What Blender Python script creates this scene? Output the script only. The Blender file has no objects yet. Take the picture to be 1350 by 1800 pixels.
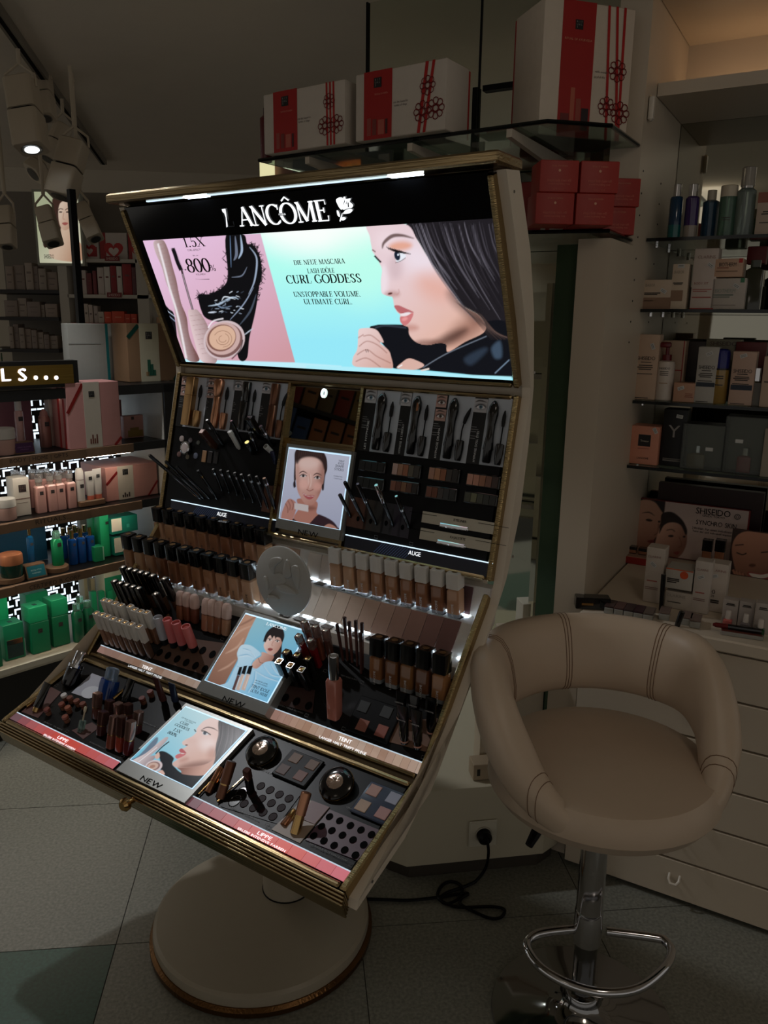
import bpy, math, random
import numpy as np
from mathutils import Vector, Matrix
random.seed(7)
SC = bpy.context.scene
COL = SC.collection
# ---------------------------------------------------------------- camera
FPX, PIT, ROLL, CAMH = 1400.0, math.radians(13.54), math.radians(0.8), 1.5
cam_data = bpy.data.cameras.new('camera')
cam = bpy.data.objects.new('camera', cam_data)
COL.objects.link(cam)
SC.camera = cam
cam_data.sensor_fit = 'VERTICAL'
cam_data.sensor_height = 24.0
cam_data.lens = 24.0 * FPX / 1800.0
cam_data.clip_start = 0.05
cam.matrix_world = (Matrix.Translation((0, 0, CAMH)) @ Matrix.Rotation(math.pi / 2 - PIT, 4, 'X')
                    @ Matrix.Rotation(ROLL, 4, 'Z'))
# ---------------------------------------------------------------- world, exposure
SC.view_settings.view_transform = 'Standard'
SC.view_settings.look = 'None'
SC.view_settings.exposure = 0.0
SC.view_settings.gamma = 1.0
SC.view_settings.use_curve_mapping = False
SC.cycles.use_denoising = True
SC.cycles.use_light_tree = False
SC.cycles.max_bounces = 6
SC.cycles.diffuse_bounces = 3
SC.cycles.use_adaptive_sampling = True
SC.cycles.adaptive_threshold = 0.05
SC.cycles.transparent_max_bounces = 12
world = bpy.data.worlds.new('shop_ambience')
SC.world = world
world.use_nodes = True
_bg = world.node_tree.nodes['Background']
_bg.inputs[0].default_value = (1.0, 0.94, 0.86, 1)
_bg.inputs[1].default_value = 0.26
# unseen ceiling lamps, added to brighten upward faces and fill the room
def lamp(name, kind, loc, energy, color, size=0.2, target=None, spot=60, blend=0.4):
    d = bpy.data.lights.new(name, kind)
    d.energy = energy
    d.color = color
    if kind == 'AREA':
        d.shape = 'DISK'
        d.size = size
    else:
        d.shadow_soft_size = size
    if kind == 'SPOT':
        d.spot_size = math.radians(spot)
        d.spot_blend = blend
    o = bpy.data.objects.new(name, d)
    COL.objects.link(o)
    o.location = loc
    if target is not None:
        o.rotation_euler = (Vector(target) - Vector(loc)).to_track_quat('-Z', 'Y').to_euler()
    return o
lamp('unseen_ceiling_fill', 'POINT', (0.75, 0.35, 2.42), 5.5, (1, .90, .79), .2)
lamp('unseen_ceiling_fill', 'POINT', (-1.6, -0.6, 2.40), 1.6, (1, .88, .76), .25)
lamp('track_spot_beam', 'SPOT', (-1.22, 2.5, 2.46), 44, (.95, .97, 1), .03, (-1.0, 2.0, 0), 96, .3)
# ---------------------------------------------------------------- pixel measuring (photo 1350 x 1800)
CAMP = np.array([0, 0, CAMH])
_cr, _sr, _cp, _sp = math.cos(ROLL), math.sin(ROLL), math.cos(PIT), math.sin(PIT)
def ray(p):
    x = (p[0] - 675) / FPX
    y = -(p[1] - 900) / FPX
    x, y = x * _cr - y * _sr, x * _sr + y * _cr
    return np.array([x, _cp + y * _sp, -_sp + y * _cp])
def proj(P):
    d = np.asarray(P, float) - CAMP
    X = d[..., 0]
    Z = d[..., 1] * _cp - d[..., 2] * _sp
    Y = d[..., 1] * _sp + d[..., 2] * _cp
    x, y = X / Z, Y / Z
    x, y = x * _cr + y * _sr, -x * _sr + y * _cr
    return 675 + FPX * x, 900 - FPX * y
def onpl(p, P0, N):
    r = ray(p)
    return CAMP + r * (np.dot(np.asarray(P0) - CAMP, N) / np.dot(r, N))
def hz(p, z=0.0):
    return onpl(p, (0, 0, z), (0, 0, 1))
def dirv(deg):
    a = math.radians(deg)
    return np.array([math.sin(a), math.cos(a), 0.0])
UP = np.array([0, 0, 1.0])
# ---------------------------------------------------------------- colour and materials
def lin(c):
    return tuple((v / 255 / 12.92) if v / 255 <= .04045 else ((v / 255 + .055) / 1.055) ** 2.4 for v in c)
MATS = {}
def M(name, rgb=(128, 128, 128), rough=.5, metal=0., noise=.06, scale=40., trans=0., emit=0., bump=0., coat=0., ior=1.45, alpha=1., spec=.5):
    if name in MATS:
        return MATS[name]
    m = bpy.data.materials.new(name)
    m.use_nodes = True
    nt = m.node_tree
    b = nt.nodes['Principled BSDF']
    c = lin(rgb)
    b.inputs['Roughness'].default_value = rough
    b.inputs['Metallic'].default_value = metal
    b.inputs['IOR'].default_value = ior
    b.inputs['Specular IOR Level'].default_value = spec
    b.inputs['Base Color'].default_value = (*c, 1)
    if coat:
        b.inputs['Coat Weight'].default_value = coat
        b.inputs['Coat Roughness'].default_value = .08
    if trans:
        b.inputs['Transmission Weight'].default_value = trans
    if emit:
        b.inputs['Emission Color'].default_value = (*c, 1)
        b.inputs['Emission Strength'].default_value = emit
    if alpha < 1:
        b.inputs['Alpha'].default_value = alpha
    if emit and emit < 2:
        m.cycles.emission_sampling = 'NONE'
    if noise and not emit:
        tc = nt.nodes.new('ShaderNodeTexCoord')
        nz = nt.nodes.new('ShaderNodeTexNoise')
        nz.inputs['Scale'].default_value = scale
        nz.inputs['Detail'].default_value = 4
        nt.links.new(tc.outputs['Object'], nz.inputs['Vector'])
        mx = nt.nodes.new('ShaderNodeMix')
        mx.data_type = 'RGBA'
        mx.inputs[6].default_value = (*[v * (1 - noise) for v in c], 1)
        mx.inputs[7].default_value = (*[min(1, v * (1 + noise)) for v in c], 1)
        nt.links.new(nz.outputs['Fac'], mx.inputs[0])
        nt.links.new(mx.outputs[2], b.inputs['Base Color'])
        if bump:
            bp = nt.nodes.new('ShaderNodeBump')
            bp.inputs['Strength'].default_value = bump
            bp.inputs['Distance'].default_value = .002
            nt.links.new(nz.outputs['Fac'], bp.inputs['Height'])
            nt.links.new(bp.outputs[0], b.inputs['Normal'])
    MATS[name] = m
    return m
def C(rgb, rough=.5, metal=0., **k):
    return M('c%d_%d_%d_%d_%d_%s' % (*rgb, int(rough * 100), int(metal * 100), ''.join('%s%s' % (a[0], v) for a, v in sorted(k.items()))), rgb, rough, metal, **k)
def attr_mat(name, emit):
    if name in MATS:
        return MATS[name]
    m = bpy.data.materials.new(name)
    m.use_nodes = True
    nt = m.node_tree
    b = nt.nodes['Principled BSDF']
    a = nt.nodes.new('ShaderNodeVertexColor')
    a.layer_name = 'print'
    m.cycles.emission_sampling = 'NONE'
    if emit:
        b.inputs['Base Color'].default_value = (.02, .02, .02, 1)
        nt.links.new(a.outputs[0], b.inputs['Emission Color'])
        b.inputs['Emission Strength'].default_value = emit
        b.inputs['Roughness'].default_value = .25
        b.inputs['Specular IOR Level'].default_value = .15
    else:
        nt.links.new(a.outputs[0], b.inputs['Base Color'])
        b.inputs['Roughness'].default_value = .4
    MATS[name] = m
    return m
def brushed(name, rgb, axis='X', rough=.3, fine=180., coarse=4., bump=.35):
    m = M(name, rgb, rough, 1., noise=0)
    nt = m.node_tree
    b = nt.nodes['Principled BSDF']
    tc = nt.nodes.new('ShaderNodeTexCoord')
    mp = nt.nodes.new('ShaderNodeMapping')
    mp.inputs['Scale'].default_value = {'X': (coarse, fine, fine), 'Y': (fine, coarse, fine), 'Z': (fine, fine, coarse)}[axis]
    nz = nt.nodes.new('ShaderNodeTexNoise')
    nz.inputs['Scale'].default_value = 1
    nz.inputs['Detail'].default_value = 3
    nt.links.new(tc.outputs['Object'], mp.inputs[0])
    nt.links.new(mp.outputs[0], nz.inputs['Vector'])
    bp = nt.nodes.new('ShaderNodeBump')
    bp.inputs['Strength'].default_value = bump
    bp.inputs['Distance'].default_value = .004
    nt.links.new(nz.outputs['Fac'], bp.inputs['Height'])
    nt.links.new(bp.outputs[0], b.inputs['Normal'])
    return m
# ---------------------------------------------------------------- mesh helpers
def frame(o, x, y, z):
    m = Matrix.Identity(4)
    for i, v in enumerate((x, y, z, o)):
        for j in range(3):
            m[j][i] = float(v[j])
    return m
def nrm(v):
    v = np.asarray(v, float)
    return v / np.linalg.norm(v)
def fr_axis(o, z, hint):
    """frame with its z along an axis, x as close as possible to the hint"""
    z = nrm(z)
    x = nrm(np.asarray(hint) - z * np.dot(hint, z))
    return frame(o, x, np.cross(z, x), z)
ID = Matrix.Identity(4)
class MB:
    def __init__(s):
        s.v, s.f = [], []
    def add(s, vs, fs):
        k = len(s.v)
        s.v += [tuple(map(float, v)) for v in vs]
        s.f += [tuple(i + k for i in f) for f in fs]
        return s
    def box(s, x0, x1, y0, y1, z0, z1):
        vs = [(x, y, z) for z in (z0, z1) for y in (y0, y1) for x in (x0, x1)]
        return s.add(vs, [(0, 2, 3, 1), (4, 5, 7, 6), (0, 1, 5, 4), (1, 3, 7, 5), (3, 2, 6, 7), (2, 0, 4, 6)])
    def rbox(s, x0, x1, y0, y1, z0, z1, r):
        """box with its edges eased all round"""
        cx, cy, hx, hy = (x0 + x1) / 2, (y0 + y1) / 2, (x1 - x0) / 2, (y1 - y0) / 2
        return s.loft([(z0, hx - r, hy - r, r), (z0 + r, hx, hy, r), (z1 - r, hx, hy, r), (z1, hx - r, hy - r, r)], 2, cx, cy)
    def loft(s, secs, nc=4, cx=0., cy=0.):
        """stack of rounded rectangles (z, hx, hy, corner radius [,dx ,dy])"""
        rings = []
        for q in secs:
            z, hx, hy, r = q[:4]
            dx, dy = (q[4], q[5]) if len(q) > 4 else (0, 0)
            r = min(r, hx, hy)
            ring = []
            for k, (sx, sy) in enumerate(((1, 1), (-1, 1), (-1, -1), (1, -1))):
                for j in range(nc + 1):
                    a = math.pi / 2 * (k + j / nc)
                    ring.append((cx + dx + sx * (hx - r) + r * math.cos(a), cy + dy + sy * (hy - r) + r * math.sin(a), z))
            rings.append(ring)
        n = len(rings[0])
        fs = []
        for i in range(len(rings) - 1):
            for j in range(n):
                k = (j + 1) % n
                fs.append((i * n + j, i * n + k, (i + 1) * n + k, (i + 1) * n + j))
        fs.append(tuple(reversed(range(n))))
        fs.append(tuple((len(rings) - 1) * n + j for j in range(n)))
        return s.add([p for r in rings for p in r], fs)
    def lathe(s, prof, n=20, cx=0., cy=0.):
        vs, fs = [], []
        for r, z in prof:
            for j in range(n):
                a = 2 * math.pi * j / n
                vs.append((cx + r * math.cos(a), cy + r * math.sin(a), z))
        for i in range(len(prof) - 1):
            for j in range(n):
                k = (j + 1) % n
                fs.append((i * n + j, i * n + k, (i + 1) * n + k, (i + 1) * n + j))
        fs.append(tuple(reversed(range(n))))
        fs.append(tuple((len(prof) - 1) * n + j for j in range(n)))
        return s.add(vs, fs)
    def prism(s, poly, z0, z1):
        n = len(poly)
        a = sum(poly[i][0] * poly[(i + 1) % n][1] - poly[(i + 1) % n][0] * poly[i][1] for i in range(n))
        if a < 0:
            poly = poly[::-1]
        vs = [(p[0], p[1], z0) for p in poly] + [(p[0], p[1], z1) for p in poly]
        fs = [tuple(reversed(range(n))), tuple(range(n, 2 * n))]
        fs += [(j, (j + 1) % n, n + (j + 1) % n, n + j) for j in range(n)]
        return s.add(vs, fs)
    def extrude_x(s, poly, x0, x1):
        """polygon in (y, z) extruded along x"""
        k = len(s.v)
        s.prism(poly, x0, x1)
        s.v[k:] = [(z, x, y) for x, y, z in s.v[k:]]
        return s
    def tube(s, pts, r, n=8, closed=False):
        P = [np.asarray(p, float) for p in pts]
        m = len(P)
        rr = r if isinstance(r, (list, tuple)) else [r] * m
        vs, fs = [], []
        u = None
        for i in range(m):
            t = nrm(P[(i + 1) % m] - P[i - 1]) if closed else nrm(P[min(i + 1, m - 1)] - P[max(i - 1, 0)])
            if u is None:
                u = np.cross(t, UP)
                if np.linalg.norm(u) < .1:
                    u = np.cross(t, (1, 0, 0))
            u = nrm(u - t * np.dot(u, t))
            w = np.cross(t, u)
            for j in range(n):
                a = 2 * math.pi * j / n
                vs.append(P[i] + rr[i] * (u * math.cos(a) + w * math.sin(a)))
        for i in range(m if closed else m - 1):
            for j in range(n):
                k = (j + 1) % n
                i2 = (i + 1) % m
                fs.append((i * n + j, i * n + k, i2 * n + k, i2 * n + j))
        if not closed:
            fs += [tuple(reversed(range(n))), tuple((m - 1) * n + j for j in range(n))]
        return s.add(vs, fs)
    def flat(s, poly, z=0.):
        return s.add([(p[0], p[1], z) for p in poly], [tuple(range(len(poly)))])
    def disc(s, cx, cy, rx, ry, z=0., n=24):
        return s.flat([(cx + rx * math.cos(2 * math.pi * j / n), cy + ry * math.sin(2 * math.pi * j / n)) for j in range(n)], z)
    def xf(s, m):
        s.v = [tuple(m @ Vector(v)) for v in s.v]
        return s
    def build(s, name, mat, parent=None, mw=None, smooth=True, label=None):
        me = bpy.data.meshes.new(name)
        me.from_pydata(s.v, [], s.f)
        if smooth:
            me.shade_smooth()
            me.set_sharp_from_angle(angle=.62)
        me.materials.append(mat)
        return link(name, me, parent, mw, label)
def link(name, me, parent=None, mw=None, label=None):
    o = bpy.data.objects.new(name, me)
    COL.objects.link(o)
    if parent is not None:
        o.parent = parent
    if mw is not None:
        o.matrix_basis = mw
    if label:
        o['label'] = label
    return o
def tag(o, label, cat=None, group=None, kind=None):
    if label:
        o['label'] = label
    if cat:
        o['category'] = cat
    if group:
        o['group'] = group
    if kind:
        o['kind'] = kind
    return o
def thing(name, label, cat, mw=ID, group=None):
    o = bpy.data.objects.new(name, None)
    o.empty_display_size = .02
    COL.objects.link(o)
    o.matrix_basis = mw
    return tag(o, label, cat, group)
def clone(src, mw, label=None):
    def cp(o, par):
        c = o.copy()
        COL.objects.link(c)
        c.parent = par
        for ch in list(o.children):
            cp(ch, c)
        return c
    c = cp(src, None)
    c.matrix_basis = mw
    if label:
        c['label'] = label
    return c
ORD = ['first', 'second', 'third', 'fourth', 'fifth', 'sixth', 'seventh', 'eighth', 'ninth', 'tenth', 'eleventh', 'twelfth',
       'thirteenth', 'fourteenth', 'fifteenth', 'sixteenth', 'seventeenth', 'eighteenth', 'nineteenth', 'twentieth']
def struct(o):
    o['kind'] = 'structure'
    return o
# ---------------------------------------------------------------- lettering: sans from the built-in font, glyph by glyph
GLY = {}
def _glyph(ch):
    if ch in GLY:
        return GLY[ch]
    cu = bpy.data.curves.new('g', 'FONT')
    cu.body = ch
    cu.resolution_u = 2
    ob = bpy.data.objects.new('g', cu)
    COL.objects.link(ob)
    me = ob.to_mesh(depsgraph=bpy.context.evaluated_depsgraph_get(), preserve_all_data_layers=False)
    vs = [tuple(v.co) for v in me.vertices]
    fs = [tuple(p.vertices) for p in me.polygons]
    ob.to_mesh_clear()
    bpy.data.objects.remove(ob)
    bpy.data.curves.remove(cu)
    w = max([v[0] for v in vs], default=.3)
    x0 = min([v[0] for v in vs], default=0)
    GLY[ch] = (vs, fs, x0, w)
    return GLY[ch]
for _c in 'ABCDEFGHIJKLMNOPQRSTUVWXYZabcdefghijklmnopqrstuvwxyz0123456789.,&+%-Ô|~"*\'':
    _glyph(_c)
def sans(s, h, xs=1., gap=.07, align=.5, bold=0.):
    """flat text, cap height h, centred (align .5) on the origin; returns an MB in the xy plane"""
    k = h / .70
    x = 0.
    mb = MB()
    for ch in s:
        if ch == ' ':
            x += .28 + gap
            continue
        vs, fs, x0, w = _glyph(ch)
        mb.add([((v[0] - x0 + x) * k * xs, v[1] * k, 0) for v in vs], fs)
        if bold:
            mb.add([((v[0] - x0 + x + bold) * k * xs, (v[1] + bold * .5) * k, 0) for v in vs], fs)
        x += w - x0 + gap
    tot = (x - gap) * k * xs
    mb.v = [(v[0] - tot * align, v[1] - h / 2, v[2]) for v in mb.v]
    mb.w = tot
    return mb
# serif capitals drawn as pen strokes: k thick stem, t hairline, c swelling curve
def _arc(cx, cy, rx, ry, a0, a1, n=16):
    return [(cx + rx * math.cos(math.radians(a0 + (a1 - a0) * i / n)), cy + ry * math.sin(math.radians(a0 + (a1 - a0) * i / n))) for i in range(n + 1)]
_O = lambda w: [('c', _arc(w / 2, .5, w / 2 - .05, .5, 90, 450, 32))]
SERIF = {
 'A': (.78, [('t', [(.1, .02), (.40, 1)], 'a'), ('k', [(.40, 1), (.70, .02)], 'b'), ('t', [(.2, .35), (.58, .35)])]),
 'B': (.66, [('k', [(.16, 0), (.16, 1)]), ('t', [(.04, .985), (.35, .985)]), ('c', _arc(.35, .755, .2, .23, 90, -90)), ('t', [(.16, .525), (.36, .525)]), ('c', _arc(.36, .27, .25, .255, 90, -90)), ('t', [(.04, .015), (.36, .015)])]),
 'C': (.76, [('c', _arc(.42, .5, .36, .49, 50, 310, 26)), ('t', [(.68, .72), (.68, .97)]), ('t', [(.66, .1), (.68, .2)])]),
 'D': (.80, [('k', [(.16, 0), (.16, 1)]), ('t', [(.04, .985), (.36, .985)]), ('c', _arc(.36, .5, .37, .485, 90, -90, 20)), ('t', [(.04, .015), (.36, .015)])]),
 'E': (.64, [('k', [(.16, 0), (.16, 1)]), ('t', [(.04, .985), (.56, .985), (.57, .78)]), ('t', [(.16, .52), (.44, .52)]), ('t', [(.44, .40), (.44, .64)]), ('t', [(.04, .015), (.58, .015), (.60, .25)])]),
 'G': (.84, [('c', _arc(.42, .5, .36, .49, 50, 300, 26)), ('t', [(.68, .72), (.68, .97)]), ('k', [(.70, .08), (.70, .42)]), ('t', [(.56, .43), (.82, .43)])]),
 'H': (.86, [('k', [(.16, 0), (.16, 1)], 'ab'), ('k', [(.70, 0), (.70, 1)], 'ab'), ('t', [(.16, .51), (.70, .51)])]),
 'I': (.34, [('k', [(.17, 0), (.17, 1)], 'ab')]),
 'L': (.62, [('k', [(.16, 0), (.16, 1)], 'b'), ('t', [(.04, .015), (.56, .015), (.58, .28)])]),
 'M': (.98, [('t', [(.13, 0), (.13, 1)], 'a'), ('k', [(.13, 1), (.48, .05)]), ('t', [(.48, .05), (.82, 1)]), ('k', [(.84, 0), (.84, 1)], 'ab'), ('t', [(.03, .985), (.13, .985)])]),
 'N': (.84, [('t', [(.14, 0), (.14, 1)], 'a'), ('k', [(.12, 1), (.70, .0)]), ('t', [(.70, 0), (.70, 1)], 'b'), ('t', [(.03, .985), (.13, .985)])]),
 'O': (.86, _O(.86)), 'Q': (.86, _O(.86)),
 'P': (.64, [('k', [(.16, 0), (.16, 1)], 'a'), ('t', [(.04, .985), (.34, .985)]), ('c', _arc(.34, .73, .24, .255, 90, -90)), ('t', [(.16, .475), (.34, .475)])]),
 'R': (.74, [('k', [(.16, 0), (.16, 1)], 'a'), ('t', [(.04, .985), (.34, .985)]), ('c', _arc(.34, .745, .22, .24, 90, -90)), ('t', [(.16, .505), (.34, .505)]), ('k', [(.36, .5), (.64, .02)]), ('t', [(.6, .015), (.72, .015)])]),
 'S': (.58, [('c', _arc(.29, .74, .19, .245, 40, 180, 10) + [(.16, .62), (.30, .5), (.44, .38)] + _arc(.29, .255, .20, .24, 0, -140, 10)), ('t', [(.45, .75), (.45, .98)]), ('t', [(.12, .04), (.12, .25)])]),
 'T': (.70, [('k', [(.35, 0), (.35, 1)], 'a'), ('t', [(.05, .76), (.06, .985), (.64, .985), (.65, .76)])]),
 'U': (.80, [('k', [(.15, 1), (.15, .32)], 'a'), ('c', _arc(.39, .32, .24, .31, 180, 360)), ('t', [(.63, .32), (.63, 1)], 'b')]),
 'V': (.76, [('k', [(.09, 1), (.38, 0)], 'a'), ('t', [(.38, 0), (.66, 1)], 'b')]),
 'X': (.76, [('k', [(.1, 1), (.66, 0)], 'ab'), ('t', [(.66, 1), (.1, 0)], 'ab')]),
 '.': (.26, [('k', [(.12, 0), (.12, .11)])]),
 '1': (.42, [('k', [(.21, 0), (.21, 1)], 'a'), ('t', [(.06, .84), (.21, .98)])]),
 '5': (.58, [('t', [(.14, .98), (.48, .98)]), ('t', [(.14, .98), (.12, .55)]), ('c', _arc(.28, .32, .2, .31, 130, -150, 18))]),
 '0': (.62, [('c', _arc(.31, .5, .24, .49, 90, 450, 28))]),
 '8': (.62, [('c', _arc(.31, .75, .19, .24, 90, 450, 24)), ('c', _arc(.31, .26, .23, .255, 90, 450, 24))]),
 '+': (.6, [('t', [(.1, .35), (.5, .35)]), ('t', [(.3, .15), (.3, .55)])]),
 '%': (.8, [('c', _arc(.18, .75, .12, .2, 90, 450, 16)), ('c', _arc(.6, .22, .12, .2, 90, 450, 16)), ('t', [(.15, 0), (.65, 1)])]),
}
def _ribbon(mb, pts, k, t, cls, z=0.):
    n = len(pts)
    vs = []
    for i in range(n):
        a, b = pts[max(i - 1, 0)], pts[min(i + 1, n - 1)]
        if math.dist(pts[0], pts[-1]) < 1e-6 and i in (0, n - 1):
            a, b = pts[-2], pts[1]
        dx, dy = b[0] - a[0], b[1] - a[1]
        L = math.hypot(dx, dy) or 1
        th = k if cls == 'k' else t if cls == 't' else t + (k - t) * (abs(dy) / L) ** 1.4
        nx, ny = -dy / L * th / 2, dx / L * th / 2
        vs += [(pts[i][0] + nx, pts[i][1] + ny, z), (pts[i][0] - nx, pts[i][1] - ny, z)]
    mb.add(vs, [(2 * i + 1, 2 * i + 3, 2 * i + 2, 2 * i) for i in range(n - 1)])
def serif(s, h, thick=.15, thin=.045, track=0., xs=1., align=.5, ser=.1):
    mb = MB()
    x = 0.
    for ch in s:
        if ch == ' ':
            x += .38
            continue
        base = 'O' if ch == 'Ô' else ch
        w, strokes = SERIF[base]
        sub = MB()
        for st in strokes:
            _ribbon(sub, st[1], thick, thin, st[0])
            for e in (st[2] if len(st) > 2 else ''):
                p = st[1][0] if e == 'a' else st[1][-1]
                yy = p[1] - thin / 2 if p[1] > .5 else p[1] + thin / 2
                _ribbon(sub, [(p[0] - ser - thick * .3, yy), (p[0] + ser + thick * .3, yy)], thin, thin, 't')
        if ch == 'Ô':
            _ribbon(sub, [(w / 2 - .2, 1.12), (w / 2, 1.3), (w / 2 + .2, 1.12)], .08, .08, 't')
        mb.add([(x + v[0], v[1], 0) for v in sub.v], sub.f)
        x += w + track
    tot = (x - track) * h * xs
    mb.v = [(v[0] * h * xs - tot * align, v[1] * h - h / 2, 0) for v in mb.v]
    mb.w = tot
    return mb
# ---------------------------------------------------------------- printed pictures: fine grids with one colour per vertex
def spline(pts, closed=True, n=6):
    P = [np.asarray(p, float) for p in pts]
    m = len(P)
    out = []
    for i in range(m if closed else m - 1):
        p0, p1, p2, p3 = (P[(i - 1) % m], P[i], P[(i + 1) % m], P[(i + 2) % m]) if closed else (P[max(i - 1, 0)], P[i], P[i + 1], P[min(i + 2, m - 1)])
        for k in range(n):
            t = k / n
            out.append(.5 * (2 * p1 + (p2 - p0) * t + (2 * p0 - 5 * p1 + 4 * p2 - p3) * t * t + (3 * p1 - p0 - 3 * p2 + p3) * t ** 3))
    if not closed:
        out.append(P[-1])
    return np.array(out)
class Art:
    """artwork on a rectangle w x h; X, Y are the artwork's own drawing units at every grid vertex"""
    def __init__(s, X, Y, base):
        s.X, s.Y = X, Y
        s.c = np.empty(X.shape + (3,))
        s.c[...] = lin(base)
    def put(s, a, col):
        if callable(col):
            col = col(s.X, s.Y)
        else:
            col = np.array(lin(col))
        s.c = s.c * (1 - a[..., None]) + col * a[..., None]
    def cover(s, P, f):
        x0, y0 = P.min(0) - f - 1
        x1, y1 = P.max(0) + f + 1
        a = np.zeros(s.X.shape)
        sel = (s.X > x0) & (s.X < x1) & (s.Y > y0) & (s.Y < y1)
        if not sel.any():
            return a
        x, y = s.X[sel], s.Y[sel]
        d = np.full(x.shape, 1e9)
        ins = np.zeros(x.shape, bool)
        n = len(P)
        for i in range(n):
            ax, ay = P[i]
            bx, by = P[(i + 1) % n]
            ex, ey = bx - ax, by - ay
            L = ex * ex + ey * ey + 1e-12
            t = np.clip(((x - ax) * ex + (y - ay) * ey) / L, 0, 1)
            d = np.minimum(d, (x - ax - t * ex) ** 2 + (y - ay - t * ey) ** 2)
            if (ay > by) != (ay < by):
                pass
            cr = ((ay > y) != (by > y))
            with np.errstate(divide='ignore', invalid='ignore'):
                ins ^= cr & (x < ax + (y - ay) * ex / (ey if ey else 1e-12))
        d = np.sqrt(d) * np.where(ins, 1, -1)
        v = np.clip(.5 + d / (2 * f), 0, 1)
        a[sel] = v * v * (3 - 2 * v)
        return a
    def poly(s, pts, col, f=.7, smooth=True, op=1.):
        P = spline(pts) if smooth else np.array(pts, float)
        s.put(s.cover(P, f) * op, col)
    def ell(s, cx, cy, rx, ry, col, f=.7, rot=0., op=1., m=1.):
        a = np.radians(rot)
        t = np.linspace(0, 2 * np.pi, 33)[:-1]
        P = np.stack([cx + rx * np.cos(t) * np.cos(a) - ry * np.sin(t) * np.sin(a), cy + rx * np.cos(t) * np.sin(a) + ry * np.sin(t) * np.cos(a)], 1)
        s.put(s.cover(P, f) * op * m, col)
    def line(s, pts, w, col, f=.6, op=1., taper=False):
        P = spline(pts, False)
        n = len(P)
        T = np.gradient(P, axis=0)
        T /= np.linalg.norm(T, axis=1)[:, None] + 1e-9
        N = np.stack([-T[:, 1], T[:, 0]], 1)
        ww = np.full(n, w / 2.)
        if taper:
            ww = ww * np.sin(np.linspace(.15, np.pi - .15, n))
        Q = np.concatenate([P + N * ww[:, None], (P - N * ww[:, None])[::-1]])
        s.put(s.cover(Q, f) * op, col)
    def grad(s, c0, c1, p0, p1):
        c0, c1 = np.array(lin(c0)), np.array(lin(c1))
        p0, p1 = np.array(p0, float), np.array(p1, float)
        d = p1 - p0
        def g(X, Y):
            t = np.clip(((X - p0[0]) * d[0] + (Y - p0[1]) * d[1]) / (d @ d), 0, 1)[..., None]
            return c0 * (1 - t) + c1 * t
        return g
def grid_obj(name, w, h, c, mat, parent, mw, z=0.):
    """c: (ny, nx, 3) linear colours, row 0 at the bottom; rectangle centred in the xy plane of mw"""
    ny, nx = c.shape[:2]
    xs = np.linspace(-w / 2, w / 2, nx)
    ys = np.linspace(-h / 2, h / 2, ny)
    X, Y = np.meshgrid(xs, ys)
    co = np.stack([X, Y, np.full_like(X, z)], -1).reshape(-1, 3).astype(np.float32)
    i = np.arange(ny * nx).reshape(ny, nx)
    q = np.stack([i[:-1, :-1], i[:-1, 1:], i[1:, 1:], i[1:, :-1]], -1).reshape(-1, 4)
    me = bpy.data.meshes.new(name)
    me.vertices.add(len(co))
    me.vertices.foreach_set('co', co.ravel())
    me.loops.add(q.size)
    me.loops.foreach_set('vertex_index', q.ravel().astype(np.int32))
    me.polygons.add(len(q))
    me.polygons.foreach_set('loop_start', np.arange(0, q.size, 4, dtype=np.int32))
    at = me.color_attributes.new('print', 'FLOAT_COLOR', 'POINT')
    rgba = np.ones((len(co), 4), np.float32)
    rgba[:, :3] = np.clip(c.reshape(-1, 3), 0, 4)
    at.data.foreach_set('color', rgba.ravel())
    me.update(calc_edges=True)
    me.materials.append(mat)
    return link(name, me, parent, mw)
def art_on(mw, w, h, n, base):
    """an Art over rectangle w x h at mw, drawing units = photo pixels of that rectangle; n vertices along w"""
    ny = max(2, int(n * h / w))
    xs = np.linspace(-w / 2, w / 2, n)
    ys = np.linspace(-h / 2, h / 2, ny)
    X, Y = np.meshgrid(xs, ys)
    m = np.array(mw)
    P = X[..., None] * m[:3, 0] + Y[..., None] * m[:3, 1] + m[:3, 3]
    px, py = proj(P)
    return Art(px, py, base)
# ================================================================ THE SETTING
CA = -60.0                                   # direction of the right-hand cabinet wall
CU = -dirv(CA)                               # along it, towards the right and the viewer
CN = np.array([-CU[1], CU[0], 0.0])          # into the wall
CP = hz((1024, 1528))                        # floor point at the left front of the drawer cabinet
def cw(a, o, z):
    return CP + CU * a + CN * o + UP * z
CM = frame(CP, CU, CN, UP)
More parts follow.
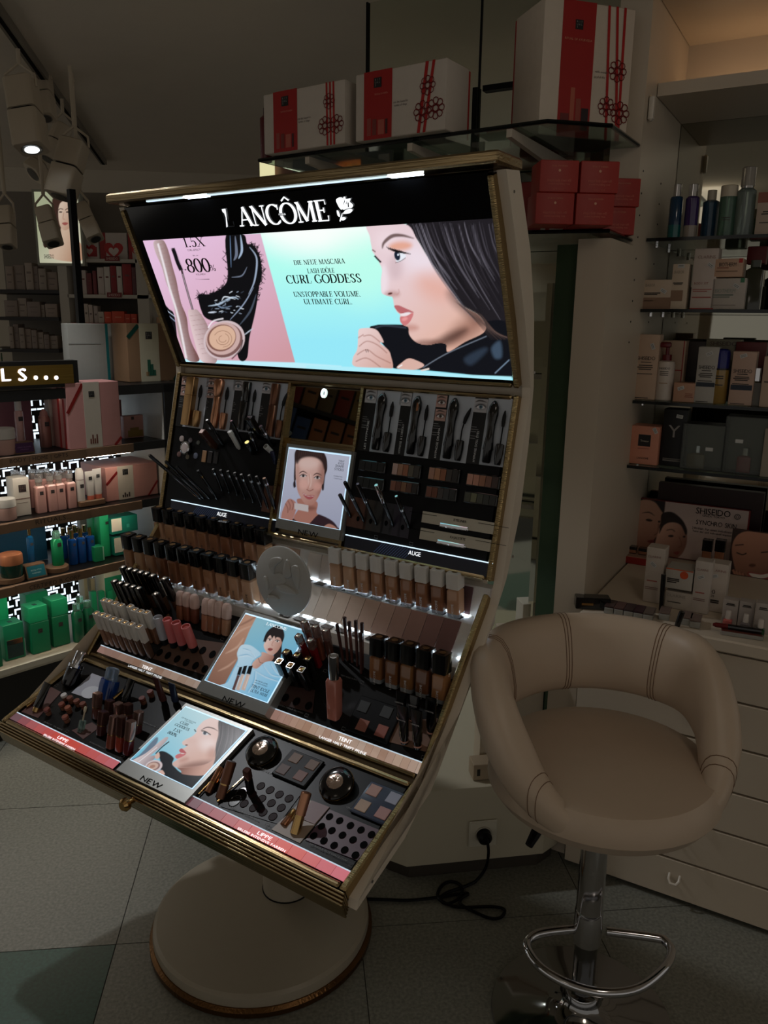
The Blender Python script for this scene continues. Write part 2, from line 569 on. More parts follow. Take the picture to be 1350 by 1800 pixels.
# ---- floor: light speckled lino squares with green ones laid in
lino = M('lino_beige', (124, 124, 114), .38, noise=.7, scale=130, bump=.05)
lino_g = M('lino_green', (46, 82, 68), .38, noise=.7, scale=130, bump=.05)
grout = M('floor_joint', (38, 36, 32), .8)
mb = MB(); mb.box(-5, 5, -3, 9, -.02, -.0012)
FLOOR = struct(mb.build('floor', grout, smooth=False))
_a = hz((204, 1660)); _b = hz((258, 1440)); _c = hz((0, 1674))
FX = nrm(_a - _c); FY = np.cross(UP, FX)
TS = .60
_tile = MB().box(.0012, TS - .0012, .0012, TS - .0012, -.0018, 0)
_tb = _tile.build('floor_tile', lino, FLOOR, ID, smooth=False)
_tg = None
first = True
GREEN = {(-1, -1), (-3, 1), (-2, 3), (-5, 3), (1, -3)}
for i in range(-8, 6):
    for j in range(-3, 9):
        o = _a + FX * (i * TS) + FY * (j * TS)
        if o[1] < .3 or o[1] > 5.5 or o[0] < -3.3 or o[0] > 2.2:
            continue
        mw = frame(o, FX, FY, UP)
        if (i, j) in GREEN:
            if _tg is None:
                _tg = MB().box(.0012, TS - .0012, .0012, TS - .0012, -.0018, 0).build('floor_tile', lino_g, FLOOR, mw, smooth=False)
                continue
            c = _tg.copy()
        elif first:
            _tb.matrix_basis = mw
            first = False
            continue
        else:
            c = _tb.copy()
        COL.objects.link(c)
        c.parent = FLOOR
        c.matrix_basis = mw
# ---- ceiling, and a dropped bulkhead over the shelves at the back
cream = M('ceiling_paint', (226, 215, 198), .85, noise=.04, scale=6)
wallp = M('wall_paint', (196, 186, 168), .8, noise=.05, scale=5)
white_lam = M('white_laminate', (208, 196, 178), .42, noise=.02, scale=8)
mb = MB(); mb.box(-6, 5, -3, 9.5, 2.5, 2.55)
struct(mb.build('ceiling', cream, smooth=False))
mb = MB(); mb.box(-6, 2.5, 0, .06, 0, 2.499)
struct(mb.build('wall_back', wallp, mw=frame((0, 6.2, 0), dirv(84), -dirv(-6) * -1, UP), smooth=False))
# ================================================================ THE DISPLAY
KA = -56.2
KU = -dirv(KA)
KY = np.array([-KU[1], KU[0], 0.0])
KB = (hz((272, 1640)) + hz((648, 1620))) / 2
KM = frame(KB, KU, KY, UP)
def k2w(x, y, z):
    return KB + KU * x + KY * y + UP * z
def w2k(P):
    d = np.asarray(P) - KB
    return np.array([d @ KU, d @ KY, d[2]])
class Facet:
    def __init__(s, a, b):
        s.o = np.array([0, a[0], a[1]])
        s.y = nrm((0, b[0] - a[0], b[1] - a[1]))
        s.x = np.array([1., 0, 0])
        s.z = np.cross(s.x, s.y)
        s.L = math.dist(a, b)
        s.zw = KU * s.z[0] + KY * s.z[1] + UP * s.z[2]
        s.yw = KU * s.y[0] + KY * s.y[1] + UP * s.y[2]
    def m(s, u=0, v=0, w=0):
        return frame(s.o + s.x * u + s.y * v + s.z * w, s.x, s.y, s.z)
    def W(s, u=0, v=0, w=0):
        return KM @ s.m(u, v, w)
    def px(s, p, w=0.):
        P = onpl(p, k2w(*(s.o + s.z * w)), s.zw)
        d = w2k(P) - s.o
        return np.array([d @ s.x, d @ s.y])
    def rect(s, tl, br, w=0.):
        a, b = s.px(tl, w), s.px(br, w)
        return a[0], b[0], b[1], a[1]        # u0 u1 v0 v1
FS = Facet((.262, 1.371), (.102, 1.761))     # screen
FA = Facet((.172, .975), (.263, 1.352))      # eye panels
FT = Facet((-.083, .653), (.07, .785))       # complexion tray
FL = Facet((-.333, .556), (-.100, .640))     # lip tray
gold = brushed('brushed_gold', (158, 138, 102), 'X', .26)
goldv = brushed('ribbed_gold', (168, 146, 104), 'Y', .25, fine=4, coarse=520, bump=.5)
goldp = M('polished_gold', (196, 160, 104), .16, 1., noise=.03)
blackg = M('black_gloss', (10, 10, 12), .12, noise=0, coat=.4)
blackm = M('black_satin', (8, 8, 10), .42, noise=.1, spec=.2)
silver = M('chrome', (205, 205, 208), .08, 1., noise=0)
clear = M('clear_plastic', (235, 240, 240), .06, trans=.95, noise=0)
ink_w = M('white_print', (215, 215, 215), .5, noise=0)
ink_k = M('black_print', (5, 5, 6), .8, noise=0, spec=.1)
led = M('led_white', (225, 245, 255), .5, emit=3.2)
led_soft = M('led_soft', (215, 240, 255), .5, emit=1.1)
KIOSK = thing('makeup_display', 'curved white and gold cosmetics display stand with lit screen on round foot', 'display stand', KM)
def kbox(name, f, u0, u1, v0, v1, w0, w1, mat, parent=KIOSK, r=0, smooth=False, label=None):
    mb = MB()
    cu, cv = (u0 + u1) / 2, (v0 + v1) / 2
    if r:
        mb.rbox(-(u1 - u0) / 2, (u1 - u0) / 2, -(v1 - v0) / 2, (v1 - v0) / 2, w0, w1, r)
    else:
        mb.box(-(u1 - u0) / 2, (u1 - u0) / 2, -(v1 - v0) / 2, (v1 - v0) / 2, w0, w1)
    m = f.m(cu, cv, 0) if parent is KIOSK else parent.matrix_basis.inverted() @ f.m(cu, cv, 0)
    return mb.build(name, mat, parent, m, smooth=bool(r), label=label)
def ptext(f, s, pl, pr, hpx, mat, parent, w=.002, style='sans', name='lettering', **k):
    """flat lettering on facet f spanning photo points pl..pr (centre line), hpx tall"""
    a, b = f.px(pl, w), f.px(pr, w)
    c = ((pl[0] + pr[0]) / 2, (pl[1] + pr[1]) / 2)
    t, bt = f.px((c[0], c[1] - hpx / 2), w), f.px((c[0], c[1] + hpx / 2), w)
    h = t[1] - bt[1]
    mb = sans(s, 1., **k) if style == 'sans' else serif(s, 1., **k)
    sx = (b[0] - a[0]) / mb.w
    mb.v = [(v[0] * sx, v[1] * h, 0) for v in mb.v]
    m = f.m((a[0] + b[0]) / 2, (a[1] + b[1]) / 2, w)
    if parent is not KIOSK:
        m = parent.matrix_basis.inverted() @ m
    return mb.build(name, mat, parent, m, smooth=False)
# ---- base and pillar
mb = MB(); mb.lathe([(.262, .012), (.268, .03), (.266, .046), (.258, .052), (.0, .0521)], 72)
mb.build('base_plate', M('base_cream', (160, 151, 134), .35, noise=.02), KIOSK)
mb = MB(); mb.lathe([(.266, .0), (.276, .004), (.276, .016), (.268, .022), (.2, .022)], 72)
mb.build('base_rim', brushed('rim_bronze', (120, 88, 56), 'Z', .3), KIOSK)
mb = MB(); mb.lathe([(.062, .05), (.062, .80)], 40, -.005, .1)
mb.build('pillar', M('base_cream'), KIOSK)
mb = MB(); mb.lathe([(.0645, .052), (.0645, .0545)], 40, -.005, .1)
mb.build('pillar_collar', blackm, KIOSK)
# ---- curved body and side panels
front = [(-.333, .549), (-.231, .592), (-.10, .632), (-.083, .648), (.026, .776), (.156, .930), (.172, .972), (.235, 1.233), (.262, 1.350), (.262, 1.371), (.216, 1.507), (.147, 1.669), (.102, 1.765)]
back = [(.165, 1.769), (.232, 1.635), (.266, 1.518), (.285, 1.371), (.276, 1.254), (.252, 1.112), (.200, .976), (.120, .863), (.020, .753), (-.084, .652), (-.18, .583), (-.33, .532)]
bk = lambda q: [(y + .012, z - .012) for y, z in q]
mb = MB(); mb.extrude_x([(-.311, .545), (-.209, .588), (-.078, .628), (-.061, .644), (.06, .752)] + bk(back[8:]), -.508, .508)
mb.build('lower_body', white_lam, KIOSK, smooth=False)
mb = MB(); mb.extrude_x([(y + .022, z) for y, z in front[6:]] + bk(back[:6]) + [(.215, .985)], -.508, .508)
mb.build('upper_body', white_lam, KIOSK, smooth=False)
mb = MB(); mb.extrude_x([(.055, .750), (.10, .757), (.24, .855), (.24, .985), (.262, .99), (.262, .84), (.11, .735)], -.455, .455)
mb.build('rear_housing', white_lam, KIOSK, smooth=False)
for sx in (-1, 1):
    mb = MB(); mb.extrude_x([(y + .008, z - .002) for y, z in front] + back, *(sorted((sx * .509, sx * .528))))
    sp = mb.build('side_panel', white_lam, KIOSK, smooth=False)
    for y, z in ((.13, 1.73), (.268, 1.4), (.21, 1.02), (-.3, .56)):
        MB().lathe([(.003, -.001), (.003, .001)], 10).build('screw_head', silver, sp, frame((sx * .5285, y + .015, z), (0, 1, 0), (0, 0, 1), (1, 0, 0)))
# ---- gold frames round every facet
def gframe(f, v0, v1, wid=.012, hi=.010, lo=-.02, top=True):
    for sx in (-1, 1):
        kbox('frame_rail', f, *(sorted((sx * (.509 - wid), sx * .509))), v0, v1, lo, hi, goldv, r=.003)
    kbox('frame_rail', f, -.493, .493, v0, v0 + wid * .8, lo, hi, gold, r=.003)
    if top:
        kbox('frame_rail', f, -.493, .493, v1 - wid * .8, v1, lo, hi, gold, r=.003)
gframe(FS, .0, FS.L - .006, top=False)
gframe(FA, .0, FA.L)
FT2 = Facet((-.083, .653), (.165, .945))
gframe(FT2, -.012, FT2.L, top=False)
gframe(FL, .0, FL.L - .004, .014, .012, -.018)
# stepped gold lip along the front edge
for k in range(4):
    kbox('front_lip', FL, -.51, .51, -.006 - .004 * k, -.002 - .004 * k, -.03 - .004 * k, .010 - .005 * k, gold, r=.0015)
# lock knob under the front edge
u, v = FL.px((238, 1399), -.005)
mb = MB(); mb.lathe([(.006, 0), (.006, .012), (.013, .016), (.014, .024), (.009, .030)], 18)
mb.build('lock_knob', goldp, KIOSK, frame(k2w(0, 0, 0) * 0 + np.array([u, -.345, .542]), (1, 0, 0), (0, 0, 1), (0, -1, 0)))
# ---- canopy with its LED strip
mb = MB(); mb.rbox(-.53, .53, .072, .175, 1.768, 1.790, .004)
CAN = mb.build('canopy', gold, KIOSK)
mb = MB(); mb.box(-.40, .30, .088, .094, 1.7655, 1.7678)
mb.build('led_strip', led_soft, CAN)
for px_ in ((345, 352), (712, 318)):
    P = w2k(onpl(px_, k2w(0, .09, 1.766), KY))
    mb = MB(); mb.box(P[0] - .035, P[0] + .035, .082, .1, 1.7645, 1.767)
    mb.build('led_spot', M('led_hot', (225, 245, 255), .5, emit=9.), CAN)
# ---- screen
u0, u1, v0, v1 = FS.px((252, 421))[0], FS.px((868.5, 385))[0], (FS.px((314, 632))[1] + FS.px((896, 670))[1]) / 2, (FS.px((252, 421))[1] + FS.px((868.5, 385))[1]) / 2
SCR = kbox('screen_panel', FS, -.497, .497, .012, FS.L - .001, -.02, .002, blackg)
sw, sh = u1 - u0, v1 - v0
smw = FS.W((u0 + u1) / 2, (v0 + v1) / 2, .003)
A = art_on(smw, sw, sh, 560, (160, 238, 246))
c1 = lambda *q: [(200 + x / 3.375, 280 + y / 3.375) for x, y in q]
c2 = lambda *q: [(550 + x / 3.375, 280 + y / 3.376) for x, y in q]
def e1(A, x, y, rx, ry, col, f=.7, rot=0, op=1.):
    A.ell(200 + x / 3.375, 280 + y / 3.375, rx / 3.375, ry / 3.375, col, f, rot, op)
def e2(A, x, y, rx, ry, col, f=.7, rot=0, op=1.):
    A.ell(550 + x / 3.375, 280 + y / 3.376, rx / 3.375, ry / 3.376, col, f, rot, op)
A.put(np.ones(A.X.shape), A.grad((178, 252, 240), (150, 232, 248), (0, 470), (0, 600)))
A.ell(560, 405, 110, 42, (250, 255, 252), 34)
A.ell(640, 470, 60, 60, (196, 255, 236), 40, op=.6)
A.poly(c1((160, 470), (870, 440), (1076, 1206), (380, 1205)), A.grad((226, 190, 220), (205, 152, 160), (330, 420), (480, 640)), .6, False)
A.poly(c1((380, 1183), (1076, 1206), (1350, 1225), (1350, 1262), (380, 1215)), (190, 238, 250), 1.5, False)
A.poly(c1((290, 868), (330, 890), (362, 940), (385, 1195), (360, 1190), (320, 1040)), (14, 14, 20), .7)
A.line(c1((292, 880), (365, 935)), 1, (200, 215, 235)); A.line(c1((296, 902), (365, 962)), 1, (150, 170, 200))
A.poly(c1((235, 500), (250, 480), (285, 478), (303, 492), (325, 545), (350, 640), (372, 720), (385, 790), (402, 860), (432, 935), (445, 1030), (467, 1100), (508, 1192), (440, 1192), (402, 1100), (375, 1000), (365, 920), (345, 820), (310, 730), (285, 640), (250, 560)), A.grad((232, 212, 214), (120, 84, 82), (270, 500), (312, 490)), .6)
for k in range(26):
    y = 500 + k * 26
    x = np.interp(y, [490, 640, 730, 920, 1100, 1190], [240, 290, 312, 367, 405, 440]); x2 = np.interp(y, [490, 640, 730, 920, 1100, 1190], [300, 350, 374, 425, 465, 505])
    A.line(c1((x + 4, y), ((x + x2) / 2, y + 7), (x2 - 3, y - 3)), .7, (150, 110, 112), .5, .6)
A.line(c1((262, 500), (300, 640), (330, 760), (380, 930), (430, 1180)), 3.4, (245, 240, 245), 1.6, .8)
A.line(c1((350, 530), (362, 560), (378, 610), (400, 658)), 6.6, (16, 14, 20), .8)
for k in range(16):
    x, y = 350 + k * 3.2, 528 + k * 8.4
    A.line(c1((x - 11, y + 3), (x + 13, y - 3)), .9, (16, 14, 20), .5)
A.line(c1((402, 655), (430, 760), (470, 900)), 3.6, (70, 56, 62)); A.line(c1((408, 680), (466, 890)), 1., (190, 170, 180))
A.poly(c1((440, 908), (470, 893), (502, 900), (562, 1000), (612, 1196), (520, 1196), (478, 1080)), A.grad((220, 196, 198), (110, 74, 72), (332, 560), (372, 548)), .6)
for k in range(9):
    y = 930 + k * 28
    A.line(c1((450 + k * 9, y), (560 + k * 5, y - 14)), .7, (150, 110, 112), .5, .6)
big = [(665, 452), (770, 446), (792, 500), (832, 512), (868, 580), (880, 680), (862, 760), (850, 850), (835, 930), (805, 1060), (790, 1180), (740, 1180), (700, 1000), (560, 950), (520, 900), (502, 805), (560, 800), (640, 762), (676, 690)]
A.poly(c1(*big), (10, 10, 14), .7)
rs = random.Random(3)
sp_ = spline(big)
for i in list(range(14, 42)) + list(range(88, 112)):
    x, y = sp_[i % len(sp_)]
    for k in range(3):
        A.line(c1((x + rs.uniform(-6, 6), y + rs.uniform(-6, 6)), (x + rs.uniform(-26, 26), y + rs.uniform(-26, 26))), 1., (14, 14, 18), .5)
for q, w_, c_ in [(((690, 455), (696, 640)), 1.2, (120, 150, 190)), (((720, 455), (728, 560), (712, 600)), 5, (110, 120, 140)), (((752, 450), (760, 540), (740, 590)), 4, (170, 190, 215)), (((805, 520), (848, 590), (835, 720), (800, 800)), 3., (160, 176, 200)), (((690, 952), (770, 860), (830, 760)), 2, (150, 165, 190)), (((745, 985), (810, 900), (845, 800)), 3.5, (70, 80, 95)), (((560, 870), (620, 860), (700, 820), (740, 830)), 3, (180, 200, 220)), (((560, 910), (610, 905)), 3, (200, 210, 225)), (((600, 850), (640, 880), (700, 870)), 2.4, (120, 140, 165)), (((770, 1045), (830, 1000)), 2, (190, 200, 215)), (((640, 840), (660, 815), (720, 830)), 2, (225, 235, 245)), (((700, 700), (760, 690), (790, 640)), 2, (120, 130, 150))]:
    A.line(c1(*q), w_, c_, .8, .9, True)
for k in range(40):
    x, y = rs.uniform(560, 760), rs.uniform(780, 920)
    if y > 1080 - x * .42 + 0:
        A.line(c1((x, y), (x + rs.uniform(8, 30), y + rs.uniform(-14, 8))), 1.4, rs.choice([(60, 70, 85), (150, 165, 185), (225, 235, 245)]), .5, .8, True)
e1(A, 655, 1072, 112, 126, (206, 186, 190), .8, 62); e1(A, 655, 1074, 100, 112, (120, 86, 84), .8, 62); e1(A, 648, 1064, 94, 104, (200, 168, 164), .8, 62)
e1(A, 640, 1060, 78, 88, (128, 88, 78), .8, 62); e1(A, 644, 1058, 70, 80, (214, 176, 152), .8, 62)
for r_ in (22, 38, 54):
    A.line(c1(*[(646 + r_ * math.cos(t) , 1066 + r_ * .9 * math.sin(t)) for t in np.linspace(r_ * .3, r_ * .3 + 4.2, 9)]), 1., (140, 98, 80), .6, .8)
A.line(c1((560, 1000), (590, 960), (650, 945)), 2.4, (245, 240, 245), .8, .8); A.line(c1((700, 1185), (750, 1130), (765, 1070)), 2.4, (60, 40, 44), .8, .8)
A.line(c1((485, 711), (567, 711)), .8, (60, 50, 60), .4)
# the model's profile, hair, jacket and hands
A.poly(c2((545, 388), (800, 340), (1100, 330), (1180, 900), (1180, 1110), (1060, 1040), (990, 930), (880, 860), (790, 730), (700, 610), (620, 480)), (30, 27, 32), .8)
A.poly(c2((338, 1002), (370, 985), (420, 980), (560, 985), (600, 1020), (680, 1050), (780, 1050), (820, 1090), (900, 1050), (1040, 960), (1180, 1000), (1180, 1300), (900, 1275), (640, 1250), (480, 1242), (460, 1160), (400, 1080)), (13, 15, 22), .8)
face = [(330, 380), (338, 460), (350, 530), (352, 545), (378, 585), (406, 640), (410, 665), (404, 720), (407, 785), (420, 802), (448, 812), (472, 820), (482, 868), (497, 903), (516, 922), (518, 960), (540, 985), (566, 998), (572, 1040), (600, 1076), (640, 1096), (690, 1101), (745, 1090), (790, 1098), (802, 1143), (900, 1085), (1022, 1018), (990, 930), (880, 860), (790, 730), (700, 610), (620, 480), (548, 385)]
A.poly(c2(*face), A.grad((230, 206, 212), (224, 178, 160), (680, 480), (790, 600)), .7)
fm = A.cover(spline(c2(*face)), .7)
def inface(cx, cy, rx, ry, col, f, rot, op):
    t = np.linspace(0, 2 * np.pi, 33)[:-1]; a = np.radians(rot)
    P = np.stack([550 + (cx + rx * np.cos(t) * np.cos(a) - ry * np.sin(t) * np.sin(a)) / 3.375, 280 + (cy + rx * np.cos(t) * np.sin(a) + ry * np.sin(t) * np.cos(a)) / 3.376], 1)
    A.put(A.cover(P, f) * fm * op, col)
inface(640, 590, 120, 90, (236, 222, 232), 26, 20, .9); inface(440, 480, 70, 60, (238, 218, 224), 14, 0, .7)
inface(420, 720, 26, 90, (240, 226, 234), 7, 0, .8); inface(720, 760, 110, 70, (226, 168, 152), 22, 30, .7)
inface(930, 1000, 150, 60, (140, 96, 82), 18, -35, .8); inface(790, 1075, 140, 32, (84, 56, 50), 9, -28, .85); inface(690, 1092, 90, 22, (120, 80, 70), 6, 0, .7)
inface(490, 640, 40, 70, (206, 180, 186), 10, 0, .7); inface(470, 800, 44, 18, (172, 120, 112), 6, 0, .6); inface(575, 1000, 50, 20, (190, 132, 120), 6, 0, .7)
inface(900, 870, 130, 40, (84, 56, 50), 12, 42, .7)
A.ell(550 + 520 / 3.375, 280 + 515 / 3.376, 20, 8, (226, 150, 110), 6, -4, .75)
A.line(c2((412, 530), (422, 495), (470, 456), (530, 452), (600, 470)), 6.5, (92, 66, 62), 1.6, .9, True)
A.poly(c2((482, 562), (500, 545), (552, 570), (535, 598), (505, 612), (492, 600)), (232, 236, 246), .8)
A.ell(550 + 500 / 3.375, 280 + 572 / 3.376, 5.2, 8.6, (24, 34, 52), .8, -12); A.ell(550 + 506 / 3.375, 280 + 566 / 3.376, 1.6, 1.8, (220, 230, 245), .6)
A.line(c2((446, 528), (478, 540), (520, 550), (580, 562)), 4.4, (16, 12, 16), .8, 1, True); A.line(c2((490, 614), (520, 604), (550, 585)), 1.4, (90, 50, 44), .8, .8)
for k in range(9):
    A.line(c2((452 + k * 11, 536 + k * 3), (436 + k * 11, 518 + k * 3)), 1.1, (16, 12, 16), .5)
A.line(c2((366, 572), (384, 592), (404, 612)), 3.2, (24, 18, 24), .8); A.line(c2((352, 536), (372, 550)), 2, (120, 84, 78), .8)
A.ell(550 + 458 / 3.375, 280 + 797 / 3.376, 4.2, 1.9, (90, 48, 42), 1.2, -14); A.line(c2((497, 805), (512, 790), (508, 770)), 1.2, (190, 140, 134), 1.2, .7)
A.poly(c2((482, 872), (505, 866), (545, 882), (598, 908), (560, 912), (520, 914), (500, 900)), (184, 104, 108), .8)
A.poly(c2((520, 920), (560, 908), (580, 912), (556, 928), (528, 930)), (236, 226, 230), .8)
A.poly(c2((518, 936), (555, 930), (596, 912), (580, 958), (548, 986), (522, 970)), (206, 122, 124), .8); A.ell(550 + 545 / 3.375, 280 + 948 / 3.376, 5, 3, (238, 160, 160), 2.4, -20, .8)
for k in range(70):
    t = rs.uniform(0, 1)
    x = 560 + t * 520
    y = 370 + rs.uniform(0, 30)
    L = rs.uniform(.35, 1.)
    x2, y2 = x + (330 - 120 * t) * L, y + (560 + 60 * t) * L
    A.line(c2((x, y), ((x + x2) / 2 - 34 * L, (y + y2) / 2 + 10), (x2, y2)), rs.uniform(.8, 2.2), rs.choice([(84, 80, 90), (120, 116, 128), (62, 58, 66), (16, 14, 18), (14, 12, 16)]), 1., rs.uniform(.4, .9), True)
for k in range(14):
    x = 900 + k * 12
    A.line(c2((x - 60, 840 + k * 6), (x + 40, 930 + k * 8), (x + 160, 1070)), rs.uniform(.8, 1.6), rs.choice([(96, 76, 70), (60, 50, 50)]), .8, .8, True)
A.line(c2((655, 1235), (800, 1150), (1030, 1050)), 1.6, (120, 130, 145), 1., .8); A.poly(c2((1060, 1120), (1110, 1080), (1120, 1170), (1080, 1180)), (66, 84, 104), 4, op=.8); A.poly(c2((900, 1180), (1010, 1120), (1030, 1140), (940, 1220)), (46, 58, 74), 5, op=.8); A.line(c2((1080, 1270), (1165, 1190)), 2, (110, 130, 150), 1)
A.line(c2((370, 1000), (430, 988), (555, 1000)), 2.4, (50, 58, 70), 1.6)
hand = [(272, 1012), (300, 1002), (345, 1002), (385, 1020), (420, 1084), (398, 1088), (445, 1130), (462, 1165), (472, 1242), (400, 1238), (250, 1230), (237, 1180), (262, 1130), (268, 1060)]
A.poly(c2(*hand), A.grad((232, 206, 204), (206, 160, 148), (630, 590), (690, 640)), .7)
for q in (((300, 1050), (345, 1045), (400, 1086)), ((275, 1110), (320, 1080), (380, 1100), (440, 1150)), ((262, 1160), (320, 1130), (380, 1170), (462, 1210)), ((255, 1200), (320, 1180), (400, 1232)), ((268, 1060), (300, 1040))):
    A.line(c2(*q), 1.6, (158, 108, 98), 1.2, .8)
A.line(c2((313, 1128), (318, 1146)), 1., (60, 40, 44), .5); A.line(c2((324, 1128), (329, 1146)), 1., (60, 40, 44), .5)
A.poly(c2((500, 1240), (530, 1205), (565, 1183), (605, 1190), (660, 1222), (600, 1250)), (216, 176, 164), .7); A.line(c2((505, 1235), (530, 1220)), 2, (240, 240, 240), .7); A.line(c2((640, 1255), (690, 1243)), 3, (230, 215, 205), .8)
A.poly(c2((-40, 1222), (480, 1242), (900, 1278), (1180, 1290), (1180, 1330), (-40, 1270)), (176, 238, 250), 1.2, False)
PIC = grid_obj('advert_picture', sw, sh, A.c, attr_mat('screen_glow', 1.0), SCR, SCR.matrix_basis.inverted() @ KM.inverted() @ smw)
dark_ink = M('advert_ink', (22, 40, 48), .6, noise=0); plum_ink = M('advert_ink_plum', (52, 36, 46), .6, noise=0)
glow_w = M('logo_white', (248, 252, 255), .5, emit=1.15)
for s_, pl, pr, h_ in [('DIE NEUE MASCARA', (516, 460.5), (606, 460), 8.6), ('LASH IDÔLE', (540, 476), (588, 475.5), 8.2), ('CURL GODDESS', (503, 490), (635, 490), 15), ('UNSTOPPABLE VOLUME.', (516, 516.5), (634, 517.5), 9.4), ('ULTIMATE CURL.', (534, 529.5), (619, 531), 9.4)]:
    ptext(FS, s_, pl, pr, h_, dark_ink, SCR, .0045, 'serif', track=.03, thick=.17, thin=.06)
ptext(FS, '1.5X', (322, 426), (359, 425), 17, plum_ink, SCR, .0045, 'serif', thick=.13, thin=.045)
ptext(FS, '800', (327, 467), (369, 466), 24, plum_ink, SCR, .0045, 'serif', thick=.15, thin=.05)
ptext(FS, '+', (322, 473), (329, 473), 7, plum_ink, SCR, .0045, 'serif', thin=.1)
ptext(FS, '%', (369, 471), (379, 470.6), 11, plum_ink, SCR, .0045, 'serif', thick=.1, thin=.07)
ptext(FS, 'CURL EFFECT*', (329, 439.4), (354, 439), 3.4, plum_ink, SCR, .0045)
ptext(FS, 'Bis zu', (339, 449), (348, 448.8), 2.6, plum_ink, SCR, .0045)
ptext(FS, 'VOLUMEN*', (344, 482.2), (362, 482), 3, plum_ink, SCR, .0045)
# header logo: the second letter has lost its light
ptext(FS, 'ANCÔME', (417, 379), (577, 373), 36, glow_w, SCR, .004, 'serif', 'logo_lettering', thick=.155, thin=.06, ser=.08)
_dead = M('logo_dead', (70, 76, 84), .4, noise=0)
ptext(FS, 'L', (391, 383), (409, 382), 33, _dead, SCR, .004, 'serif', 'logo_lettering', thick=.155, thin=.06, ser=.08)
def pshape(f, polys, mat, parent, w, name):
    mb = MB()
    for P in polys:
        Q = [f.px(p, w) for p in P]
        mb.flat([(q[0], q[1]) for q in Q], 0)
        # keep the face towards the viewer
        n = len(Q)
        if sum(Q[i][0] * Q[(i + 1) % n][1] - Q[(i + 1) % n][0] * Q[i][1] for i in range(n)) < 0:
            mb.f[-1] = mb.f[-1][::-1]
    m = f.m(0, 0, w)
    if parent is not KIOSK:
        m = parent.matrix_basis.inverted() @ m
    return mb.build(name, mat, parent, m, smooth=False)
pshape(FS, [c1((640, 296), (662, 293), (668, 330), (676, 400), (668, 404), (664, 345), (655, 320), (645, 312))], glow_w, SCR, .0046, 'logo_lettering')
pshape(FS, [c2((985 - 950 + 105, 320), (1010 - 950 + 105, 322), (160, 322), (165, 330), (135, 330))[:0] or [(488.5, 375), (503, 374.3), (503, 378.6), (488.5, 379.3)]], blackg, SCR, .0046, 'logo_plate')
ptext(FS, 'PARIS', (490, 377), (502, 376.4), 3.2, glow_w, SCR, .005)
rose = [[(137, 240), (160, 226), (186, 236), (180, 268), (174, 298), (160, 292), (146, 268)],
        [(180, 226), (192, 222), (196, 236), (224, 232), (219, 252), (238, 270), (230, 288), (205, 292), (180, 300), (176, 280), (190, 250)],
        [(178, 322), (196, 300), (220, 294), (236, 300), (222, 318), (196, 324)],
        [(141, 304), (152, 308), (160, 330), (158, 342), (146, 332)],
        [(166, 350), (180, 342), (196, 348), (188, 360), (172, 362)],
        [(172, 322), (176, 322), (166, 366), (158, 364)]]
pshape(FS, [list(map(tuple, spline(c2(*p), True, 3))) for p in rose], glow_w, SCR, .0046, 'rose_emblem')
pshape(FS, [c2((206, 258), (212, 256), (214, 282), (208, 286)), c2((196, 262), (202, 248), (204, 250), (199, 268))], blackg, SCR, .005, 'rose_line')
# ================================================================ EYE PANELS
C3 = lambda x, y: (250 + x / 5., 640 + y / 5.)
C4 = lambda x, y: (600 + x / 4.09, 660 + y / 4.09)
C5 = lambda x, y: (180 + x / 3.97, 860 + y / 3.97)
C6 = lambda x, y: (440 + x / 3.068, 900 + y / 3.068)
C7 = lambda x, y: (0 + x / 3.214, 1100 + y / 3.214)
C8 = lambda x, y: (320 + x / 3.068, 1240 + y / 3.068)
CB4 = lambda x, y: (0 + x / 4.355, 880 + y / 4.355)
mirror = M('mirror_glass', (150, 150, 140), .02, 1., noise=0)
uL = FA.px((490, 850))[0]; uR = FA.px((618, 850))[0]
TPL = kbox('tester_panel', FA, -.49, uL, .013, FA.L - .013, -.012, .004, blackm)
TPR = kbox('tester_panel', FA, uR, .49, .013, FA.L - .013, -.012, .004, blackm)
MID = kbox('centre_panel', FA, uL + .002, uR - .002, .013, FA.L - .013, -.012, -.002, gold)
for u_ in (uL, uR):
    kbox('frame_rail', FA, u_ - .004, u_ + .004, .006, FA.L - .006, -.012, .012, goldv)
def sub(par, f, u, v, w):
    return par.matrix_basis.inverted() @ f.m(u, v, w)
def rectpart(name, f, tl, br, w0, w1, mat, par, r=0):
    u0, u1, v0, v1 = f.rect(tl, br, w1)
    return kbox(name, f, u0, u1, v0, v1, w0, w1, mat, par, r)
# mirror with a small lit loop above the middle advert
rectpart('mirror', FA, (512, 679), (622, 783), -.002, .002, mirror, KIOSK)
_u, _v = FA.px((569, 691), .004)
mb = MB(); mb.tube([(.006 * math.cos(a), .0095 * math.sin(a), 0) for a in np.linspace(0, 2 * math.pi, 25)[:-1]], .0018, 6, True)
mb.build('lit_loop', led, KIOSK, FA.m(_u, _v, .005))
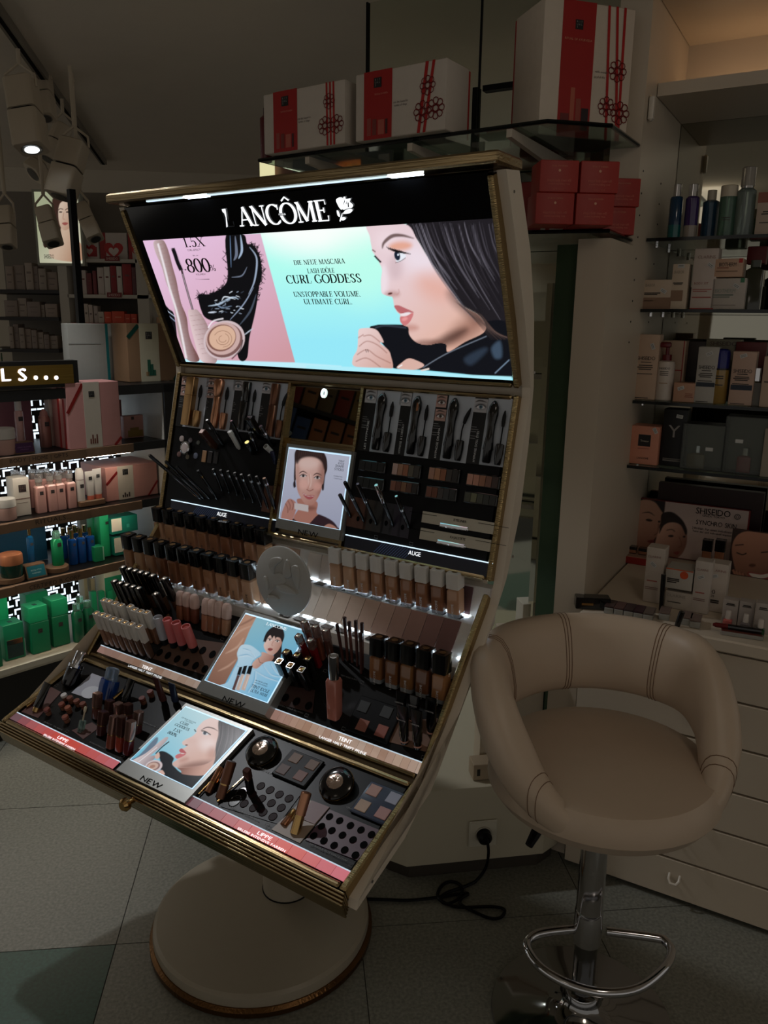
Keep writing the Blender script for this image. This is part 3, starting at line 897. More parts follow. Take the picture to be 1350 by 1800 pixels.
# eye photographs
def eye_art(n, m, skin, iris, brow, shade):
    X, Y = np.meshgrid(np.linspace(0, 10, n), np.linspace(10, 0, m))
    A = Art(X, Y, skin)
    A.ell(5, 5.6, 4.2, 2.4, shade, 1.2)
    A.poly([(1.6, 6), (4, 4.6), (6.5, 4.6), (8.6, 6.2), (6.2, 7.3), (3.6, 7.2)], (226, 222, 222), .3)
    A.ell(5.2, 5.9, 1.5, 1.4, iris, .3); A.ell(5.2, 5.9, .7, .7, (12, 12, 14), .2)
    A.line([(1.3, 6.1), (3.8, 4.4), (6.6, 4.3), (9, 6)], .8, (20, 14, 14), .3)
    A.line([(.6, 2.6), (4, 1.3), (9.2, 2.3)], brow, (40, 30, 28), .4, taper=True)
    return A.c
matte_print = attr_mat('printed_card', 0)
def eye_photo(f, tl, br, par, grey=True, iris=(70, 110, 130), brow=1.2, shade=None):
    u0, u1, v0, v1 = f.rect(tl, br, .006)
    skin = (178, 176, 178) if grey else (186, 150, 138)
    c = eye_art(18, 18, skin, iris, brow, shade or ((120, 120, 124) if grey else (130, 90, 80)))
    grid_obj('eye_photo', u1 - u0, v1 - v0, c, matte_print, par, sub(par, f, (u0 + u1) / 2, (v0 + v1) / 2, .0062))
card_w = M('card_white', (176, 182, 190), .5, noise=.03)
card_k = M('card_black', (12, 12, 14), .4, noise=.05)
brush_k = M('bristle_black', (12, 12, 14), .8, noise=.2)
def mascara(par, f, u0, u1, v0, v1, style, m1, m2, bend=0.):
    """tube and wand lying on a tester card u0..u1, v0..v1"""
    W, H = u1 - u0, v1 - v0
    cu = u0 + W * .30
    r = W * .19
    prof = {'hour': [(.0, .62), (.02, .8), (.20, .85), (.22, .98), (.45, .72), (.62, .74), (.78, 1.), (.9, .9), (.97, .5), (1., .2)],
            'square': [(.0, .95), (.02, 1.), (.62, 1.), (.625, .93), (.635, 1.), (.98, 1.), (1., .93)],
            'wave': [(.0, .7), (.03, .85), (.25, .9), (.5, .72), (.62, .8), (.64, .74), (.66, .86), (.8, 1.08), (.95, 1.1), (1., .85)],
            'plain': [(.0, .95), (.02, 1.), (.58, 1.), (.59, .92), (.6, 1.), (.97, 1.), (1., .9)]}[style]
    mb = MB(); mb.loft([(z * H * .92, q * r, q * r * .8, (r * .2 if style == 'square' else r)) for z, q in prof], 4)
    mb.xf(Matrix.Rotation(-math.pi / 2, 4, 'X'))
    mb.build('mascara_tube', m1, par, sub(par, f, cu, v0 + H * .03, .012))
    cu2 = u0 + W * .72
    mb = MB(); mb.loft([(0, r * .5, r * .5, r), (H * .02, r * .62, r * .62, r), (H * .18, r * .8, r * .8, r), (H * .3, r * .74, r * .74, r), (H * .31, r * .6, r * .6, r)], 4)
    mb.xf(Matrix.Rotation(-math.pi / 2, 4, 'X'))
    mb.build('wand_handle', m2, par, sub(par, f, cu2, v0 + H * .02, .011))
    pts = [(0, 0, 0), (0, H * .16, 0), (bend * .2, H * .28, 0)]
    mb = MB(); mb.tube(pts, W * .025, 6); mb.build('wand_rod', blackm, par, sub(par, f, cu2, v0 + H * .32, .011))
    mb = MB(); mb.tube([(bend * .2, H * .26, 0), (bend * .35, H * .33, 0), (bend * .7, H * .42, 0), (bend, H * .5, 0)], [W * .05, W * .07, W * .065, W * .02], 7)
    mb.build('brush', brush_k, par, sub(par, f, cu2, v0 + H * .32, .011))
rose_g = M('rose_gold', (190, 138, 108), .28, 1., noise=.05)
gold_c = M('soft_gold', (188, 150, 104), .3, 1., noise=.05)
bronze = M('bronze_brown', (112, 76, 58), .3, .8, noise=.05)
gloss_k = M('mascara_black', (9, 9, 10), .14, noise=0, coat=.5)
LC = [((415, 95), (530, 570), [((355, 108), (414, 185)), ((346, 195), (410, 280))], 'square', gold_c, gold_c, False),
      ((650, 112), (762, 592), [((572, 115), (640, 205)), ((565, 220), (630, 300))], 'wave', rose_g, rose_g, False),
      ((895, 135), (1002, 610), [((808, 135), (880, 235))], 'plain', gloss_k, gloss_k, True),
      ((1145, 150), (1248, 668), [((1050, 155), (1130, 262))], 'plain', bronze, bronze, True)]
RC = [((265, 100), (375, 567), [((180, 100), (247, 200))], 'hour', True, 'LES HYPNOSE'), ((517, 122), (622, 598), [((427, 122), (497, 222))], 'hour', True, "HYPNOSE & L'ABSOLU"),
      ((778, 137), (893, 632), [((690, 140), (752, 232)), ((680, 240), (745, 330))], 'hour', False, 'HYPNOSE DRAMA'), ((1062, 157), (1180, 663), [((963, 165), (1043, 270))], 'hour', True, 'HYPNOSE DOLL EYES')]
def vtext(f, s, u, v0, L, h, par, mat=ink_w):
    mb = sans(s, h, xs=1.1)
    k = L / mb.w
    mb.v = [(-v[1], v[0] * k, 0) for v in mb.v]
    mb.build('lettering', mat, par, sub(par, f, u, v0 + L / 2, .0065), smooth=False)
def card(f, K, tl, br, eyes, style, m1, m2, grey, txt=None, iris=(70, 110, 130), bend=0.):
    u0, u1, v0, v1 = f.rect(K(*tl), K(*br), .006)
    e0 = f.px(K(*eyes[0][0]), .006)[0] - .003
    cd = kbox('tester_card', f, e0, u1, v0, v1, .004, .0055, card_k)
    kbox('card_face', f, u0, u1, v0, v1, .0055, .0062, card_w, cd)
    for a, b in eyes:
        eye_photo(f, K(*a), K(*b), cd, grey, iris if grey else (80, 60, 44))
    mascara(cd, f, u0, u1, v0, v1, style, m1, m2, bend)
    H = v1 - v0
    for k in range(5):
        kbox('caption_line', f, e0 + .004, e0 + .004 + .012 + .005 * (k % 2), v1 - H * (.46 + .035 * k + (.03 if k > 2 else 0)), v1 - H * (.45 + .035 * k + (.03 if k > 2 else 0)), .0055, .006, M('caption_grey', (120, 120, 120), .6), cd)
    if txt:
        vtext(f, txt, (e0 + u0) / 2 + .004, v0 + .004, H * .46, .0052, cd)
    return cd
for i, (tl, br, ey, st, m1, m2, g) in enumerate(LC):
    card(FA, C3, tl, br, ey, st, m1, m2, g, bend=(0, 0, 0, .012)[i])
for i, (tl, br, ey, st, g, t) in enumerate(RC):
    card(FA, C4, tl, br, ey, st, gloss_k, gloss_k, g, t, bend=(0, 0, .014, 0)[i])
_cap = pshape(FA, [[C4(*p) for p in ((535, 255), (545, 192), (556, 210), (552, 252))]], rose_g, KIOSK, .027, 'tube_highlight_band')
# eyeshadow palettes on the right eye panel
def palette(label, f, tl, br, cols, group=None, w=.004, name='eyeshadow_palette', tray=None):
    u0, u1, v0, v1 = f.rect(tl, br, w + .008)
    W, H = u1 - u0, v1 - v0
    t = thing(name, label, 'eyeshadow', f.W((u0 + u1) / 2, (v0 + v1) / 2, w), group)
    MB().rbox(-W / 2 - .003, W / 2 + .003, -H / 2 - .003, H / 2 + .003, 0, .007, .0015).build('tray', tray or blackg, t)
    n = len(cols)
    for i, c in enumerate(cols):
        x = -W / 2 + W * i / n
        MB().rbox(x + .0006, x + W / n - .0006, -H / 2, H / 2, .0065, .0085, .0004).build('pan', C(c, .55), t)
    return t
BR = [(150, 112, 96), (150, 104, 76), (132, 82, 58), (70, 62, 52), (44, 40, 38)]
PALS = [((372, 630), (552, 735), [(190, 160, 150), (160, 120, 96), (150, 96, 70), (90, 84, 72), (62, 58, 54)], 'upper row, nearest the mirror'), ((357, 755), (538, 850), [(140, 92, 74), (110, 70, 56), (132, 96, 70), (96, 66, 54), (50, 44, 40)], 'lower row, nearest the mirror'),
        ((634, 660), (830, 770), [(170, 128, 108), (168, 120, 88), (140, 90, 64), (64, 58, 54), (46, 42, 40)], 'upper row, in the middle'), ((614, 797), (810, 900), [(120, 76, 62), (110, 66, 48), (70, 64, 62), (56, 56, 56), (44, 46, 46)], 'lower row, in the middle'),
        ((908, 705), (1120, 812), [(190, 140, 120), (186, 132, 110), (150, 104, 80), (120, 84, 70), (70, 54, 50)], 'upper row, at the right edge'), ((890, 838), (1102, 935), [(74, 76, 64), (110, 110, 84), (70, 72, 62), (56, 58, 54), (50, 50, 48)], 'lower row, at the right edge'),
        ((130, 612), (300, 695), [(26, 26, 26)] * 4, 'dark shades, upper left'), ((116, 730), (288, 822), [(30, 34, 32)] * 4, 'dark shades, lower left')]
for tl, br, c, w_ in PALS:
    palette('slim eyeshadow palette on right eye panel, ' + w_, FA, C4(*tl), C4(*br), c, 'palettes on the right eye panel')
# brown to charcoal swatch bars, drawers and lit footer
sw_c = [(96, 58, 42), (88, 52, 38), (52, 44, 38), (44, 42, 40), (40, 40, 46), (44, 38, 52), (40, 36, 48)]
for i, c in enumerate(sw_c):
    x = 45 + i * 62
    u0, u1, v0, v1 = FA.rect(C4(x + 14, 868 + i * 11), C4(x + 62, 1095 + i * 13), .005)
    kbox('shade_bar', FA, u0, u1, v0, v1, .004, .0052, C(c, .4), KIOSK)
drw = M('drawer_front', (186, 178, 160), .5, noise=.04)
for nm, tl, br, a, b in (('EYELINER', (583, 975), (1085, 1140), (808, 1040), (900, 1050)), ('KAJALSTIFTE', (568, 1095), (1062, 1265), (782, 1164), (892, 1176))):
    u0, u1, v0, v1 = FA.rect(C4(*tl), C4(*br), .014)
    v0, v1 = FA.px(C4((tl[0] + br[0]) / 2, (tl[1] + br[1]) / 2 + 42), .014)[1], FA.px(C4((tl[0] + br[0]) / 2, (tl[1] + br[1]) / 2 - 42), .014)[1]
    d = kbox('drawer', FA, u0, u1, v0, v1, .004, .012, drw, KIOSK)
    kbox('pull_tab', FA, (u0 + u1) / 2 - .04, (u0 + u1) / 2 + .03, v0 - .003, v0 + .006, .010, .016, silver, d, r=.002)
    ptext(FA, nm, C4(*a), C4(*b), 4.6, ink_k, d, .0126)
    for du in (-.10, .07):
        kbox('label_rule', FA, (u0 + u1) / 2 + du - .02, (u0 + u1) / 2 + du + .05, (v0 + v1) / 2 + .006, (v0 + v1) / 2 + .007, .012, .0124, ink_k, d)
navy = M('footer_navy', (14, 20, 40), .3, noise=.1)
def footer(par, f, pl, pr, ph, cols, head, tail, led_line=True, stripes=False, led_m=None):
    """lit strip along the foot of a panel: pl, pr are its upper corners, ph its height in photo pixels"""
    a, b = f.px(pl, .008), f.px(pr, .008)
    mid = ((pl[0] + pr[0]) / 2, (pl[1] + pr[1]) / 2)
    h = f.px(mid, .008)[1] - f.px((mid[0], mid[1] + ph), .008)[1]
    v1 = (a[1] + b[1]) / 2
    bar = kbox('footer_strip', f, a[0], b[0], v1 - h, v1, .004, .007, cols if not isinstance(cols, list) else blackm, par)
    if isinstance(cols, list):
        n = len(cols)
        for i, c in enumerate(cols):
            x0, x1 = a[0] + (b[0] - a[0]) * i / n, a[0] + (b[0] - a[0]) * (i + 1) / n
            kbox('shade_tile', f, x0 + .0006, x1 - .0002, v1 - h, v1, .007, .0078, M('tile_%d_%d_%d' % c, c, .35, emit=.85), bar)
    if led_line:
        kbox('led_line', f, a[0], b[0], v1, v1 + .0022, .005, .0085, led_m or led_soft, bar)
    for t in (head, tail):
        if t:
            ptext(f, t[0], t[1], t[2], t[3], glow_w, bar, .0088)
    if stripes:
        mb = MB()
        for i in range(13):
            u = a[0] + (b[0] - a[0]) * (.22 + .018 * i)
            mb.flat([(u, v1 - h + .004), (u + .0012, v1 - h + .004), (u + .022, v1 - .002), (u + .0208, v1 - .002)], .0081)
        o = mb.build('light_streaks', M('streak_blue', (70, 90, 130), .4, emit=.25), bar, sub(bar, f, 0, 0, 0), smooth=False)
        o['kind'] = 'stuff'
    return bar
footer(KIOSK, FA, C3(255, 1195), C3(1178, 1378), 22, navy, ('AUGE', C3(657, 1313), C3(740, 1328), 7.2), None, stripes=True)
footer(KIOSK, FA, C4(30, 1145), C4(1088, 1360), 24, navy, ('AUGE', C4(482, 1272), C4(570, 1287), 7.6), None, stripes=True)
# little outline squares and captions on the black panels
for f, K, q in ((FA, C4, [(250, 1160), (502, 1210)]), (FT, C6, [(405, 858), (603, 920), (1035, 1060), (305, 1098), (505, 1170), (935, 1325)]), (FT, C5, [(310, 1188), (702, 1322), (838, 1048)]), (FL, C7, [(320, 338), (380, 598), (887, 580), (692, 742)]), (FL, C8, [(462, 648), (912, 862)])):
    for x, y in q:
        u, v = f.px(K(x, y), .006)
        mb = MB(); mb.tube([(-.0045, -.003, 0), (.0045, -.003, 0), (.0045, .003, 0), (-.0045, .003, 0)], .0004, 4, True)
        mb.build('outline_mark', M('caption_grey'), KIOSK, f.m(u, v, .0062 if f is FA else .0075))
# ---- sticks: pens, bottles and tubes that stand in the panels
def stick(f, b, t, w=0.):
    u, v = f.px(b, w)
    B = np.array(f.W(u, v, w))[:3, 3]
    T = onpl(t, k2w(u, 0, 0), KU)
    return B, T
def pen(label, f, b, t, r, body, capm, capf=.35, tip=None, group=None, band=None, w=.004, sq=False):
    B, T = stick(f, b, t, w)
    L = float(np.linalg.norm(T - B))
    o = thing('makeup_pen', label, 'makeup pen', fr_axis(B, T - B, KU), group)
    rr = r * .25 if sq else r
    MB().loft([(0, r * .55, r * .55, rr), (L * .12, r, r, rr), (L * (1 - capf), r, r, rr)], 3).build('barrel', body, o)
    MB().loft([(L * (1 - capf), r * 1.06, r * 1.06, rr), (L * .985, r * 1.06, r * 1.06, rr), (L, r * .85, r * .85, rr)], 3).build('cap', capm, o)
    if band:
        MB().loft([(L * (1 - capf) - .003, r * 1.09, r * 1.09, rr), (L * (1 - capf) + .003, r * 1.09, r * 1.09, rr)], 3).build('band', band, o)
    if tip:
        MB().loft([(L - .0002, r * .8, r * .8, rr), (L + .0006, r * .76, r * .76, rr)], 3).build('end_disc', tip, o)
    return o
pk = M('pen_black', (12, 12, 13), .2, noise=0, coat=.3)
grey_tip = M('pen_end_grey', (120, 118, 114), .3, .3)
E_ = lambda s: s + ', left eye panel'
pen(E_('longest clear-barrelled pen jutting out past the gold edge'), FA, C3(520, 1190), C3(62, 800), .0042, M('pen_smoke', (70, 70, 72), .15, .6, noise=0), pk, .3, tip=silver)
pen(E_('black pen beside the longest clear-barrelled pen'), FA, C3(545, 1185), C3(205, 855), .004, pk, pk)
pen(E_('black pen, third from the gold left edge'), FA, C3(600, 1190), C3(300, 900), .0038, pk, pk)
pen(E_('black pen with a gold band near its top'), FA, C3(660, 1190), C3(490, 935), .0042, pk, pk, .2, band=goldp)
tops = [(622, 925), (688, 932), (752, 942), (812, 955), (870, 970), (938, 978), (1003, 988), (1072, 1003)]
bases = [(700, 1110), (765, 1130), (835, 1150), (900, 1185), (975, 1215), (1048, 1250), (1108, 1270), (1168, 1275)]
for i, (t, b) in enumerate(zip(tops, bases)):
    last = i == 7
    pen(E_('%s-ended black pencil, %s from left in lower row' % ('peach' if last else 'grey', ORD[i])), FA, C3(*b), C3(*t), .0052 if last else .0042, pk, pk, .18,
        tip=M('pen_end_peach', (206, 160, 130), .4) if last else grey_tip, group='pencils in the lower row of the left eye panel', band=silver)
pen(E_('slim black pen, leftmost of the upper cluster'), FA, C3(720, 720), C3(570, 492), .0045, pk, pk, tip=grey_tip)
pen(E_('brown square stick with pale pink end'), FA, C3(650, 740), C3(522, 590), .0075, M('stick_brown', (70, 42, 32), .3), M('stick_brown'), .3, tip=M('pink_end', (222, 190, 176), .4), sq=True)
pen(E_('slim black pen behind the white stick'), FA, C3(880, 690), C3(782, 500), .0042, pk, pk, tip=silver)
pen(E_('round white stick standing in the upper cluster'), FA, C3(855, 745), C3(768, 590), .0062, M('stick_white', (206, 204, 198), .3), M('stick_white'), .25)
pen(E_('black stick with pale end painted as brightly lit'), FA, C3(985, 790), C3(920, 686), .0075, pk, pk, tip=M('painted_end_light', (255, 236, 150), .4, emit=1.0))  # emission on the pale end stands in for light falling on it
pen(E_('thick black square-ended pen, tallest of the upper cluster'), FA, C3(1060, 660), C3(935, 470), .008, pk, pk, sq=True)
pen(E_('slim grey-rimmed pen right of the thick square-ended one'), FA, C3(1150, 720), C3(1040, 545), .005, pk, pk, band=silver)
pen(E_('black pen with silver band pointing down at the right'), FA, C3(1015, 760), C3(945, 600), .0045, pk, pk, band=silver)
pen(E_('short white stick at the right of the upper cluster'), FA, C3(1140, 775), C3(1085, 722), .0065, M('stick_white'), M('stick_white'), .3, tip=grey_tip)
pen(E_('dark blue stick under the short white one'), FA, C3(1175, 880), C3(1140, 770), .0055, M('stick_navy', (22, 26, 48), .3), M('stick_navy'), .3)
R_ = lambda s: s + ' on right eye panel'
PR = [((70, 1020), (-12, 855), pk, 'black pen overlapping the advert frame'), ((165, 1055), (25, 765), pk, 'black pen with clear lower end, first from the advert'), ((255, 1075), (118, 780), pk, 'thin brown-black pencil, second from the advert'), ((375, 1085), (250, 787), silver, 'chrome-capped eye pen, third from the advert'), ((492, 1105), (395, 868), pk, 'short black brow brush pen nearest the drawers')]
for b, t, cm, lb in PR:
    pen(R_(lb), FA, C4(*b), C4(*t), .0042 if cm is pk else .0046, pk, cm, .4, band=silver if 'brow' in lb or 'clear' in lb else None, tip=silver if 'brow' in lb else None)
for x, y in ((120, 1030), (210, 1048), (322, 1062), (440, 1092)):
    u, v = FA.px(C4(x, y), .0055)
    MB().disc(0, 0, .0045, .006).build('pen_hole', ink_k, KIOSK, FA.m(u, v, .0056))
# shadow pans and a silver compact at the left edge of the left eye panel
for x, y, r, c in ((345, 655, 27, (186, 170, 166)), (422, 668, 22, (120, 112, 116)), (490, 690, 19, (112, 118, 112)), (322, 792, 25, (118, 88, 84)), (467, 806, 27, (104, 110, 128)), (395, 815, 22, (120, 112, 96))):
    u, v = FA.px(C3(x, y), .006)
    MB().lathe([(r / 5 * .0015, 0), (r / 5 * .0015, .002), (r / 5 * .0012, .0025)], 20).build('colour_pan', C(c, .5), KIOSK, FA.m(u, v, .004))
u, v = FA.px(C3(382, 735), .01)
cp = thing('powder_compact', 'round silver-rimmed shimmer compact on left eye panel beside gold edge', 'compact', FA.W(u, v, .006))
MB().lathe([(.017, 0), (.018, .004), (.018, .008), (.015, .0095), (.0148, .008), (.0005, .008)], 28).build('case', silver, cp)
MB().lathe([(.0125, .0078), (.011, .0092), (.0005, .0095)], 24).build('powder', C((206, 190, 186), .3), cp)
for k, (x, y, c) in enumerate(((542, 810, (168, 128, 92)), (592, 818, (40, 34, 32)), (645, 822, (34, 30, 30)))):
    u, v = FA.px(C3(x, y), .006)
    MB().rbox(-.0075, .0075, -.0155, .0155, 0, .002, .0004).build('square_pan', C(c, .45), KIOSK, FA.m(u, v, .004))
for k in range(2):
    a, b = (((1078, 1060), (1140, 1310)), ((1150, 1065), (1205, 1320)))[k]
    u0, u1, v0, v1 = FA.rect(C3(*a), C3(*b), .005)
    kbox('shade_bar', FA, u0, u1, v0, v1, .004, .0052, C((92, 56, 40), .4))
# ================================================================ ADVERT LIGHT BOXES
alu = M('advert_frame', (150, 150, 146), .35, .6, noise=.05)
def lightbox(f, tl, tr, bl, br, foot, new_l, new_r, hn, lift=.012):
    a = [f.px(p, lift) for p in (tl, tr, bl, br)]
    u0, u1 = (a[0][0] + a[2][0]) / 2, (a[1][0] + a[3][0]) / 2
    v1, v0 = (a[0][1] + a[1][1]) / 2, (a[2][1] + a[3][1]) / 2
    bx = kbox('advert_box', f, u0, u1, v0, v1, .0, lift, alu, KIOSK)
    H = v1 - v0
    iw, ih = (u1 - u0) * .92, H * (1 - foot) - (u1 - u0) * .04
    cy = v1 - (u1 - u0) * .04 - ih / 2
    kbox('light_edge', f, (u0 + u1) / 2 - iw / 2, (u0 + u1) / 2 + iw / 2, cy - ih / 2, cy + ih / 2, lift, lift + .0012, M('box_glow', (190, 222, 244), .5, emit=1.), bx)
    ptext(f, 'NEW', new_l, new_r, hn, ink_k, bx, lift + .0008, gap=.12)
    w, h = iw * .978, ih * .972
    return bx, (u0 + u1) / 2, cy - ih * .008, w, h, lift + .002
# --- middle of the eye panels: woman holding a stick to her cheek
bx, cu, cv, w, h, z = lightbox(FA, (502, 778), (620, 795), (486, 928), (604, 951), .115, (524, 934.5), (559, 941), 9.5)
mw = FA.W(cu, cv, z)
B8 = lambda *q: [(470 + x / 6., 660 + y / 6.) for x, y in q]
A = art_on(mw, w, h, 110, (196, 200, 222))
A.put(np.ones(A.X.shape), A.grad((206, 210, 230), (176, 180, 204), (560, 790), (560, 920)))
hair = (52, 36, 36)
A.poly(B8((300, 790), (400, 770), (560, 790), (620, 860), (632, 980), (610, 1060), (590, 1200), (560, 1130), (320, 1080), (300, 1180), (280, 1100), (285, 950)), hair, .8)
A.poly(B8((280, 1490), (330, 1400), (320, 1300), (520, 1330), (520, 1450), (600, 1500), (560, 1620), (300, 1560)), (178, 122, 108), .8)
A.poly(B8((130, 1560), (240, 1500), (290, 1520), (400, 1590), (520, 1480), (560, 1470), (680, 1530), (740, 1600), (740, 1650), (130, 1600)), (52, 32, 40), .8)
A.poly(B8((590, 1600), (650, 1565), (720, 1600), (740, 1650), (600, 1630)), (180, 128, 112), .8)
A.poly(B8((302, 900), (330, 850), (430, 815), (540, 840), (590, 930), (600, 1040), (582, 1160), (534, 1290), (470, 1372), (412, 1368), (352, 1290), (315, 1200), (300, 1060)), A.grad((226, 186, 176), (178, 122, 108), (530, 830), (560, 890)), .8)
fm = A.cover(spline(B8((302, 900), (330, 850), (430, 815), (540, 840), (590, 930), (600, 1040), (582, 1160), (534, 1290), (470, 1372), (412, 1368), (352, 1290), (315, 1200), (300, 1060))), .8)
A.ell(470 + 575 / 6, 660 + 1080 / 6, 7, 34, (150, 100, 88), 7, 6, .7, fm); A.ell(470 + 320 / 6, 660 + 1100 / 6, 4, 30, (176, 126, 112), 5, 0, .6, fm); A.ell(470 + 440 / 6, 660 + 1400 / 6, 12, 4, (120, 76, 66), 4, 0, .7); A.ell(470 + 448 / 6, 660 + 1110 / 6, 3, 12, (238, 206, 196), 2.5, 0, .7)
A.poly(B8((296, 900), (300, 800), (420, 775), (560, 800), (616, 900), (600, 990), (575, 920), (520, 875), (440, 862), (360, 880), (318, 930)), hair, 2.4)
for k in range(12):
    A.line(B8((330 + k * 22, 868 - 10 * math.sin(k / 3.5)), (340 + k * 20, 800)), .8, (96, 70, 64), .8, .6, True)
A.ell(470 + 430 / 6, 660 + 930 / 6, 16, 9, (236, 206, 198), 6, 0, .7); A.ell(470 + 385 / 6, 660 + 1150 / 6, 8, 8, (232, 180, 168), 4, 0, .7); A.ell(470 + 530 / 6, 660 + 1170 / 6, 7, 7, (228, 172, 160), 4, 0, .7)
for x, y in ((378, 1058), (528, 1078)):
    A.line(B8((x - 46, y - 22), (x - 4, y - 46), (x + 46, y - 22)), 2., (74, 48, 44), .7, 1, True)
    A.ell(470 + x / 6, 660 + y / 6, 5.6, 2.4, (214, 204, 204), .7); A.ell(470 + x / 6, 660 + y / 6, 2.3, 2.4, (44, 36, 36), .6); A.line(B8((x - 38, y + 2), (x, y - 17), (x + 38, y + 4)), 1.2, (40, 26, 26), .5)
A.line(B8((440, 1040), (448, 1130), (425, 1195)), 1.3, (196, 140, 126), 1.2); A.line(B8((415, 1200), (445, 1218), (485, 1200)), 1.4, (150, 92, 84), .8)
A.poly(B8((370, 1240), (420, 1262), (455, 1262), (498, 1268), (460, 1306), (410, 1296)), (172, 88, 92), .7); A.line(B8((374, 1246), (430, 1272), (494, 1272)), .9, (226, 200, 196), .5)
A.ell(470 + 285 / 6, 660 + 1150 / 6, 2.2, 6, (36, 26, 30), .7); A.ell(470 + 585 / 6, 660 + 1180 / 6, 2, 6, (36, 26, 30), .7)
A.poly(B8((170, 1400), (200, 1330), (240, 1300), (300, 1340), (300, 1420), (250, 1540), (150, 1550), (150, 1460)), (184, 130, 118), .7)
for q in (((215, 1320), (240, 1370), (235, 1420)), ((190, 1350), (215, 1400), (215, 1450)), ((250, 1310), (275, 1360), (260, 1420))):
    A.line(B8(*q), 1.1, (120, 74, 66), .7)
A.poly(B8((285, 1345), (432, 1368), (432, 1440), (285, 1410)), (206, 196, 196), .6, False)
grid_obj('advert_picture', w, h, A.c, attr_mat('poster_glow_soft', .62), bx, sub(bx, FA, cu, cv, z))
ikb = M('poster_ink', (60, 64, 78), .6, noise=0)
for s_, a, b, h_ in (('TEINT', (750, 900), (815, 908), 3.2), ('IDOLE', (748, 925), (810, 933), 3.2), ('SHAPE', (718, 950), (806, 962), 4.6), ('STICKS', (708, 986), (804, 996), 4.6), ('FOUNDATION', (700, 1060), (790, 1070), 2), ('CONTOUR', (700, 1086), (790, 1094), 2)):
    ptext(FA, s_, B8(a)[0], B8(b)[0], h_, ikb, bx, z + .0006)
# --- complexion tray: woman in a pale blouse with three bottles
bx, cu, cv, w, h, z = lightbox(FT, (421, 1066), (531, 1102), (356, 1216), (484, 1265), .12, (392, 1227), (429, 1241), 11, .03)
mw = FT.W(cu, cv, z)
A = art_on(mw, w, h, 150, (110, 190, 222))
TP = lambda *q: [(350 + x / 4.49, 1055 + y / 4.49) for x, y in q]
A.put(np.ones(A.X.shape), A.grad((150, 198, 212), (100, 182, 222), (440, 1080), (470, 1200)))
A.poly(TP((340, 60), (460, 118), (395, 245), (300, 480), (200, 670), (40, 680)), A.grad((190, 146, 122), (136, 98, 82), (430, 1080), (370, 1200)), 1., False)
for q, c in ((((210, 420), (300, 370), (350, 300)), (214, 178, 156)), (((190, 480), (290, 430), (340, 360)), (160, 118, 98)), (((300, 210), (380, 170), (450, 130)), (120, 86, 74)), (((150, 560), (230, 520), (290, 470)), (206, 168, 146)), (((260, 300), (330, 240), (420, 200)), (206, 170, 150))):
    A.line(TP(*q), 3.2, c, 2., .7, True)
A.poly(TP((505, 330), (528, 262), (570, 218), (620, 203), (662, 232), (673, 285), (655, 345), (650, 420), (632, 490), (600, 522), (560, 480), (600, 400), (520, 330)), (30, 24, 26), .8)
A.poly(TP((495, 410), (540, 420), (590, 440), (565, 490), (500, 545), (425, 545), (418, 505), (450, 465), (490, 440)), A.grad((214, 176, 162), (160, 112, 98), (455, 1150), (475, 1165)), .8)
A.poly(TP((335, 355), (400, 355), (455, 390), (486, 428), (430, 470), (412, 520), (455, 540), (520, 490), (590, 488), (650, 560), (668, 660), (570, 860), (170, 700), (225, 645), (275, 545), (306, 480), (300, 415)), A.grad((196, 224, 240), (128, 194, 230), (430, 1140), (475, 1215)), .8)
for q in (((345, 380), (400, 400), (440, 450)), ((310, 440), (380, 430), (430, 460)), ((420, 540), (520, 600), (640, 640)), ((500, 510), (560, 580), (640, 600)), ((440, 560), (430, 640), (380, 720)), ((560, 500), (600, 560), (655, 600)), ((300, 520), (340, 560), (300, 640))):
    A.line(TP(*q), 1.8, (100, 164, 204), 1.4, .7, True); A.line(TP(*[(x + 9, y + 9) for x, y in q]), 1.6, (224, 240, 248), 1.4, .7, True)
A.poly(TP((516, 335), (530, 296), (565, 268), (630, 280), (655, 318), (645, 362), (618, 405), (582, 432), (548, 426), (520, 392), (510, 360)), A.grad((232, 202, 192), (178, 130, 114), (466, 1125), (494, 1138)), .7)
A.poly(TP((516, 322), (535, 262), (580, 226), (640, 236), (668, 290), (654, 330), (640, 300), (612, 292), (604, 306), (592, 282), (576, 302), (562, 276), (540, 300), (526, 330)), (30, 24, 26), .7)
for x, y in ((558, 312), (618, 324)):
    A.ell(350 + x / 4.49, 1055 + y / 4.49, 3.4, 1.7, (226, 214, 210), .5, 12); A.ell(350 + x / 4.49, 1055 + y / 4.49, 1.6, 1.6, (50, 36, 34), .5); A.line(TP((x - 18, y - 6), (x, y - 11), (x + 18, y - 3)), 1., (36, 26, 26), .5)
A.line(TP((588, 322), (574, 350), (580, 360)), 1., (176, 124, 110), .8); A.poly(TP((542, 382), (562, 376), (582, 386), (566, 402), (548, 398)), (156, 84, 80), .6); A.line(TP((544, 388), (580, 389)), .7, (96, 44, 44), .4)
A.line(TP((468, 455), (480, 490), (506, 498)), .7, (60, 44, 40), .4)
for k, (x, y) in enumerate(((318, 528), (352, 520), (392, 520))):
    d = 24 + 4 * k
    A.poly(TP((x, y), (x + d, y - 4), (x + d - 18, y + 66), (x - 20, y + 60)), (12, 12, 16), .6, False); A.poly(TP((x - 18, y + 62), (x + d - 20, y + 68), (x + d - 62, y + 194), (x - 62, y + 186)), (92, 66, 66) if k == 0 else (206, 182, 170), .6, False); A.line(TP((x + 2, y + 76), (x - 34, y + 176)), .8, (240, 232, 226), .6, .8)
grid_obj('advert_picture', w, h, A.c, attr_mat('poster_glow_mid', .75), bx, sub(bx, FT, cu, cv, z))
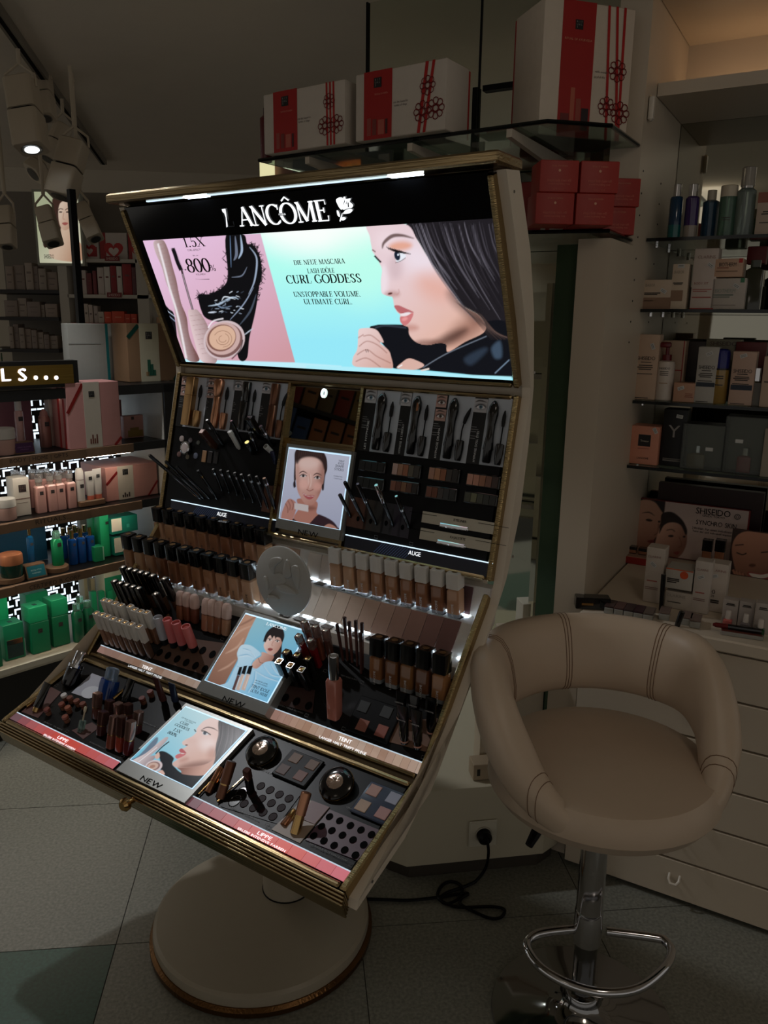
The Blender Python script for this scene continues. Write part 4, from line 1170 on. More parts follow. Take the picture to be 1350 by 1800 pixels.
ptext(FT, 'LANCOME', (469, 1095), (504, 1107), 5.5, M('poster_white', (230, 240, 246), .5, emit=.7), bx, z + .0006, 'serif', thick=.16, thin=.06)
ikd = M('poster_ink_navy', (28, 40, 70), .6, noise=0)
for s_, a, b, h_ in (('TEINT IDOLE', (442, 1205), (473, 1216), 6.4), ('ULTRA WEAR', (441, 1213), (470, 1223), 6.4), ('EIN NEUES LEVEL', (449, 1195.5), (471, 1203), 2.4), ('AN LEICHTIGKEIT', (447, 1199), (470, 1207), 2.4)):
    ptext(FT, s_, a, b, h_, ikd, bx, z + .0006, gap=.04)
# --- lip tray: the screen's advert again
bx, cu, cv, w, h, z = lightbox(FL, (329, 1240), (449, 1279), (200, 1350), (322, 1411), .15, (248, 1367), (284, 1382), 11, .014)
mw = FL.W(cu, cv, z)
A = art_on(mw, w, h, 170, (140, 226, 240))
LQ = lambda *q: [(193 + x / 3.606, 1222 + y / 3.606) for x, y in q]
le = lambda x, y, rx, ry, c, f=.7, r=0, op=1.: A.ell(193 + x / 3.606, 1222 + y / 3.606, rx / 3.606, ry / 3.606, c, f, r, op)
A.put(np.ones(A.X.shape), A.grad((196, 230, 238), (120, 204, 232), (350, 1250), (240, 1340)))
A.poly(LQ((95, 420), (180, 385), (290, 270), (300, 300), (230, 390), (150, 440)), (110, 130, 150), 1.2)
A.poly(LQ((310, 362), (350, 358), (404, 396), (396, 430), (410, 455), (470, 498), (600, 505), (660, 470), (760, 360), (640, 520), (500, 640), (400, 580), (330, 500), (320, 420)), (16, 22, 30), .9)
A.poly(LQ((430, 455), (520, 452), (620, 430), (668, 400), (650, 450), (600, 506), (470, 502), (450, 480)), A.grad((150, 106, 94), (206, 160, 144), (325, 1345), (350, 1362)), .9)
fp_ = [(702, 150), (650, 143), (600, 160), (570, 188), (550, 216), (548, 236), (520, 262), (482, 280), (459, 298), (466, 316), (488, 322), (468, 336), (441, 346), (446, 366), (420, 380), (415, 398), (430, 406), (400, 428), (402, 446), (436, 460), (520, 456), (600, 440), (655, 410), (690, 380), (720, 250)]
A.poly(LQ(*fp_), A.grad((238, 212, 206), (214, 166, 148), (340, 1280), (375, 1345)), .8)
fm = A.cover(spline(LQ(*fp_)), .8)
def lsh(x, y, rx, ry, c, f, r, op):
    t = np.linspace(0, 2 * np.pi, 25)[:-1]; a = np.radians(r)
    P = np.stack([193 + (x + rx * np.cos(t) * np.cos(a) - ry * np.sin(t) * np.sin(a)) / 3.606, 1222 + (y + rx * np.cos(t) * np.sin(a) + ry * np.sin(t) * np.cos(a)) / 3.606], 1)
    A.put(A.cover(P, f) * fm * op, c)
lsh(620, 310, 50, 40, (244, 224, 220), 10, 0, .8); lsh(560, 440, 120, 20, (140, 98, 86), 6, -8, .85); lsh(520, 290, 30, 20, (226, 190, 180), 6, 0, .6); lsh(650, 370, 30, 40, (190, 138, 120), 8, 0, .7); lsh(470, 410, 30, 14, (190, 136, 122), 5, -20, .6)
A.poly(LQ((700, 150), (830, 205), (930, 215), (790, 360), (680, 470), (648, 470), (668, 400), (672, 320), (688, 250)), (38, 33, 37), .9)
for k in range(22):
    x = 700 + k * 9
    A.line(LQ((x, 172 + k * 3), (x - 8, 260 + k * 3), (x - 44 + k, 390 - k * 2)), 1.1, rs.choice([(92, 84, 88), (30, 26, 30), (120, 110, 114), (66, 58, 62)]), .8, .8, True)
A.line(LQ((578, 222), (615, 204), (655, 210), (686, 228)), 2.4, (96, 70, 64), .8, .9, True); le(606, 242, 20, 12, (214, 214, 218), .7, 12); le(602, 240, 10, 11, (44, 56, 72), .6); A.line(LQ((580, 226), (606, 230), (640, 252)), 1.8, (22, 16, 20), .6); A.line(LQ((536, 216), (546, 232)), 1.8, (40, 30, 34), .7)
le(486, 316, 9, 4, (120, 70, 64), .8); A.poly(LQ((440, 348), (458, 338), (486, 368), (460, 366), (446, 362)), (190, 96, 102), .7); A.poly(LQ((416, 384), (446, 370), (482, 374), (450, 394), (424, 402)), (208, 116, 120), .7); le(462, 370, 10, 2.6, (236, 226, 226), .5)
sv = A.grad((226, 212, 214), (140, 124, 132), (265, 1310), (285, 1330))
A.poly(LQ((135, 420), (230, 366), (318, 292), (356, 266), (370, 274), (330, 322), (236, 400), (165, 446)), sv, .7); A.poly(LQ((160, 446), (250, 388), (290, 392), (206, 468)), sv, .7); A.poly(LQ((205, 470), (262, 420), (280, 430), (230, 486)), sv, .7)
A.line(LQ((290, 372), (330, 330), (376, 294)), 1.8, (26, 24, 28), .6); A.line(LQ((180, 425), (300, 330)), 1., (250, 246, 248), .6)
le(278, 450, 56, 38, (224, 208, 210), .8, -14); le(276, 450, 44, 28, (150, 116, 112), .8, -14); le(272, 450, 36, 22, (214, 182, 168), .8, -14); le(270, 452, 18, 10, (180, 136, 120), .8, -14)
A.poly(LQ((300, 492), (330, 474), (348, 500), (322, 508)), (226, 186, 172), .7); A.poly(LQ((286, 385), (310, 362), (316, 392), (296, 404)), (226, 190, 176), .7)
A.poly(LQ((95, 415), (140, 425), (165, 450), (110, 440)), (16, 18, 24), .8)
grid_obj('advert_picture', w, h, A.c, attr_mat('poster_glow_mid', .75), bx, sub(bx, FL, cu, cv, z))
for s_, a, b, h_ in (('CURL', (1020, 543), (1068, 563), 5.4), ('GODDESS', (990, 556), (1070, 588), 5.4), ('1.5X', (983, 584), (1022, 600), 6.4), ('800%', (950, 600), (1000, 620), 6.4)):
    ptext(FL, s_, C7(*a), C7(*b), h_, dark_ink, bx, z + .0006, 'serif', thick=.16, thin=.07)
for s_, a, b in (('DIE NEUE MASCARA', (1028, 516), (1106, 550)), ('LASH IDOLE', (1045, 534), (1090, 552))):
    ptext(FL, s_, C7(*a), C7(*b), 2.4, dark_ink, bx, z + .0006)
# ================================================================ COMPLEXION TRAY
# stepped tiers with shade faces, lit ledges and bottle rows
tray_k = M('tray_black', (10, 9, 9), .35, noise=.1, spec=.25)
tray_b = M('tray_brown', (84, 66, 56), .4, noise=.06)
mb = MB(); mb.extrude_x([(.068, .775), (.074, .812), (.112, .816), (.158, .876), (.192, .880), (.207, .945), (.235, .945), (.235, .86), (.10, .76)], -.490, .490)
mb.build('tier_core', M('tier_glow_white', (220, 214, 206), .5, noise=.02), KIOSK, smooth=False)
F1 = Facet((.111, .818), (.157, .878))      # face between the two ledges
F2 = Facet((.191, .882), (.206, .942))      # face behind the upper ledge
def ledge_x(p, y, z):
    return w2k(onpl(p, k2w(0, y, z), UP))[0]
GX = .0415
shade = [(232, 226, 216), (228, 216, 204), (222, 206, 192), (216, 196, 180), (208, 184, 168), (200, 172, 156), (190, 158, 144), (176, 142, 130), (160, 124, 114), (142, 106, 100), (124, 90, 86), (104, 74, 74)]
xr = np.arange(12) * GX + .015
for i, x in enumerate(xr):
    if x > .47:
        break
    for k, (f, c) in enumerate(((F1, shade[min(i, 11)]), (F2, shade[min(i + 1, 11)]))):
        kbox('shade_face', f, x - GX / 2 + .0008, x + GX / 2 - .0008, .001, f.L - .001, .0, .0022, C(c, .4))
for i in range(12):
    x = -.47 + i * GX
    if x > -.02:
        break
    for f in (F1, F2):
        kbox('shade_face', f, x - GX / 2 + .0008, x + GX / 2 - .0008, .001, f.L - .001, .0, .0022, C((196, 164, 140), .4))
LED1 = M('led_ledge', (214, 236, 255), .5, emit=15.)
for i in range(24):
    x = -.475 + i * GX
    for y0, z0 in ((.100, .8172), (.178, .8812)):
        MB().box(-.012, .012, -.002, .002, 0, .0012).build('ledge_light', LED1, KIOSK, frame((x, y0 + .010, z0), (1, 0, 0), (0, 1, 0), (0, 0, 1)))
for i, x in enumerate(xr):
    if x < .47:
        for y0, z0 in ((.090, .8155), (.170, .8802)):
            MB().rbox(-.014, .014, -.010, .010, 0, .0012, .0005).build('bottle_socket', blackg, KIOSK, frame((x, y0, z0), (1, 0, 0), (0, 1, 0), (0, 0, 1)))
# --- foundation bottles
glassb = lambda c: C(c, .12, coat=.5, noise=.05)
def foundation(label, mw, hw, hb, hc, col, capm, emb, group, name='foundation_bottle'):
    o = thing(name, label, 'foundation', mw, group)
    MB().loft([(0, hw * .95, hw * .95, hw * .3), (.009, hw, hw, hw * .3)], 3).build('glass_foot', M('glass_lit', (226, 232, 236), .1, trans=.7, noise=0), o)
    MB().loft([(.009, hw, hw, hw * .3), (hb - .006, hw, hw, hw * .3), (hb, hw * .72, hw * .72, hw * .3)], 3).build('glass_body', glassb(col), o)
    MB().loft([(hb, hw * .99, hw * .99, hw * .12), (hb + hc - .001, hw * .99, hw * .99, hw * .12), (hb + hc, hw * .93, hw * .93, hw * .12)], 2).build('cap', capm, o)
    MB().disc(0, 0, hw * .5, hw * .5, 0, 8).build('cap_emblem', emb, o, Matrix.Translation((0, 0, hb + hc + .0004)))
    mb = sans('LANCOME', .0034)
    mb.v = [(0, -v[0] , v[1]) for v in mb.v]
    mb.xf(Matrix.Rotation(-math.pi / 2, 4, 'X'))
    mb.v = [(v[0], 0, v[2]) for v in mb.v] if False else mb.v
    return o
def label_v(o, hw, z, L, col, txt='LANCOME'):
    """upright lettering on the front (-y) face of a bottle, reading upwards"""
    mb = sans(txt, 1.)
    k = L / mb.w
    mb.v = [(-v[1] * k * 1.1, -hw - .0004, z + v[0] * k) for v in mb.v]
    mb.build('lettering', col, o, smooth=False)
capk = M('cap_black', (11, 11, 12), .16, noise=0, coat=.4)
capw = M('cap_white', (206, 200, 190), .35, noise=.02)
embg = M('emblem_gold', (150, 116, 74), .3, .8, noise=0)
skin = [(190, 150, 118), (184, 142, 108), (176, 132, 100), (168, 122, 90), (158, 112, 80), (148, 102, 72), (140, 94, 66), (130, 86, 60), (172, 128, 96), (186, 146, 112), (160, 116, 84)]
row = 'row of black-capped foundation bottles'
# upper left row
xa, xb = ledge_x((262, 962), .178, .881), ledge_x((440, 1004), .178, .881)
xl = ledge_x((447, 1061), .094, .817)
proto = {}
def frow(n, xs, y, z, hw, hb, hc, capm, emb, cols, lab, grp, lean=0., ink=ink_k):
    for i in range(n):
        ax = np.array([0, -math.sin(lean), math.cos(lean)])
        m = KM @ fr_axis((xs[i], y, z), ax, (1, 0, 0))
        o = foundation(lab % ORD[i], m, hw, hb, hc, cols[i % len(cols)], capm, emb, grp)
        label_v(o, hw, .016, hb * .5, ink)
frow(10, np.linspace(xl - 9.6 * .0425, xl - .0425 * .6, 10), .178, .8815, .0158, .072, .040, capk, embg, skin, '%s black-capped foundation bottle from the left in upper left row', 'upper left row of black-capped foundation bottles', .12, M('print_brown', (60, 40, 30), .5))
frow(11, np.linspace(xl - 10.3 * .0425, xl, 11), .094, .8175, .0158, .072, .040, capk, embg, skin[::-1], '%s black-capped foundation bottle from the left in lower left row', 'lower left row of black-capped foundation bottles', .12, M('print_brown'))
xs0, xs1 = ledge_x(C6(478, 405), .174, .8815), ledge_x(C6(1100, 562), .174, .8815)
frow(9, np.linspace(xs0, xs1, 9), .174, .8815, .0150, .066, .036, capw, embg, skin, '%s white-capped foundation bottle from the left in right row', 'row of white-capped foundation bottles', .10, ink_w)
# five black-capped bottles on the tray below
TB = kbox('tray_base', FT, -.49, .49, .012, FT.L, -.02, .004, tray_k)
fb = [((690, 908), (695, 672)), ((775, 935), (780, 690)), ((855, 960), (862, 708)), ((938, 985), (948, 733)), ((1025, 1018), (1038, 758))]
for i, (b, t) in enumerate(fb):
    B, T = stick(FT, C6(*b), C6(*t), .004)
    L = float(np.linalg.norm(T - B))
    o = foundation('%s black-capped bottle from the left among five on right tray' % ORD[i], fr_axis(B, T - B, KU), .0152, L * .6, L * .4, [(126, 84, 52), (112, 72, 44), (128, 88, 52), (104, 66, 44), (150, 104, 66)][i], capk, embg, 'five black-capped bottles on the right tray')
    label_v(o, .0152, .012, L * .3, ink_w)
# emblem disc with an embossed rose
P0 = np.array([ledge_x((498, 1076), .085, .822), .066, .0])
dz = w2k(onpl((498, 1021), k2w(0, .066, 0), KY))
dc = thing('emblem_disc', 'round pale grey disc with embossed rose standing before the bottles', 'emblem', KM @ frame((dz[0], .066, dz[2]), (1, 0, 0), (0, 0, 1), (0, -1, 0)))
RD = .083
discm = M('disc_grey', (168, 166, 160), .45, noise=.02)
MB().lathe([(RD - .002, -.004), (RD, -.002), (RD, .002), (RD - .003, .004), (.0005, .0042)], 56).build('disc', discm, dc)
def rp(*q):
    return [((x - 180) / 137. * RD, -(y - 370) / 172. * RD) for x, y in q]
for q, hgt in ((((115, 300), (130, 265), (170, 250), (186, 262), (150, 300), (142, 340), (130, 340)), .0030), (((186, 330), (200, 260), (215, 255), (226, 290), (232, 330), (205, 350)), .0034), (((228, 285), (262, 272), (272, 330), (262, 395), (240, 350)), .0030), (((150, 400), (200, 378), (262, 412), (215, 424), (170, 420)), .0036), (((88, 370), (104, 365), (115, 400), (112, 430), (96, 424)), .0034), (((108, 460), (140, 446), (168, 462), (140, 478), (114, 476)), .0034), (((142, 340), (190, 330), (200, 372), (150, 400)), .002)):
    P = [tuple(p) for p in spline(rp(*q), True, 4)]
    cx, cy = np.mean([p[0] for p in P]), np.mean([p[1] for p in P])
    mb = MB()
    n = len(P)
    ring = lambda s, z: [(cx + (p[0] - cx) * s, cy + (p[1] - cy) * s, z) for p in P]
    vs = ring(1., .004) + ring(.9, .004 + hgt * 1.4) + ring(.6, .004 + hgt * 1.8)
    mb.add(vs, [(r * n + j, r * n + (j + 1) % n, (r + 1) * n + (j + 1) % n, (r + 1) * n + j) for r in (0, 1) for j in range(n)] + [tuple(range(2 * n, 3 * n))])
    a = sum(P[i][0] * P[(i + 1) % n][1] - P[(i + 1) % n][0] * P[i][1] for i in range(n))
    if a < 0:
        mb.f = [f[::-1] for f in mb.f]
    mb.build('petal_relief', discm, dc)
MB().tube([(*p, .005) for p in rp((150, 400), (120, 440), (100, 485))], .0016, 6).build('stem_relief', discm, dc)
# --- wand concealers leaning out of the left tray
def wand(label, f, b, t, r, body, cap, capf, emb, group, name='concealer', w=.004, cat='concealer'):
    B, T = stick(f, b, t, w)
    L = float(np.linalg.norm(T - B))
    o = thing(name, label, cat, fr_axis(B, T - B, KU), group)
    MB().loft([(0, r * .92, r * .92, r * .3), (L * (1 - capf), r * .92, r * .92, r * .3)], 2).build('vial', body, o)
    MB().loft([(L * (1 - capf), r, r, r * .2), (L - .001, r, r, r * .2), (L, r * .9, r * .9, r * .2)], 2).build('cap', cap, o)
    MB().loft([(L, r * .72, r * .72, r * .1), (L + .0008, r * .6, r * .6, r * .1)], 2).build('cap_plate', emb, o)
    return o
t1 = [(795, 757), (835, 765), (880, 782), (925, 797), (995, 805), (1030, 830), (1075, 844), (1122, 852)]
t2 = [(735, 857), (780, 869), (820, 882), (865, 901), (915, 915), (955, 930), (1005, 942), (1065, 960)]
for i in range(8):
    x, y = t1[i]
    wand('%s white-capped concealer from the left in rear left row' % ORD[i], FT, CB4(x + 88, y + 232), CB4(x, y), .0078, C((190 - 8 * i, 148 - 8 * i, 118 - 7 * i), .2), capw, .5, embg, 'rear row of white-capped concealers')
for i in range(8):
    x, y = t2[i]
    wand('%s white-capped concealer from the left in front left row' % ORD[i], FT, CB4(x + 92, y + 232), CB4(x, y), .0078, C((150 - 9 * i, 112 - 7 * i, 92 - 6 * i), .2), capw, .5, embg, 'front row of white-capped concealers')
for i, (x, y) in enumerate([(140, 540), (185, 552), (226, 563), (264, 574), (305, 584), (347, 598), (430, 620)]):
    wand('%s black-capped concealer from the left in rear left cluster' % ORD[i], FT, C5(x + 110, y + 240), C5(x, y), .0080, C((140 - 8 * i, 100 - 6 * i, 76 - 5 * i), .2), capk, .62, M('plate_silver', (190, 176, 160), .25, .8, noise=0), 'rear black-capped concealers')
for i, (x, y) in enumerate([(82, 637), (122, 650), (167, 664), (210, 676), (250, 687), (370, 726)]):
    wand('%s black-capped concealer from the left in front left cluster' % ORD[i], FT, C5(x + 105, y + 232), C5(x, y), .0080, C((158 - 9 * i, 110 - 6 * i, 84 - 5 * i), .2), capk, .62, M('plate_silver'), 'front black-capped concealers')
# --- rounded skin-tint bottles with pinkish caps
def tint(label, b, t, r, col, group):
    B, T = stick(FT, b, t, .004)
    L = float(np.linalg.norm(T - B))
    o = thing('skin_tint_bottle', label, 'foundation', fr_axis(B, T - B, KU), group)
    MB().loft([(0, r * .8, r * .6, r * .5), (.004, r, r * .8, r * .6), (L * .5, r, r * .8, r * .6)], 4).build('bottle', glassb(col), o)
    MB().loft([(L * .5, r * .8, r * .7, r * .5), (L * .54, r * .8, r * .7, r * .5)], 4).build('collar', C((150, 110, 92), .4), o)
    MB().loft([(L * .54, r * 1.02, r * .86, r * .6), (L * .8, r * 1.02, r * .86, r * .6), (L * .94, r * .94, r * .74, r * .6), (L, r * .66, r * .45, r * .4)], 4).build('cap', M('cap_blush', (206, 176, 164), .3, noise=.02), o)
for i, (b, t) in enumerate([((548, 905), (545, 712)), ((598, 915), (590, 722)), ((648, 932), (642, 735)), ((722, 985), (728, 762)), ((765, 995), (770, 770)), ((808, 1008), (818, 782)), ((862, 1018), (870, 798))]):
    tint('%s skin tint bottle with blush cap from the left beside middle advert' % ORD[i], C5(*b), C5(*t), .0112, [(150, 98, 70), (128, 78, 54), (112, 66, 46), (176, 128, 100), (160, 112, 84), (138, 92, 66), (184, 138, 108)][i], 'skin tint bottles with blush caps')
# --- open stick tubes leaning to the left
for i, (b, t, c, lb) in enumerate([((440, 1075), (385, 890), (176, 176, 182), 'pale grey'), ((505, 1095), (450, 905), (206, 110, 108), 'coral'), ((570, 1110), (512, 928), (196, 100, 98), 'coral'), ((645, 1125), (580, 955), (204, 106, 100), 'coral')]):
    B, T = stick(FT, C5(*b), C5(*t), .004)
    L = float(np.linalg.norm(T - B))
    lab = {0: 'pale grey stick tube left of the three coral tubes', 1: 'leftmost coral stick tube, open end with pale rim', 2: 'middle coral stick tube with dark open end', 3: 'rightmost coral stick tube, closest to the dark holes'}[i]
    o = thing('blush_stick', lab, 'blush stick', fr_axis(B, T - B, KU), 'stick tubes on the left tray')
    r = .0115
    MB().lathe([(r * .9, 0), (r * .95, L * .2)], 20).build('base', blackm, o)
    MB().lathe([(r, L * .2), (r, L - .001), (r * .95, L), (r * .86, L), (r * .84, L - .006), (.0004, L - .0061)], 24).build('sleeve', C(c, .4), o)
    if i:
        MB().lathe([(r * .82, L - .007), (.0004, L - .0062 + (.006 if i == 3 else 0))], 20).build('stick_end', C((96, 50, 48) if i == 2 else (188, 96, 92), .5), o)
# tester holes and little captions
brn_plate = M('plate_brown', (92, 66, 54), .4, noise=.05)
def holes(f, K, pts, rx, ry, w=.006, m=None, name='tester_hole'):
    for x, y in pts:
        u, v = f.px(K(x, y), w)
        mb = MB(); mb.lathe([(rx, 0), (rx * 1.04, .0006), (rx * .96, .0009), (rx * .9, .0003), (.0003, .0003)], 18)
        mb.v = [(p[0], p[1] * ry / rx, p[2]) for p in mb.v]
        mb.build(name, m or ink_k, KIOSK, f.m(u, v, w))
def plate(f, K, quad, w0, w1, mat, name='tester_plate', par=KIOSK):
    P = [tuple(f.px(K(*q), w1)) for q in quad]
    mb = MB(); mb.prism(P, w0, w1)
    return mb.build(name, mat, par, f.m(0, 0, 0), smooth=False)
plate(FT, C5, ((610, 1040), (860, 1075), (760, 1310), (350, 1180), (420, 1090)), .004, .0055, brn_plate)
holes(FT, C5, [(400, 1140), (458, 1160), (522, 1185), (585, 1210), (650, 1232), (715, 1255), (642, 1105), (700, 1125), (768, 1152)], .0085, .0098)
def caption(f, K, lines, mat=None, w=.0062):
    for s_, a, b, h_ in lines:
        ptext(f, s_, K(*a), K(*b), h_, mat or M('caption_grey'), KIOSK, w, gap=.05)
# swatch strips and lettering at the foot of the tray
tn = [(206, 160, 146), (206, 164, 148), (202, 160, 142), (212, 172, 150), (206, 166, 142), (200, 158, 132), (216, 180, 156), (222, 188, 166), (204, 164, 140), (214, 178, 158), (222, 190, 168), (212, 176, 154), (218, 186, 166), (226, 198, 180)]
fl = footer(KIOSK, FT, C7(572, 106), C7(1150, 330), 14, [tuple(int(v * .62) for v in c) for c in tn], ('TEINT', C7(802, 228), C7(858, 247), 6.4), ('LANGER HALT TRIFFT PFLEGE', C7(724, 226), C7(915, 292), 4.2), True, led_m=M('led_thin', (200, 220, 235), .5, emit=.6))
fr_ = footer(KIOSK, FT, C8(500, 22), C8(1320, 318), 21, [tuple(int(v * .7) for v in c) for c in (tn + tn[6:])], ('TEINT', C8(845, 176), C8(915, 198), 7.4), ('LANGER HALT TRIFFT PFLEGE', C8(738, 172), C8(995, 258), 5.2), True, led_m=M('led_thin'))
# --- right tray: black nib bottles with gold tops
for i, (t, b) in enumerate([((155, 803), (205, 915)), ((193, 752), (235, 880)), ((250, 768), (285, 880)), ((215, 825), (262, 930)), ((310, 787), (340, 900)), ((275, 848), (318, 950))]):
    lab = ['lowest left', 'topmost left', 'upper middle', 'lower middle', 'rightmost', 'lowest right'][i]
    wand('black lip lacquer wand with round gold top, %s in its cluster of six' % lab, FT, C6(*b), C6(*t), .0088, C((22, 18, 18), .2), capk, .7, goldp, 'cluster of gold-topped black wands', 'lip_lacquer', cat='lip lacquer')
# gloss tubes and pencils behind
for i, (t, b, c) in enumerate([((290, 590), (335, 760), (120, 66, 56)), ((350, 615), (390, 790), (132, 74, 54)), ((405, 635), (440, 800), (86, 56, 48)), ((258, 665), (310, 800), (140, 24, 30)), ((322, 690), (370, 830), (132, 22, 28))]):
    lab = ['rust', 'amber', 'brown', 'red, left one', 'red, right one'][i]
    wand('clear-capped lip gloss beside middle advert, %s' % lab, FT, C6(*b), C6(*t), .0075, C(c, .12, coat=.5), M('cap_smoke', (150, 120, 112), .08, trans=.6, noise=0), .3, M('plate_silver'), 'glosses beside the middle advert', 'lip_gloss', cat='lip gloss')
for i, (t, b) in enumerate([((467, 603), (500, 800)), ((508, 566), (525, 800)), ((533, 590), (550, 810)), ((568, 584), (578, 830)), ((602, 596), (605, 850)), ((596, 650), (598, 870))]):
    B, T = stick(FT, C6(*b), C6(*t), .004)
    L = float(np.linalg.norm(T - B))
    o = thing('lip_pencil', '%s brown lip pencil from the left in its upright bunch' % ORD[i], 'pencil', fr_axis(B, T - B, KU), 'upright lip pencils')
    cm = C([(70, 40, 36), (84, 48, 40), (92, 54, 46), (78, 44, 38), (96, 58, 50), (74, 42, 38)][i], .35)
    MB().loft([(0, .0030, .0030, .003), (L * .78, .0036, .0036, .003)], 3).build('barrel', cm, o)
    MB().loft([(L * .78, .0039, .0039, .003), (L - .001, .0039, .0039, .003), (L, .003, .003, .003)], 3).build('cap', C((50, 30, 28), .3), o)
# silver-capped highlighter bottle
B, T = stick(FT, C6(455, 1108), C6(448, 772), .004)
L = float(np.linalg.norm(T - B))
o = thing('liquid_highlighter', 'tall pink bottle with shiny silver cap in middle of right tray', 'makeup bottle', fr_axis(B, T - B, KU))
MB().loft([(0, .0125, .0125, .004), (L * .6, .0135, .0135, .004), (L * .63, .0118, .0118, .005)], 3).build('bottle', C((176, 110, 96), .15, coat=.5), o)
MB().lathe([(.0112, L * .63), (.0112, L * .98), (.0105, L), (.0085, L), (.008, L - .0015), (.0003, L - .0015)], 24).build('cap', silver, o)
# plates: six dark circles, quad pans, black tubes
plate(FT, C6, ((165, 930), (350, 960), (335, 1085), (140, 1030)), .004, .0055, M('plate_wine', (58, 36, 34), .4, noise=.05))
holes(FT, C6, [(190, 1002), (250, 1022), (315, 1045)], .0085, .0092, .0056)
def quadpal(label, f, K, cen, hw, hh, cols, shell, w=.004):
    cs = [f.px(K(*c), w + .006) for c in cen]
    cu, cv = np.mean([c[0] for c in cs]), np.mean([c[1] for c in cs])
    W = max(abs(c[0] - cu) for c in cs) + hw + .006
    H = max(abs(c[1] - cv) for c in cs) + hh + .006
    t = thing('eyeshadow_quad', label, 'eyeshadow', f.W(cu, cv, w))
    MB().rbox(-W, W, -H, H, 0, .006, .002).build('case', shell, t)
    for c, k in zip(cs, cols):
        MB().rbox(c[0] - cu - hw, c[0] - cu + hw, c[1] - cv - hh, c[1] - cv + hh, .0055, .0075, .0008).build('pan', C(k, .5), t)
quadpal('four-pan blush palette with two dark and two rosy pans on right tray', FT, C6, [(612, 1050), (735, 1080), (605, 1150), (708, 1182)], .0125, .0125, [(34, 36, 36), (40, 42, 42), (140, 86, 72), (146, 84, 72)], blackm)
plate(FT, C6, ((780, 1130), (1030, 1110), (975, 1300), (750, 1240)), .004, .005, M('plate_peach', (120, 88, 70), .45, noise=.05))
for i, (t, b) in enumerate([((822, 1045), (832, 1245)), ((897, 1068), (903, 1272)), ((975, 1000), (975, 1198)), ((815, 970), (812, 1120)), ((888, 992), (880, 1130))]):
    B, T = stick(FT, C6(*b), C6(*t), .005)
    L = float(np.linalg.norm(T - B))
    lab = ['front left', 'front middle', 'front right', 'rear left', 'rear right'][i]
    o = thing('primer_tube', 'black squeeze tube with white lettering, %s of five' % lab, 'cream tube', fr_axis(B, T - B, KU), 'black squeeze tubes on the right tray')
    MB().loft([(0, .0078, .0078, .008), (L * .2, .0082, .0082, .008), (L * .2, .0098, .0098, .01), (L * .32, .0102, .0095, .01), (L * .95, .0125, .002, .002), (L, .0125, .0016, .0016)], 4).build('tube', capk, o)
    MB().lathe([(.0086, L * .05), (.0086, L * .09)], 18).build('band', C((190, 140, 122), .3), o)
    mb = sans('LANCOME', .003); mb.v = [(v[0], -.0095 + v[1] * 0, v[1] + L * .66) for v in mb.v]
    mb.v = [(v[0], -.0075, v[2]) for v in mb.v]
    mb.build('lettering', ink_w, o, smooth=False)
caption(FT, C6, [('TEINT IDOLE ULTRA', (487, 880), (575, 905), 2.6), ('SKIN FEELS GOOD', (155, 1040), (285, 1085), 2.6), ('BLUSH SUBTIL', (600, 1200), (660, 1222), 2.6), ('EFFACERNES', (800, 1265), (880, 1292), 2.6), ('NUDE', (365, 1105), (490, 1160), 2.6)][:3])
# ================================================================ LIP TRAY
kbox('tray_base', FL, -.49, .49, .014, FL.L - .01, -.02, .004, tray_k)
lp = [(118, 84, 92), (150, 82, 88), (178, 92, 94), (196, 92, 92), (204, 84, 80), (212, 80, 70), (214, 74, 62), (212, 78, 66), (206, 86, 80), (204, 92, 90), (206, 98, 100), (206, 104, 112)]
footer(KIOSK, FL, C7(90, 488), C7(676, 770), 17, [tuple(int(v * .8) for v in c) for c in lp], ('LIPPE', C7(327, 628), C7(384, 652), 6.4), ('ERLEBE INTENSIVE FARBEN', C7(246, 616), C7(425, 698), 4.4), True, led_m=M('led_thin'))
lp2 = [(120, 76, 84), (150, 80, 88), (168, 84, 90), (186, 88, 92), (202, 92, 92), (214, 92, 88), (222, 92, 84), (226, 92, 82), (224, 98, 90), (222, 106, 106), (222, 112, 120), (226, 118, 130)]
footer(KIOSK, FL, C8(40, 498), C8(925, 890), 21, [tuple(int(v * .8) for v in c) for c in lp2], ('LIPPE', C8(407, 688), C8(486, 718), 7.2), ('ERLEBE INTENSIVE FARBEN', C8(302, 662), C8(557, 786), 5.2), True, led_m=M('led_thin'))
# left: dropper bottle, blue remover, white card, little jars, tubes
def bottle(label, name, cat, f, b, t, secs, cap, bodym, capm, group=None, w=.004, neck=None):
    B, T = stick(f, b, t, w)
    L = float(np.linalg.norm(T - B))
    o = thing(name, label, cat, fr_axis(B, T - B, KU), group)
    MB().loft([(z * L, hx, hy, r) for z, hx, hy, r in secs], 4).build('bottle', bodym, o)
    MB().loft([(z * L, hx, hy, r) for z, hx, hy, r in cap], 4).build('cap', capm, o)
    if neck:
        MB().loft([(z * L, hx, hy, r) for z, hx, hy, r in neck[0]], 4).build('collar', neck[1], o)
    return o
bottle('dark serum bottle with tall chrome cap at back of left lip tray', 'serum_bottle', 'serum', FL, C7(385, 338), C7(462, 145), [(0, .017, .017, .017), (.05, .019, .019, .019), (.5, .019, .019, .019), (.54, .016, .016, .016)], [(.62, .0125, .0125, .0125), (.97, .0125, .0125, .0125), (1, .011, .011, .011)], C((20, 20, 24), .15, coat=.4), silver, neck=([(.53, .019, .019, .019), (.62, .019, .019, .019)], silver))
